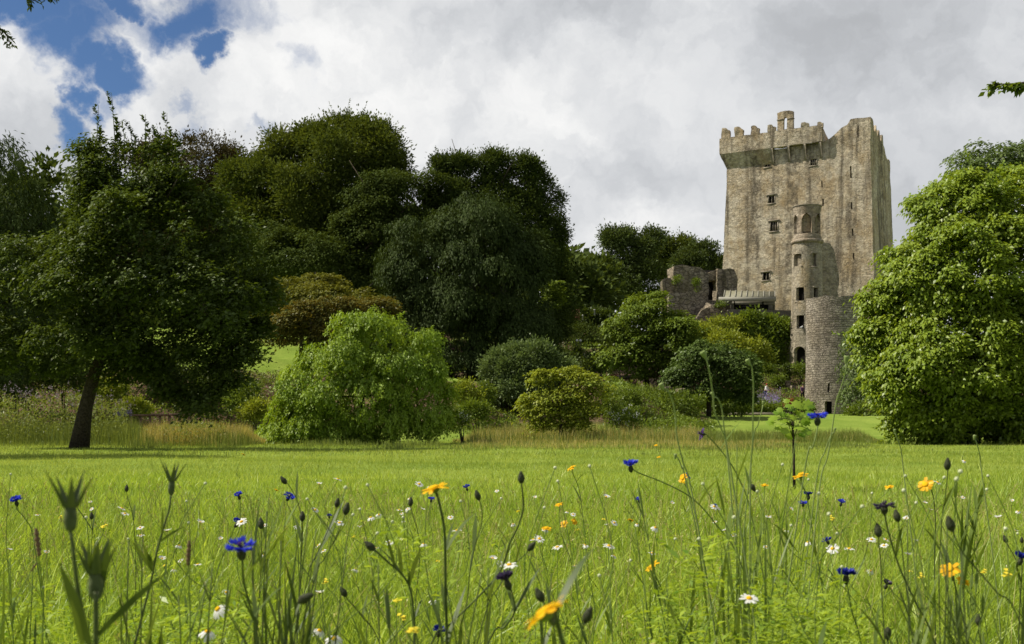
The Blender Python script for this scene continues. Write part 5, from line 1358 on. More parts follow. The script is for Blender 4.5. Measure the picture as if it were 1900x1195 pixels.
# --- the flowers that stand out, one by one
D = 'stem_dark'
big('corn', 1170, 864, 33, 'bright blue cornflower held clear against the smooth lawn', 'clear blue cornflower', path=[(1182, 876), (1230, 895), (1285, 925), (1330, 975), (1372, 1040)], axis=(-.1, -.25, 1))
big('corn_flat', 447, 1018, 60, 'large blue cornflower with flat spread florets above the dark leaf clump', 'large spread cornflower', path=[(450, 1042), (452, 1080), (468, 1140), (478, 1195)], axis=(-.05, -.25, 1), stem=D)
big('corn_flat', 1517, 775, 40, 'highest blue cornflower, beside the leafy sapling and the round tower', 'highest cornflower', path=[(1516, 800), (1508, 830), (1494, 866)], axis=(0, -.1, 1), stem='stem_pale')
big('corn_deep', 1570, 1068, 42, 'deep blue cornflower on a straight stem low in the meadow', 'deep blue cornflower', path=[(1573, 1092), (1582, 1140), (1598, 1195)], axis=(0, -.1, 1))
big('corn_ragged', 1641, 938, 44, 'dark withered cornflower with drooping ragged florets', 'withered ragged cornflower', path=[(1643, 960), (1648, 985), (1668, 1050), (1700, 1120), (1735, 1195)], axis=(0, 0, 1), stem=D)
big('corn_dusk', 940, 1078, 46, 'dusky purple cornflower nodding above the big tilted marigold', 'dusky nodding cornflower', path=[(950, 1100), (955, 1135), (935, 1165), (905, 1195)], axis=(-.35, -.2, 1), stem=D)
big('corn_violet', 1299, 804, 26, 'faded violet cornflower with few florets below the highest seed head', 'faded violet cornflower', path=[(1310, 806), (1345, 845), (1372, 890), (1395, 960)], axis=(-.9, -.1, .25))
big('corn', 30, 930, 26, 'blue cornflower standing alone near the left edge', 'lone blue cornflower', path=[(32, 945), (48, 965), (62, 1000)], axis=(-.1, -.3, 1))
big('corn', 443, 920, 20, 'small blue cornflower directly above the large spread cornflower', 'small upper cornflower')
big('corn', 440, 971, 24, 'blue cornflower in front of a white daisy above the large spread cornflower', None)
big('corn_flat', 536, 922, 24, 'sideways blue cornflower right of the small leafy sprig', 'sideways cornflower', axis=(.5, -.3, .8))
big('corn', 800, 927, 15, 'small blue cornflower under the tall orange marigold', None); big('corn', 866, 905, 16, 'small blue cornflower right of the tall orange marigold', None)
big('corn_deep', 815, 1172, 30, 'deep blue cornflower at the bottom among the crossing stems', 'bottom blue cornflower', path=[(812, 1195)], axis=(.2, -.3, .9), stem=D)
big('corn', 1185, 928, 15, 'small blue cornflower straight below the clear blue cornflower', None); big('corn_flat', 1275, 884, 15, 'small blue cornflower tucked behind the sideways facing marigold', None, axis=(.8, -.2, .5))
big('corn_flat', 1490, 934, 18, 'blue cornflower below the tilted marigold beside the sapling stem', None); big('corn', 1561, 933, 18, 'blue cornflower on the lawn right of the tilted marigold', 'small right cornflower')
big('corn_deep', 1500, 919, 22, 'faint blue cornflower just above another at the foot of the sapling', None); big('corn_flat', 1535, 1003, 20, 'pale blue cornflower beside a pair of white daisies', None)
big('corn_deep', 1895, 1036, 34, 'blue cornflower cut by the right edge', 'edge cornflower', path=[(1896, 1060), (1893, 1110), (1890, 1190)], axis=(.2, -.2, 1), stem=D)
big('corn_deep', 1781, 1010, 11, 'tiny blue cornflower behind the leaning dark bud', None); big('corn_deep', 611, 958, 12, 'tiny blue cornflower between the two leaning buds and the sprig', None)
big('corn_flat', 1326, 941, 14, 'dark blue cornflower touching a white daisy behind the tall green plant', None); big('corn_dusk', 1645, 1085, 24, 'withered pinkish cornflower low between the deep blue one and the dark stems', None, axis=(.2, -.3, .9))
big('marigold', 806, 905, 54, 'tall orange yellow marigold seen from the side on a long leafy stem', 'tall orange marigold', path=[(812, 922), (824, 980), (826, 1040), (827, 1110), (829, 1195)], axis=(-.25, -.12, 1), stem=D, leaf=5, sr=.0024)
big('marigold_open', 1010, 1136, 98, 'biggest marigold, tilted and blurred at the bottom', 'big tilted marigold', path=[(1026, 1158), (1044, 1195)], axis=(-.55, .1, .8), stem=D, sr=.0026, leaf=2)
big('marigold', 1060, 868, 21, 'tilted yellow marigold on a branching stalk left of the clear blue cornflower', 'tilted yellow marigold', path=[(1064, 882), (1072, 900), (1078, 930)], axis=(-.5, -.1, .85))
big('marigold', 1037, 936, 18, 'yellow marigold below the tilted one on the lawn', None, axis=(-.35, -.2, .9)); big('marigold', 1014, 980, 20, 'yellow marigold with a white daisy directly under it', None, axis=(.1, -.3, 1))
big('marigold', 1046, 972, 17, 'left of two yellow marigolds standing side by side', 'twin marigolds', axis=(-.5, -.7, .5)); big('marigold', 1066, 968, 15, 'right of two yellow marigolds standing side by side', None, axis=(.5, -.6, .5))
big('marigold', 1170, 965, 15, 'small yellow marigold in the grass below the small blue cornflower', None); big('marigold_open', 1210, 1050, 32, 'tilted yellow marigold alone in the lower middle grass', 'lower middle marigold', path=[(1214, 1064), (1224, 1085), (1232, 1112)], axis=(-.6, -.1, .75))
big('marigold', 1267, 887, 22, 'yellow marigold facing sideways beside a small cornflower', 'sideways facing marigold', path=[(1272, 900), (1285, 935)], axis=(-.75, -.45, .35)); big('marigold', 1419, 900, 17, 'yellow marigold between the tall green plant and the sapling', 'flat marigold', axis=(0, -.2, 1))
big('marigold', 1485, 882, 32, 'tilted yellow marigold right below the leafy sapling', 'marigold below the sapling', path=[(1487, 896), (1494, 912), (1500, 940)], axis=(-.3, -.12, .95)); big('marigold', 1650, 903, 19, 'yellow marigold straight above the withered ragged cornflower', 'upper right marigold', axis=(-.25, -.2, .95))
big('marigold_open', 1717, 899, 32, 'brownish yellow wilting marigold left of the tall dark bud', 'wilting marigold', path=[(1728, 910), (1734, 940), (1736, 990), (1734, 1050)], axis=(-.4, -.5, .5), stem=D)
big('marigold_open', 1762, 1056, 40, 'pale yellow marigold half turned beside a dark seed bud', 'pale yellow marigold', path=[(1768, 1075), (1778, 1110)], axis=(-.3, -.5, .7), stem=D)
big('marigold', 1787, 1078, 28, 'drooping yellow marigold right of the pale half turned one', None, axis=(.5, .3, .6), stem=D)
big('marigold', 513, 909, 12, 'tiny orange marigold at the leafy sprig on the left lawn', None); big('marigold', 452, 843, 9, 'tiny yellow marigold far across the lawn left of the weeping bush', None)
big('marigold', 1217, 826, 8, 'tiny yellow marigold far across the lawn in front of the small maple', None); big('marigold', 1222, 848, 8, 'tiny yellow marigold on the far lawn above the clear blue cornflower', None, axis=(-.3, -.3, 1))
# near buds on long bent stalks
big('bud', 967, 886, 24, 'single egg shaped bud on a tall curved stalk in the middle', 'tall curved bud', path=[(968, 902), (971, 940), (962, 975), (945, 1010), (928, 1060), (885, 1110), (828, 1165), (800, 1195)], axis=(-.05, -.1, 1), stem=D, sr=.0017)
big('bud', 886, 919, 21, 'orange tipped bud with paired leaves on a leafy stalk', 'orange tipped bud', path=[(893, 940), (894, 970), (882, 1010), (872, 1060), (866, 1120), (850, 1195)], axis=(-.35, -.1, 1), stem=D, leaf=5)
big('bud', 686, 1013, 26, 'curled bud with leafy bracts bending left', 'curled leafy bud', path=[(700, 1025), (722, 1045), (745, 1065), (762, 1095), (768, 1150), (770, 1195)], axis=(-.7, -.1, .6), stem=D, leaf=6, sr=.002)
big('bud', 762, 931, 18, 'thin stalked bud left of the tall orange marigold', None, path=[(764, 950), (776, 990), (778, 1050), (772, 1110)], stem=D)
big('bud', 986, 1014, 22, 'bud leaning right beside the tall curved stalk', None, path=[(975, 1028), (950, 1052), (925, 1090), (900, 1140)], axis=(.6, -.1, .7), stem=D)
big('bud', 643, 944, 25, 'right of two slanting dark buds above the dark leaf clump', 'pair of slanting buds', path=[(638, 962), (622, 1000), (600, 1040), (582, 1082)], axis=(.25, -.1, 1), stem=D)
big('bud', 626, 933, 19, 'left of two slanting dark buds above the dark leaf clump', None, path=[(622, 950), (606, 990), (582, 1040), (570, 1075)], axis=(.2, -.1, 1), stem=D)
big('bud', 526, 891, 18, 'bud nodding on the highest arched stalk of the dark leaf clump', 'arched nodding bud', path=[(534, 898), (550, 925), (560, 965), (559, 1005), (557, 1060)], axis=(-.5, -.1, .7), stem=D)
big('bud', 561, 958, 20, 'bud hugging the arched stalk in the dark leaf clump', None, path=[(561, 975), (561, 1010), (556, 1080)], stem=D); big('bud', 484, 971, 22, 'upright bud left in the dark leaf clump', None, path=[(485, 990), (485, 1040), (480, 1120), (476, 1195)], stem=D)
big('bud', 567, 1110, 34, 'thick bud lying nearly sideways at the bottom of the dark leaf clump', None, path=[(552, 1118), (545, 1150), (538, 1195)], axis=(.85, -.1, .45), stem=D)
big('bud', 637, 1098, 22, 'narrow bud leaning left at the bottom left of the crossing stems', None, path=[(645, 1112), (672, 1145), (705, 1195)], axis=(-.5, 0, .8), stem=D)
big('bud', 1091, 1141, 34, 'slender dark bud just right of the big tilted marigold', None, path=[(1086, 1160), (1078, 1195)], axis=(.4, -.1, .9), stem=D)
big('bud', 1001, 1104, 30, 'dark bud behind the upper left of the big tilted marigold', None, path=[(1008, 1118), (1020, 1140), (1030, 1180)], axis=(-.45, 0, .85), stem=D)
big('bud', 1758, 861, 24, 'tall dark upright bud high over the right meadow', 'tall upright bud', path=[(1758, 880), (1754, 920), (1748, 960), (1745, 1010), (1742, 1080)], axis=(0, -.1, 1), stem=D)
big('bud', 1763, 972, 32, 'large dark bud leaning left on a long slanting stalk', 'large leaning bud', path=[(1770, 992), (1786, 1025), (1812, 1056), (1850, 1100), (1895, 1160)], axis=(-.35, -.1, 1), stem=D)
big('bud', 1629, 984, 27, 'slim upright bud left of the withered ragged cornflower', None, path=[(1630, 1000), (1634, 1040), (1636, 1100), (1642, 1195)], stem=D)
big('bud', 1664, 957, 24, 'bud close against the right of the withered ragged cornflower', None, path=[(1667, 975), (1673, 1010), (1678, 1060)], stem=D)
big('bud', 235, 906, 14, 'small dark bud between the two forked corncockle buds', None, path=[(236, 920), (246, 955), (250, 1000), (252, 1060)], stem=D); big('bud', 170, 957, 14, 'small dark bud right of the large forked corncockle bud', None, path=[(170, 972), (171, 1000)], stem=D)
big('bud', 1397, 905, 18, 'nodding bud on the tall green plant left of the flat marigold', None, path=[(1394, 893), (1390, 912), (1376, 950), (1372, 1020)], axis=(.4, 0, -.6)); big('bud', 1896, 1002, 12, 'small bud near the right edge above the edge cornflower', None, stem=D)
big('bud', 1815, 1150, 22, 'dark bud low near the bottom right', None, path=[(1816, 1168), (1820, 1195)], stem=D); big('bud', 1647, 1176, 26, 'blurred dark bud at the bottom below the slim upright bud', None, path=[(1648, 1195)], stem=D)
big('bud', 1865, 1000, 16, 'small dark bud left of the edge cornflower', None, path=[(1872, 1015), (1885, 1040), (1890, 1080)], stem=D)
for k_, (px, py, w, lab, path) in enumerate(((1307, 660, 18, 'highest nodding seed head in front of the round bluish tree', [(1312, 672), (1318, 700), (1323, 735), (1326, 765), (1340, 800), (1352, 850)]), (1389, 673, 14, 'pale seed head on a tall straight stalk before the hedge bank', [(1395, 682), (1398, 720), (1397, 770), (1396, 830), (1392, 900)]),
      (1229, 718, 15, 'pale seed head on an arched stalk left of the highest one', [(1238, 724), (1248, 745), (1253, 770), (1256, 810), (1268, 860), (1285, 920)]), (1323, 733, 12, 'pale seed head halfway up the stalk of the highest one', [(1333, 742), (1340, 762), (1344, 800), (1350, 850)]),
      (1570, 668, 16, 'seed head on a leaning stalk in front of the round tower', [(1569, 690), (1562, 715), (1552, 745), (1545, 790), (1535, 850), (1520, 910)]), (1253, 847, 10, 'small white seed head above the sideways facing marigold', [(1258, 850), (1266, 870), (1272, 890)]),
      (1549, 798, 8, 'small pale seed head right of the highest cornflower', [(1540, 812), (1530, 840), (1515, 890)]), (1416, 748, 8, 'small seed head on a thin stalk before the lower lawn strip', [(1413, 765), (1406, 790), (1396, 830)]), (1808, 812, 10, 'pale seed head in front of the foot of the bright tree', [(1812, 822), (1818, 845), (1822, 880)]),
      (1660, 800, 8, 'pale seed head at the left foot of the bright tree', [(1664, 812), (1672, 835), (1676, 870)]))):
    big('seedhead', px, py, w, lab, ('highest seed head' if k_ == 0 else None), path=path, stem='stem_pale', Y=2.1 + .12 * k_, axis=((-.45 if k_ < 4 else .1), -.1, .9), sr=.0016)
big('spike', 70, 1006, 54, 'brown fluffy grass spike at the left edge', 'left brown spike', path=[(72, 1035), (77, 1080), (80, 1150)], axis=(-.12, 0, 1), Y=1.5); big('spike', 350, 1026, 48, 'dark brown grass spike right of the smaller corncockle', 'dark brown spike', path=[(351, 1052), (351, 1100), (353, 1180)], axis=(.05, 0, 1), Y=1.6)
big('spike', 63, 1052, 20, 'short brown grass spike below the left brown spike', None, Y=1.7)

# --- corncockles: ribbed calyx with long pointed sepals on stout stems
def corncockle(label, cup, w, Y, stem, leafs, short=None, sep=1.0, cat='corncockle'):
    """cup: calyx (top px,py) and (bottom px,py); leafs: (from px,py, to px,py, width px)"""
    a, b = P(*cup[1], Y), P(*cup[0], Y); ax = unit(b - a); L = np.linalg.norm(b - a); rw = w / F * Y / 2
    pts = [a] + [P(x_, y_, Y + .015 * k) for k, (x_, y_) in enumerate(stem)]; l = pts[-1]; d = unit(pts[-1] - pts[-2]); pts.append(l + d / max(.3, -d[2]) * (l[2]) * .99)
    t = thing('corncockle', tuple(pts[-1]), label, cat, 'corncockles in the near meadow'); WLOC[t.name] = np.array(pts[-1])
    mb = MB(); n = 20; prof = [(.35, 0), (.66, .08), (.86, .30), (.90, .6), (.80, .85), (.74, 1.0), (.3, 1.0)]
    an = np.arange(n) / n * 6.283; rib = 1 + .10 * np.cos(an * 10)
    V = np.concatenate([np.stack([r_ * rw * rib * np.cos(an), r_ * rw * rib * np.sin(an), np.full(n, h_ * L)], -1) for r_, h_ in prof])
    qm = np.array(Vector((0, 0, 1)).rotation_difference(Vector(ax)).to_matrix()); V = V @ qm.T + a
    mb.add(V, [(k * n + j_, k * n + (j_ + 1) % n, (k + 1) * n + (j_ + 1) % n, (k + 1) * n + j_) for k in range(len(prof) - 1) for j_ in range(n)])
    mb.build('calyx', [M['cockle']], t, smooth=True)
    for k in range(5):
        mb = MB()
        ang = k / 5 * 6.283 + .12; d = qm @ np.array([math.cos(ang) * .46, math.sin(ang) * .46, 1.0]); s_ = qm @ np.array([-math.sin(ang), math.cos(ang), 0]); o_ = qm @ np.array([math.cos(ang), math.sin(ang), 0])
        tt = np.linspace(0, 1, 7); LL = L * 1.45 * sep * frng.uniform(.85, 1.12)
        c = a + ax * L * .97 + o_ * rw * .62 + d * LL * tt[:, None] + o_ * (LL * .10 * tt ** 2)[:, None]; ww = rw * np.interp(tt, [0, .3, 1], [.60, .55, .06])[:, None]
        V = np.concatenate([np.stack([c - s_ * ww, c + o_ * ww * .9, c + s_ * ww], 1).reshape(-1, 3)])
        mb.add(V, [(3 * i_ + e, 3 * i_ + e + 1, 3 * i_ + e + 4, 3 * i_ + e + 3) for i_ in range(6) for e in (0, 1)], None, frng.random())
        mb.build('sepal', [M['sepal']], t)
    mb = MB(); sp = smooth_path(pts); tube(mb, sp, np.linspace(rw * .28, rw * .36, len(sp)), 7); mb.build('stem', [M['cockle']], t, smooth=True)
    for (x0, y0, x1, y1, wp) in leafs:
        mb = MB(); p0, p1 = P(x0, y0, Y + .01), P(x1, y1, Y - .03); d = p1 - p0; Ln = np.linalg.norm(d)
        ribbon(mb, p0, d + [0, 0, .1 * Ln], Ln, wp / F * Y, .2, frng.random(), 8, side=unit(np.cross(d, [0, 1.0, .25]))); mb.build('leaf', [M['lf_stem_dark']], t)
    if short: LM.append((cup[0][0], cup[0][1], short))
corncockle('large blurred corncockle calyx with long forked sepals nearest on the left', ((131, 940), (131, 986)), 25, 1.02, [(136, 1020), (143, 1080), (152, 1130), (166, 1195)], [(165, 1195, 102, 1022, 22), (152, 1195, 128, 1100, 12)], 'large forked corncockle')
corncockle('smaller corncockle with slender forked sepals on a leaning stem', ((319, 892), (317, 918)), 13, 1.75, [(314, 945), (302, 985), (290, 1030), (280, 1080), (262, 1150)], [(297, 1005, 345, 975, 5), (283, 1060, 238, 995, 7), (283, 1060, 262, 1000, 8), (283, 1050, 272, 1022, 9), (300, 990, 303, 935, 5)], 'smaller forked corncockle')
corncockle('closed green corncockle bud wrapped in upright sepals beside the large one', ((178, 1062), (178, 1112)), 30, 1.12, [(178, 1140), (178, 1195)], [(182, 1178, 322, 1050, 13), (186, 1100, 206, 990, 15), (172, 1100, 176, 992, 13), (170, 1090, 163, 1000, 10)], 'closed corncockle bud', sep=.8)

# --- leafy clumps: upright linear leaves in the near grass
def leaf_clump(label, px, py, Y, n, hpx, spread, wpx, seed, mat='lf_stem_dark', name='leafy_clump', tilt=0.0):
    r = np.random.default_rng(seed); b = P(px, py, Y); zt = P(px, py - hpx, Y)[2]; b[2] = max(0.0, min(b[2], .45)); hh = zt - b[2]
    t = thing(name, (b[0], b[1], 0.0), label, 'meadow plant', 'leafy clumps in the near meadow'); mb = MB(); st = MB()
    for k in range(max(3, n // 7)):
        a = r.normal(tilt, spread * .55); top = b + np.array([math.sin(a) * hh * .95, r.normal(0, .05), math.cos(a) * hh * r.uniform(.65, 1.0)]); foot = np.array([b[0] + r.normal(0, .02), b[1] + r.normal(0, .02), 0])
        mid = (foot + top) / 2 + [r.normal(0, .01), 0, .02]; path = smooth_path([foot, mid, top]); tube(st, path, np.linspace(.0021, .0009, len(path)), 5)
        for j_ in range(6):
            i_ = r.integers(1, len(path) - 1); aa = r.uniform(0, 6.28); L = r.uniform(.06, .14) * hh / .35
            ribbon(mb, path[i_], [math.cos(aa) * .45 + math.sin(a), math.sin(aa) * .45, 1.0], L, wpx / F * Y * r.uniform(.5, 1), r.uniform(0, .5), r.random())
    for k in range(int(n * .8)):
        a = r.normal(tilt, spread); L = hh * r.uniform(.45, 1.0); p0 = b + [r.normal(0, .025), r.normal(0, .03), -.02]
        ribbon(mb, p0, [math.sin(a), r.normal(0, .2), math.cos(a)], L, wpx / F * Y * r.uniform(.5, 1.1), r.uniform(.05, .5), r.random(), 6)
    st.build('stems', [M['stem_dark' if mat == 'lf_stem_dark' else 'stem']], t, smooth=True); mb.build('leaves', [M[mat]], t)
leaf_clump('dense dark clump of upright narrow leaves under the arched nodding bud', 525, 1150, 1.75, 60, 215, .32, 8, 1, tilt=.1); leaf_clump('loose dark clump of leaves under the smaller corncockle', 262, 1120, 1.8, 22, 160, .38, 8, 2)
leaf_clump('tall airy green plant of thin upright shoots in front of the hedge bank', 1375, 1060, 2.3, 26, 285, .15, 6, 3, 'lf_stem', tilt=.02); leaf_clump('tall narrow leaved plant between the sapling and the airy green plant', 1290, 1040, 2.4, 14, 160, .3, 6, 4, 'lf_stem', tilt=-.3)
leaf_clump('dark tangle of crossing leaf stalks at the foot of the tall orange marigold', 800, 1185, 1.6, 24, 170, .55, 10, 5); leaf_clump('dark leafy stalks under the wilting marigold', 1735, 1150, 1.7, 30, 200, .32, 7, 6); leaf_clump('slanting dark leaf stalks at the lower right corner', 1880, 1180, 1.6, 18, 200, .45, 8, 7, tilt=-.25)
leaf_clump('green leaf stalks below the lower middle marigold', 1250, 1180, 2.2, 20, 130, .5, 8, 8, 'lf_stem'); leaf_clump('thin leaf stalks around the small right cornflower', 1470, 1020, 3.0, 16, 120, .3, 5, 9, 'lf_stem'); leaf_clump('slender green shoots at the far left of the meadow', 40, 1110, 2.2, 24, 150, .35, 7, 10, 'lf_stem')
leaf_clump('dark stalks between the dark leaf clump and the smaller corncockle', 370, 1170, 1.7, 16, 150, .35, 8, 11); leaf_clump('leafy stalks behind the orange tipped bud', 905, 1130, 1.8, 14, 160, .4, 9, 12); leaf_clump('long green leaves right of the deep blue cornflower', 1690, 1160, 2.0, 20, 130, .4, 7, 13, 'lf_stem')
# small leafy sprig on the lawn
leaf_clump('small bright leafy sprig standing above the lawn on the left', 486, 985, 3.4, 10, 90, .35, 9, 14, 'lf_stem', 'leafy_sprig'); leaf_clump('bright leafy sprig at the right under the foot of the bright tree', 1800, 960, 3.6, 12, 105, .3, 9, 15, 'lf_stem', 'leafy_sprig')

# --- the many small ones, told apart by the flower that stands nearest
used = set()
def nearby(desc, px, py):
    c = sorted(LM, key=lambda l: (l[0] - px) ** 2 + (l[1] - py) ** 2)
    for l in c[:7]:
        dx, dy = px - l[0], py - l[1]; d = math.hypot(dx, dy)
        how = ('close ' if d < 38 else 'a little ' if d < 90 else '' if d < 150 else 'well ')
        if abs(dx) > 2.2 * abs(dy): rel = 'right of' if dx > 0 else 'left of'
        elif abs(dy) > 2.2 * abs(dx): rel = 'below' if dy > 0 else 'above'
        else: rel = ('below and ' if dy > 0 else 'above and ') + ('right of' if dx > 0 else 'left of')
        s = f'{desc} {how}{rel} the {l[2]}'
        if s not in used: used.add(s); return s
    s = f'{desc} between the {c[0][2]} and the {c[2][2]}'
    used.add(s); return s
DA = {'daisy': 'white daisy', 'daisy_droop': 'drooping white daisy', 'daisy_cup': 'half closed white daisy'}
for px, py, w, k in ((1130, 1013, 25, 0), (1140, 1031, 13, 1), (1390, 1110, 36, 0), (1545, 1018, 26, 0), (1576, 1018, 21, 0), (1499, 1006, 17, 1), (1617, 1001, 18, 0), (1640, 1012, 17, 0), (1644, 1001, 14, 0), (1685, 1029, 17, 2), (1700, 1004, 12, 2), (1852, 960, 16, 2), (1682, 962, 14, 2), (1216, 979, 17, 1), (1125, 922, 15, 2), (1140, 970, 15, 0), (1331, 942, 14, 0), (1426, 958, 13, 0),
      (778, 898, 17, 0), (627, 889, 17, 0), (592, 898, 12, 2), (630, 970, 19, 0), (688, 960, 16, 1), (703, 955, 13, 1), (741, 946, 14, 0), (784, 945, 12, 2), (848, 984, 20, 0), (786, 1009, 14, 1), (722, 1007, 16, 0), (747, 1000, 13, 0), (585, 946, 16, 0), (553, 976, 15, 1), (945, 1048, 32, 0), (1001, 1000, 22, 0), (1013, 982, 14, 1), (1034, 1015, 22, 0), (990, 1001, 17, 0), (804, 1113, 18, 1), (914, 1036, 17, 2), (836, 960, 13, 0),
      (310, 985, 18, 2), (372, 969, 16, 2), (232, 953, 17, 0), (261, 993, 15, 0), (226, 943, 17, 0), (260, 979, 15, 0), (332, 1012, 14, 1), (367, 1047, 17, 0), (420, 1099, 17, 0), (404, 1130, 36, 1), (385, 1172, 36, 1), (593, 1170, 28, 1), (620, 1185, 34, 1), (593, 1100, 20, 2), (448, 968, 22, 0), (490, 975, 14, 0), (590, 1012, 13, 0), (600, 1022, 13, 0), (1012, 1044, 9, 2), (1210, 1026, 14, 0), (1183, 1050, 10, 2), (1325, 940, 17, 0), (1345, 984, 12, 2), (1422, 1015, 13, 0),
      (870, 1010, 10, 0), (1720, 1010, 10, 0), (1740, 895, 18, 0), (1790, 855, 9, 1), (1870, 1050, 12, 0), (1885, 985, 10, 2), (760, 925, 9, 0), (335, 1040, 12, 0), (175, 1010, 10, 0), (70, 955, 12, 0), (18, 1020, 12, 2), (95, 1000, 10, 0), (1085, 1010, 10, 1), (1300, 1060, 10, 2), (1460, 985, 10, 0)):
    kind = ('daisy', 'daisy_droop', 'daisy_cup')[k]
    if (px, py) == (1390, 1110): LM.append((1390, 1110, 'large open daisy')); flower(kind, px, py, w, 'large open white daisy with a yellow centre low right of the middle', axis=(0, -.45, .9)); continue
    flower(kind, px, py, w, nearby(DA[kind], px, py), axis=(frng.normal(0, .3), -.35 + frng.normal(0, .25), 1) if k < 2 else None)
for px, py, w in ((160, 960, 6), (238, 1000, 5), (350, 970, 6), (381, 897, 6), (346, 930, 5), (570, 926, 6), (682, 900, 7), (700, 990, 7), (655, 955, 6), (668, 945, 6), (641, 905, 8), (728, 968, 6), (748, 960, 6), (755, 950, 5), (795, 905, 6), (855, 930, 6), (930, 925, 5), (1010, 942, 6), (1030, 868, 7), (1035, 893, 6), (1094, 865, 7), (1085, 1035, 6), (1112, 1068, 7), (1304, 898, 7), (1405, 912, 6), (1452, 862, 6), (1500, 890, 5), (1519, 916, 7), (1600, 940, 8), (1538, 954, 8), (1553, 990, 6), (1562, 1052, 7), (1677, 910, 8), (1680, 883, 6), (1775, 889, 9), (1782, 875, 9), (1752, 886, 7), (1833, 883, 6), (1866, 981, 8), (1700, 933, 6), (1618, 915, 5), (1831, 908, 6), (20, 880, 5), (80, 1090, 6), (1170, 1040, 6), (1253, 1000, 6), (1297, 1000, 7), (1362, 960, 8), (1468, 975, 6), (1888, 990, 5)):
    flower('roundbud', px, py, w, nearby('pale round daisy bud', px, py), Y=.0045 * 2 * F / w * .8, stem='stem')
for px, py, w in ((735, 1115, 22), (762, 1172, 30), (748, 1145, 20), (1545, 962, 15), (1711, 1070, 16), (1870, 1066, 24), (1826, 1062, 14), (1687, 1060, 11), (1520, 1045, 9), (605, 1080, 15), (192, 978, 14), (113, 960, 9), (305, 1050, 10), (1121, 964, 9)):
    flower('mustard', px, py, w, nearby('small pale yellow flower cluster', px, py), axis=(0, -.3, 1))

r = np.random.default_rng(99)
for k in range(46):      # more small ones further out
    py = r.uniform(905, 1060); px = r.uniform(10, 1890); w = np.interp(py, [905, 1060], [8, 14]) * r.uniform(.8, 1.2)
    kind = ('daisy', 'daisy_droop', 'daisy_cup', 'mustard')[int(r.choice(4, p=[.45, .2, .2, .15]))]
    flower(kind, px, py, w, nearby(('tiny ' + DA[kind]) if kind in DA else 'tiny pale yellow flower cluster', px, py), axis=(r.normal(0, .3), -.4 + r.normal(0, .3), 1))

# ------------------------------------------------------------------ garden things between meadow and castle
def shrub(label, px, py, rx_, ry_, Y, mat, clumps=160, L=.14, spread=.32, style='ball', seed=1, name='garden_shrub', cat='shrub', group='shrubs on the garden bank'):
    b = P(px, py + ry_, Y); z = gz(b[0], Y)
    t = thing(name, (b[0], Y, z), label, cat, group)
    mb = MB()
    for k in range(4): tube(mb, [(b[0] + .04 * k, Y, z - .1), (b[0] + rng.normal(0, .1), Y, (z + P(px, py, Y)[2]) / 2), P(px + rng.normal(0, rx_ * .4), py, Y)], [.03, .02, .01], 5)
    mb.build('stems', [M['bark']], t)
    crown_mesh([(px, py, rx_, ry_), (px - rx_ * .4, py + ry_ * .3, rx_ * .6, ry_ * .7), (px + rx_ * .45, py + ry_ * .35, rx_ * .55, ry_ * .65)], Y, clumps, 12, L, style, spread, .5, seed, low=-.9, lump=.2).build('foliage', [M[mat]], t)
    return t
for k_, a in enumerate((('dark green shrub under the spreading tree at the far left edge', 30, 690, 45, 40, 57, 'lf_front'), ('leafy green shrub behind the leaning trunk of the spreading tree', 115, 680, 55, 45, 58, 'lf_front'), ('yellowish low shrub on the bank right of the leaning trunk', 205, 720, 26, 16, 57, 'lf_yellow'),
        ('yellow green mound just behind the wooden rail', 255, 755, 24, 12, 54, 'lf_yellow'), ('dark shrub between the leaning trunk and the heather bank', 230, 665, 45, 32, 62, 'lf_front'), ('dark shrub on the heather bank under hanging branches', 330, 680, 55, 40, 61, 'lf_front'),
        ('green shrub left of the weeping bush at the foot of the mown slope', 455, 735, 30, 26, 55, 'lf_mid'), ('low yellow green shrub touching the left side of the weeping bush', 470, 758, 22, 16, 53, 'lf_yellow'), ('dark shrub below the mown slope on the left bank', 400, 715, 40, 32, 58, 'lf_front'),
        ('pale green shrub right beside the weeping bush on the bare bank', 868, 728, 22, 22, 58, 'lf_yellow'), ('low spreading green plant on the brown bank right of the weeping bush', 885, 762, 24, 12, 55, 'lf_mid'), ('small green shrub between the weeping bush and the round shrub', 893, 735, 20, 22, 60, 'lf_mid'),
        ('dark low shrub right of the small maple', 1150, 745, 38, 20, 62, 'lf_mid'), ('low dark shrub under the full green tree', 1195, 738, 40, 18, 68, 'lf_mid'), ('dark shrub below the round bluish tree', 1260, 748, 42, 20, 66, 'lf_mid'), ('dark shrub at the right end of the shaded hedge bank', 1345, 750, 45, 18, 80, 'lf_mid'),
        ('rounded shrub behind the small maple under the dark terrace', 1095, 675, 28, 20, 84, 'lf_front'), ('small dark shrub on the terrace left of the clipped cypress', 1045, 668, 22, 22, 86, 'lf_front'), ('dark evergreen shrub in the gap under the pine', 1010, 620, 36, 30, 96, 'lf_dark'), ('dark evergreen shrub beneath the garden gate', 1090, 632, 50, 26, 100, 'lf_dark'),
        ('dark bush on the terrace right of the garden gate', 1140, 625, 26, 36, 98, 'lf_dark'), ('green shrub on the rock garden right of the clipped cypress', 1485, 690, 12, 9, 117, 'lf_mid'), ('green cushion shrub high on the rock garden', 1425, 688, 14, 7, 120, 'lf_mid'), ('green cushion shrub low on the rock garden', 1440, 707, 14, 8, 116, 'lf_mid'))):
    shrub(*a, seed=300 + k_, clumps=int(70 + a[3] * a[4] * .28), L=.13 if a[5] < 70 else .2, spread=.3 if a[5] < 70 else .45)
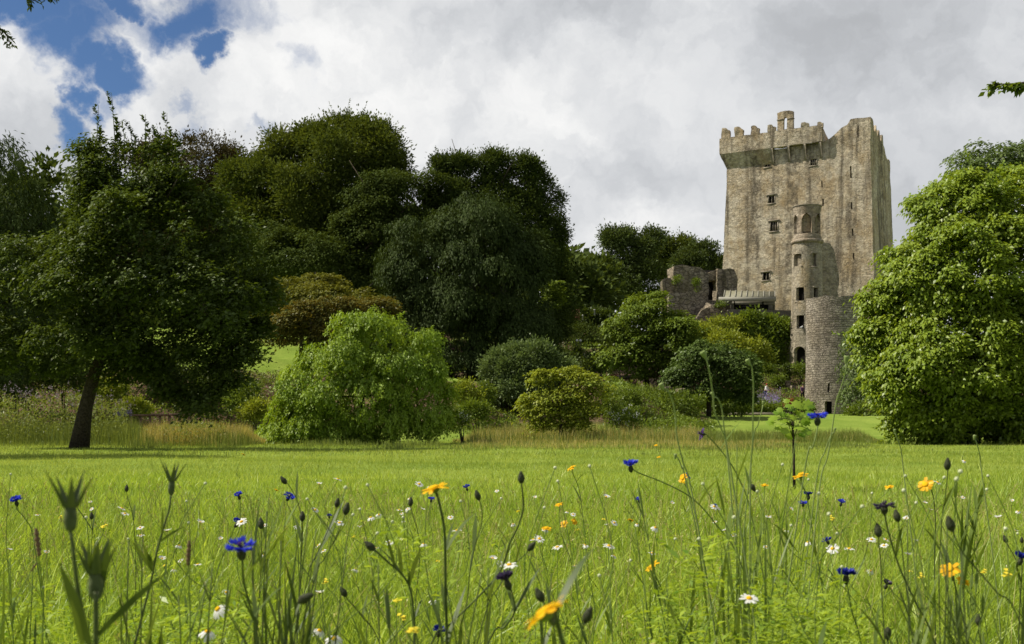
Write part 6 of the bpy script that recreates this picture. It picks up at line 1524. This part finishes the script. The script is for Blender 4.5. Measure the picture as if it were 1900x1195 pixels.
def cypress(label, px, py0, py1, w, Y, seed):
    b = P(px, py1, Y); t = thing('clipped_cypress', (b[0], Y, gz(b[0], Y)), label, 'cypress')
    mb = MB(); tube(mb, [(b[0], Y, gz(b[0], Y) - .1), P(px, (py0 + py1) / 2, Y)], [.08, .05], 6); mb.build('trunk', [M['bark']], t)
    n = 7; crown_mesh([(px, py0 + (py1 - py0) * (k + .5) / n, w / 2 * (.55 if k == 0 else .85 if k == 1 else 1), (py1 - py0) / n * .8) for k in range(n)], Y, 260, 12, .16, 'ball', .2, .45, seed, low=-1, lump=.08).build('foliage', [M['lf_front']], t)
cypress('slim clipped cypress on the rock garden beside the turret doorway', 1460, 676, 712, 10, 117, 1); cypress('slim dark cypress in front of the dark terrace', 1073, 645, 690, 11, 88, 2)
# small red plants, cream flowered shrub
shrub('small red leaved plant on the bright lawn patch under the full green tree', 1137, 704, 8, 9, 76, 'lf_red', 26, .13, .16, seed=401, name='red_plant', cat='plant', group='small red plants')
shrub('small red flowering plant just above the leafy sapling', 1463, 748, 8, 6, 84, 'lf_red', 24, .13, .16, seed=402, name='red_plant', cat='plant', group='small red plants')
t = shrub('shrub with cream flowers in the tall grass right of the small maple', 1158, 775, 26, 22, 51.5, 'lf_mid', 130, .12, .26, seed=403, name='flowering_shrub', group='flowering shrubs')
mb = crown_mesh([(1155, 770, 26, 20)], 51.3, 18, 9, .07, 'ball', .12, .6, 404, back=.1, inner=0); tag(mb.build('flowers', [M['white']], t), kind='stuff')
t = shrub('pale flowered plant at the right foot of the weeping bush', 857, 778, 10, 12, 47, 'lf_mid', 40, .1, .2, seed=405, name='flowering_shrub', group='flowering shrubs')
mb = crown_mesh([(857, 775, 10, 9)], 46.8, 10, 8, .05, 'ball', .1, .6, 406, back=.1, inner=0); tag(mb.build('flowers', [M['white']], t), kind='stuff')
# thistle heads above the weeds on the left
r = np.random.default_rng(55)
M['thistle'] = leaf_mat('thistle_heads', (0.26, 0.21, 0.25), (0.38, 0.33, 0.36), .2, .0, tint=(1, .9, 1))
mb = MB()
for k in range(150):
    px = r.uniform(5, 150) if k < 100 else r.uniform(150, 250); py = 722 + .12 * px * (px < 150) + r.normal(0, 9) + (0 if px < 150 else (px - 150) * .25 + 12); c = P(px, py, r.uniform(45, 48))
    for _ in range(5): leaves(mb, np.array([c + r.normal(0, .025, 3)]), r.normal(size=(1, 3)) + [0, 0, 1], r.normal(size=(1, 3)), [.05], [.035], [r.random()])
tag(mb.build('thistle_flowers', [M['thistle']]), kind='stuff')

# low wooden rail
M['wood'] = plain_mat('weathered_wood', (0.24, 0.15, 0.10), (0.14, 0.09, 0.06), 14, .85, .3)
a, b = P(240, 771, 50.5), P(352, 769, 50.5)
t = thing('wooden_rail', (a[0], 50.5, gz(a[0], 50.5)), 'low weathered wooden rail in the dry grass under the spreading tree', 'rail fence')
for k in range(3):
    p0, p1 = a + (b - a) * k / 3, a + (b - a) * (k + .985) / 3; mb = MB(); c = (p0 + p1) / 2; box(mb, c, (p1[0] - p0[0], .09, .10), jit=.006); mb.build('rail', [M['wood']], t)
for k in range(7):
    p0 = a + (b - a) * (k + .1) / 6.2; mb = MB(); z0 = gz(p0[0], 50.56); box(mb, (p0[0], 50.56, (p0[2] - .06 + z0 - .1) / 2), (.10, .08, p0[2] - .06 - z0 + .1), jit=.004); mb.build('post', [M['wood']], t)

# hedge with a garden gate on the dark terrace
mb = MB(); HY = 103.0
hp = P(1092, 590, HY)
t = thing('clipped_hedge', (hp[0], HY, gz(hp[0], HY)), 'dark clipped hedge with a sunlit flat top on the terrace', 'hedge')
crown_mesh([(1048, 590, 14, 13), (1090, 590, 10, 13), (1112, 590, 26, 13), (1030, 590, 14, 13)], HY, 700, 12, .22, 'ball', .3, .5, 501, low=-1, lump=.05).build('foliage', [M['lf_front']], t)
M['gate_paint'] = plain_mat('gate_paint', (0.32, 0.13, 0.09), (0.22, 0.09, 0.06), 6, .7)
M['whitepaint'] = plain_mat('white_paint', (0.62, 0.62, 0.58), (0.5, 0.5, 0.47), 6, .7)
g0 = P(1069, 594, HY - .8); t = thing('garden_gate', tuple(g0), 'reddish slatted garden gate in the gap of the clipped hedge', 'gate')
for k in range(6): mb = MB(); box(mb, g0 + [(k - 2.5) * .115, 0, .55], (.06, .05, 1.1)); mb.build('slat', [M['gate_paint']], t)
for z in (.2, .95): mb = MB(); box(mb, g0 + [0, .055, z], (.72, .05, .09)); mb.build('cross_bar', [M['gate_paint']], t)
for k_, (px, py, h, lab) in enumerate(((1081, 594, .5, 'short white post right beside the garden gate'), (1103, 585, .55, 'white post against the hedge between gate and full green tree'), (1131, 592, .5, 'white post at the hedge end next to the full green tree'))):
    c = P(px, py, HY - 1.0); t = thing('white_post', tuple(c), lab, 'post', 'white posts by the hedge'); mb = MB(); lathe(mb, [(.001, 0), (.07, 0), (.06, h * .85), (.09, h * .88), (.05, h), (.001, h)], 8, c); mb.build('shaft', [M['whitepaint']], t)
for k_, (px, lab) in enumerate(((1070.5, 'left one of two round white ornaments on the dark terrace'), (1077, 'right one of two round white ornaments on the dark terrace'))):
    c = P(px, 632, 89); z0 = gz(c[0], 89); t = thing('globe_ornament', (c[0], 89, z0), lab, 'ornament', 'white globes on the terrace'); mb = MB()
    lathe(mb, [(.001, -.1), (.06, -.085), (.1, -.03), (.1, .03), (.06, .085), (.001, .1)], 10, c); mb.build('globe', [M['whitepaint']], t, smooth=True); mb = MB(); tube(mb, [(c[0], 89, z0 - .1), c - [0, 0, .09]], .025, 6); mb.build('stake', [M['bark']], t)
# dark retaining wall of the terrace
t = thing('retaining_wall', tuple(P(1090, 660, 92)), 'dark low retaining wall behind the slim dark cypress', 'wall')
ruin_wall(t, 1036, 1150, 672, [(1036, 655), (1150, 656)], 91, .6, 0, 61, .6, .06, 'wall', 'gravelwall')
# stones
for k_, (px, py, w, h, Y, lab) in enumerate(((1462, 714, 9, 12, 115.5, 'pale upright stone below the clipped cypress on the rock garden'), (1471, 720, 8, 9, 115, 'smaller pale stone right of the upright one'), (1455, 726, 12, 6, 114.6, 'flat pale stone lying lowest on the rock garden'), (1240, 722, 16, 10, 68, 'pale stone between the full green tree and the round bluish tree'), (1262, 724, 12, 8, 67.5, 'pale stone at the foot of the round bluish tree'),
        (1105, 698, 30, 7, 79, 'low pinkish stones behind the bright lawn patch'), (1160, 700, 34, 6, 79.5, 'low pale stones under the full green tree'))):
    c = P(px, py, Y); mb = MB(); rough_box(mb, c, (w / F * Y, .7, h / F * Y), .2, .2, .13, seed=k_ * 7); t = mb.build('garden_stone', [M['ruin']], origin=(c[0], c[1], c[2])); 
    tag(t, lab, 'stone', 'stones in the garden')
# kerb of the path behind the lower lawn
mb = MB(); a, b = P(1170, 767, 93), P(1500, 766, 93); zz = gz(a[0], 93)
a = P(1345, 767, 93); zz = gz(b[0], 93); box(mb, ((a[0] + b[0]) / 2, 93, zz + .10), (b[0] - a[0], .35, .24)); tag(mb.build('path_kerb', [M['trim']]), kind='structure')

# ------------------------------------------------------------------ young sapling with big lobed leaves
M['lf_sap'] = leaf_mat('sapling_leaves', (0.12, 0.225, 0.016), (0.27, 0.37, 0.035), .40, .02, .4)
SYY = 15.0; b = P(1474, 907, SYY); sz = gz(b[0], SYY)
t = thing('leafy_sapling', (b[0], SYY, sz), 'young sapling with a dark thin trunk and big lobed light green leaves', 'sapling')
mb = MB(); path = [np.array([b[0], SYY, sz - .05]), P(1473, 850, SYY), P(1472, 815, SYY), P(1471, 790, SYY), P(1468, 762, SYY)]
tube(mb, path, [.022, .018, .015, .012, .005], 7)
r = np.random.default_rng(8); LF = MB(); spots = []
for px, py, rot in ((1450, 762, 1), (1440, 778, 1), (1455, 782, .5), (1470, 775, 0), (1488, 782, -.6), (1495, 768, -1), (1482, 757, -.4), (1463, 755, .3), (1478, 795, -.4), (1460, 798, .4), (1500, 755, -1.1), (1448, 795, .8), (1470, 760, 0), (1490, 800, -.6), (1466, 788, .1), (1484, 770, -.3), (1456, 770, .6), (1443, 768, 1.2), (1500, 775, -1), (1476, 748, 0), (1460, 745, .5), (1490, 750, -.8), (1434, 785, 1.1), (1470, 805, .1), (1484, 808, -.4), (1462, 772, .3), (1478, 766, -.2)):
    c = P(px, py - 6, SYY + r.uniform(-.12, .12)); s0 = path[int(r.integers(2, 5))]; tube(mb, [s0, (s0 + c) / 2 + [0, 0, .04], c], [.004, .003, .002], 4)
    out_ = np.array([-math.sin(rot), -.75, -.62]) + r.normal(0, .15, 3); d = unit(out_); nrm = unit(np.array([-.1, -.55, .85]) + r.normal(0, .2, 3)); s = unit(np.cross(d, nrm)); nn = np.cross(s, d)
    Ls = r.uniform(.10, .19)
    ol = [(0, 0), (.16, .28), (.02, .52), (.34, .40), (.52, .62), (.60, .34), (.82, .30), (.78, .10), (1.0, 0)]
    ol = ol + [(x_, -y_) for x_, y_ in ol[-2:0:-1]]
    V = [c + d * Ls * .42] + [c + Ls * (d * x_ + s * y_ * .95 - nn * (.30 * y_ * y_ + .16 * x_ * x_)) for x_, y_ in ol]; n = len(ol)
    LF.add(V, None, [(0, 1 + k, 1 + (k + 1) % n) for k in range(n)], r.random())
mb.build('trunk', [M['bark']], t, smooth=True); LF.build('leaves', [M['lf_sap']], t)
LM.append((1470, 780, 'leafy sapling'))

# ------------------------------------------------------------------ branches reaching into the picture from trees beside the camera
def side_tree(label, Y, trunk_px, sprays, L, mat, seed, wid=.45):
    r = np.random.default_rng(seed); x0 = (trunk_px - CX) / F * Y; t = thing('shade_tree', (x0, Y, gz(x0, Y)), label, 'tree', 'trees just outside the picture')
    tk = MB(); lf = MB(); top = P(trunk_px, -700, Y); tube(tk, [(x0, Y, -.1), (x0 + .05, Y, 1.5), P(trunk_px, 0, Y), top], [.16, .12, .1, .05], 8)
    for (fx, fy, pts, n) in sprays:
        s0 = P(fx, fy, Y); path = smooth_path([np.array([x0, Y, s0[2] - .3]), s0] + [P(a_, b_, Y + .05 * k) for k, (a_, b_) in enumerate(pts)], 5); tube(tk, path, np.linspace(.03, .002, len(path)), 5)
        m = len(path)
        for k in range(n):
            u = r.uniform(.22, 1) * (m - 1); i_ = min(int(u), m - 2); c = path[i_] + (path[i_ + 1] - path[i_]) * (u - i_); tg = unit(path[i_ + 1] - path[i_]); a = r.uniform(0, 6.28)
            tw = unit(tg * .6 + [0.3 * math.cos(a), .5 * math.sin(a), -.55 + .5 * math.cos(a)]); ln = r.uniform(.03, .10); tube(tk, [c, c + tw * ln], [.0015, .001], 4)
            for j_ in range(5):
                cc = c + tw * ln * (j_ + 1) / 5; d = tw + r.normal(0, .6, 3); leaves(lf, cc[None], d[None], (r.normal(0, .5, 3) + [0, -.3, 1])[None], [L * r.uniform(.7, 1.2)], [L * wid], [r.random()])
    tk.build('trunk', [M['bark']], t); lf.build('crown', [M[mat]], t)
side_tree('tree outside the left edge with twigs hanging into the top left corner', 9.0, -420, [(-150, -120, [(-20, -40), (40, -18), (62, 0), (95, -14)], 34), (-160, 10, [(-40, 35), (2, 55), (16, 72)], 30), (-120, -160, [(0, -60), (70, -30), (110, -25)], 20)], .045, 'lf_dark', 5)
side_tree('tree outside the right edge with a leafy twig reaching in at the top right', 9.0, 2300, [(2040, 120, [(1945, 145), (1890, 155), (1842, 156)], 60)], .062, 'lf_mid', 6, .62)

# ------------------------------------------------------------------ people and a bird
M['skin'] = plain_mat('skin', (0.50, 0.30, 0.21), None, 4, .6); M['hair_red'] = plain_mat('red_cap', (0.35, 0.05, 0.03), None, 4, .7); M['hair'] = plain_mat('dark_hair', (0.03, 0.02, 0.015), None, 4, .6)
M['cl_white'] = plain_mat('white_cloth', (0.68, 0.68, 0.68), None, 4, .9); M['cl_purple'] = plain_mat('purple_cloth', (0.12, 0.06, 0.12), None, 4, .9); M['cl_dark'] = plain_mat('dark_cloth', (0.02, 0.02, 0.028), None, 4, .9)
M['cl_red'] = plain_mat('red_cloth', (0.55, 0.04, 0.02), None, 4, .9); M['cl_blue'] = plain_mat('blue_cloth', (0.05, 0.07, 0.16), None, 4, .9)
def skin_mesh(name, verts, edges, radii, mat):
    """one continuous surface grown round a skeleton"""
    me = bpy.data.meshes.new(name); me.from_pydata([tuple(v) for v in verts], edges, []); o = bpy.data.objects.new(name + '_tmp', me); COL.objects.link(o)
    md = o.modifiers.new('skin', 'SKIN'); md.use_smooth_shade = True; sb = o.modifiers.new('sub', 'SUBSURF'); sb.levels = 1; sb.render_levels = 1
    for i_, rr in enumerate(radii):
        me.skin_vertices[0].data[i_].radius = (rr, rr) if np.ndim(rr) == 0 else rr
        me.skin_vertices[0].data[i_].use_root = (i_ == 0)
    dg = bpy.context.evaluated_depsgraph_get(); out_me = bpy.data.meshes.new_from_object(o.evaluated_get(dg)); out_me.name = name
    bpy.data.objects.remove(o); bpy.data.meshes.remove(me); out_me.materials.clear(); out_me.materials.append(mat); return out_me
def person(label, loc, h, yaw, top, legs, hair, lean=0.0, arm=0.0, stride=.1):
    s = h / 1.72; t = thing('person', tuple(loc), label, 'person', 'visitors'); t.rotation_euler = (0, 0, yaw)
    J = dict(pel=(0, 0, .93), spi=(0, -lean * .4, 1.12), che=(0, -lean * .8, 1.34), nec=(0, -lean, 1.48), chin=(0, -lean - .02, 1.56), head=(0, -lean - .015, 1.65), crn=(0, -lean - .01, 1.70))
    for sg, n in ((-1, 'l'), (1, 'r')):
        J['sh' + n] = (.185 * sg, -lean * .9, 1.42); J['el' + n] = (.235 * sg, -lean * .7 - arm * .10, 1.15); J['wr' + n] = (.23 * sg, -lean * .6 - .10 - arm * .25, .93 + arm * .22); J['pa' + n] = (.225 * sg, -lean * .6 - .13 - arm * .30, .86 + arm * .26)
        J['hi' + n] = (.095 * sg, 0, .90); J['kn' + n] = (.10 * sg, -stride * sg * .5 - .02, .50); J['an' + n] = (.105 * sg, -stride * sg, .09); J['to' + n] = (.115 * sg, -stride * sg - .16, .03)
    Rd = dict(pel=.125, spi=.115, che=.135, nec=.055, chin=.062, head=.088, crn=.055, sh=.062, el=.042, wr=.028, pa=.034, hi=.085, kn=.055, an=.036, to=.032)
    K = list(J); E = [('pel', 'spi'), ('spi', 'che'), ('che', 'nec'), ('nec', 'chin'), ('chin', 'head'), ('head', 'crn')]
    for n in 'lr': E += [('che', 'sh' + n), ('sh' + n, 'el' + n), ('el' + n, 'wr' + n), ('wr' + n, 'pa' + n), ('pel', 'hi' + n), ('hi' + n, 'kn' + n), ('kn' + n, 'an' + n), ('an' + n, 'to' + n)]
    V = [np.array(J[k]) * s for k in K]; rad = [Rd.get(k, Rd.get(k[:-1])) * s for k in K]; ix = {k: i_ for i_, k in enumerate(K)}; ee = [(ix[a_], ix[b_]) for a_, b_ in E]
    for n, sg in (('l', -1), ('r', 1)):
        for f in range(5):
            p0 = np.array(J['pa' + n]); d = np.array([(f - 2) * .014, -.02 - (.03 if f == 0 else 0), -.05 - .02 * math.sin(f * .9)]); V.append((p0 + d) * s); rad.append(.009 * s); ee.append((ix['pa' + n], len(V) - 1))
    # a nose, so that the face has a front
    V.append(np.array([0, -lean - .125, 1.625]) * s); rad.append(.014 * s); ee.append((ix['head'], len(V) - 1))
    def part(nm, me):
        o = bpy.data.objects.new(nm, me); COL.objects.link(o); o.parent = t; return o
    part('body', skin_mesh('person_body', V, ee, rad, M['skin']))
    def sub(nm, keys, edges, grow, mat):
        ii = {k: i_ for i_, k in enumerate(keys)}
        part(nm, skin_mesh(nm, [np.array(J[k]) * s for k in keys], [(ii[a_], ii[b_]) for a_, b_ in edges], [(Rd.get(k, Rd.get(k[:-1])) + grow) * s for k in keys], mat))
    sub('jacket', ['pel', 'spi', 'che', 'shl', 'shr', 'ell', 'elr', 'wrl', 'wrr'], [('pel', 'spi'), ('spi', 'che'), ('che', 'shl'), ('che', 'shr'), ('shl', 'ell'), ('shr', 'elr'), ('ell', 'wrl'), ('elr', 'wrr')], .018, M[top])
    sub('trousers', ['pel', 'hil', 'hir', 'knl', 'knr', 'anl', 'anr'], [('pel', 'hil'), ('pel', 'hir'), ('hil', 'knl'), ('hir', 'knr'), ('knl', 'anl'), ('knr', 'anr')], .014, M[legs])
    hm = MB(); c = np.array(J['head']) * s + np.array([0, .022, .03]) * s
    lathe(hm, [(.098 * s, -.045 * s), (.104 * s, .0), (.085 * s, .06 * s), (.04 * s, .088 * s), (.001, .092 * s)], 12, c); part('hair', hm.mesh('hair', [M[hair]], smooth=True))
    return t
def stand(px, Y): x = (px - CX) / F * Y; return (x, Y, gz(x, Y))
def put(px, head_py, Y, h): x = (px - CX) / F * Y; return (x, Y, H + (HZ - head_py) / F * Y - h)
person('person in a white top with a red cap bending over the lavender', stand(1420, 112), 1.66, .9, 'cl_white', 'cl_blue', 'hair_red', .18, .6)
person('person in purple clothes standing on the rock garden path', stand(1489, 111.5), 1.66, .4, 'cl_purple', 'cl_dark', 'hair', .03, .2)
person('person in dark clothes half hidden behind the round tower edge', stand(1497.5, 112.5), 1.70, -.4, 'cl_dark', 'cl_purple', 'hair', .02, .3)
kp = k_right(2.43, 38.0, .95)
person('person in a red jacket looking over the castle battlements', (kp[0], kp[1], 38.3), 1.72, R(65), 'cl_red', 'cl_dark', 'hair', .05, .4)
mb = MB(); kq = [k_right(u_, 38.28, d_) for u_, d_ in ((0.6, 1.0), (12, 1.0), (12, 3.2), (.6, 3.2))]; mb.add(kq, [(0, 1, 2, 3)]); mb.add([k_right(u_, z_, 3.2) for u_, z_ in ((.6, 36.5), (12, 36.5), (12, 38.28), (.6, 38.28))], [(0, 1, 2, 3)]); mb.build('wall_walk', [M['keep']], castle)
# white pigeon on the turret window sill
ua, ub, zb, zt = tw[4]; bp = np.array(t_map(ua * .25 + ub * .75, zb, -.12)); bp[2] += .02
t = thing('white_pigeon', tuple(bp), 'white pigeon perched on the lowest window sill of the round turret', 'bird')
V = [(0, 0, .13), (.05, 0, .17), (.09, 0, .22), (.115, 0, .275), (.15, 0, .27), (-.08, 0, .11), (-.17, 0, .07), (-.25, 0, .05), (.01, .03, .05), (.02, .03, .0), (.01, -.03, .05), (.02, -.03, .0)]
o = bpy.data.objects.new('body', skin_mesh('pigeon_body', V, [(0, 1), (1, 2), (2, 3), (3, 4), (0, 5), (5, 6), (6, 7), (0, 8), (8, 9), (0, 10), (10, 11)], [.085, .075, .05, .042, .01, .075, (.045, .02), (.045, .012), .012, .008, .012, .008], M['cl_white'])); COL.objects.link(o); o.parent = t
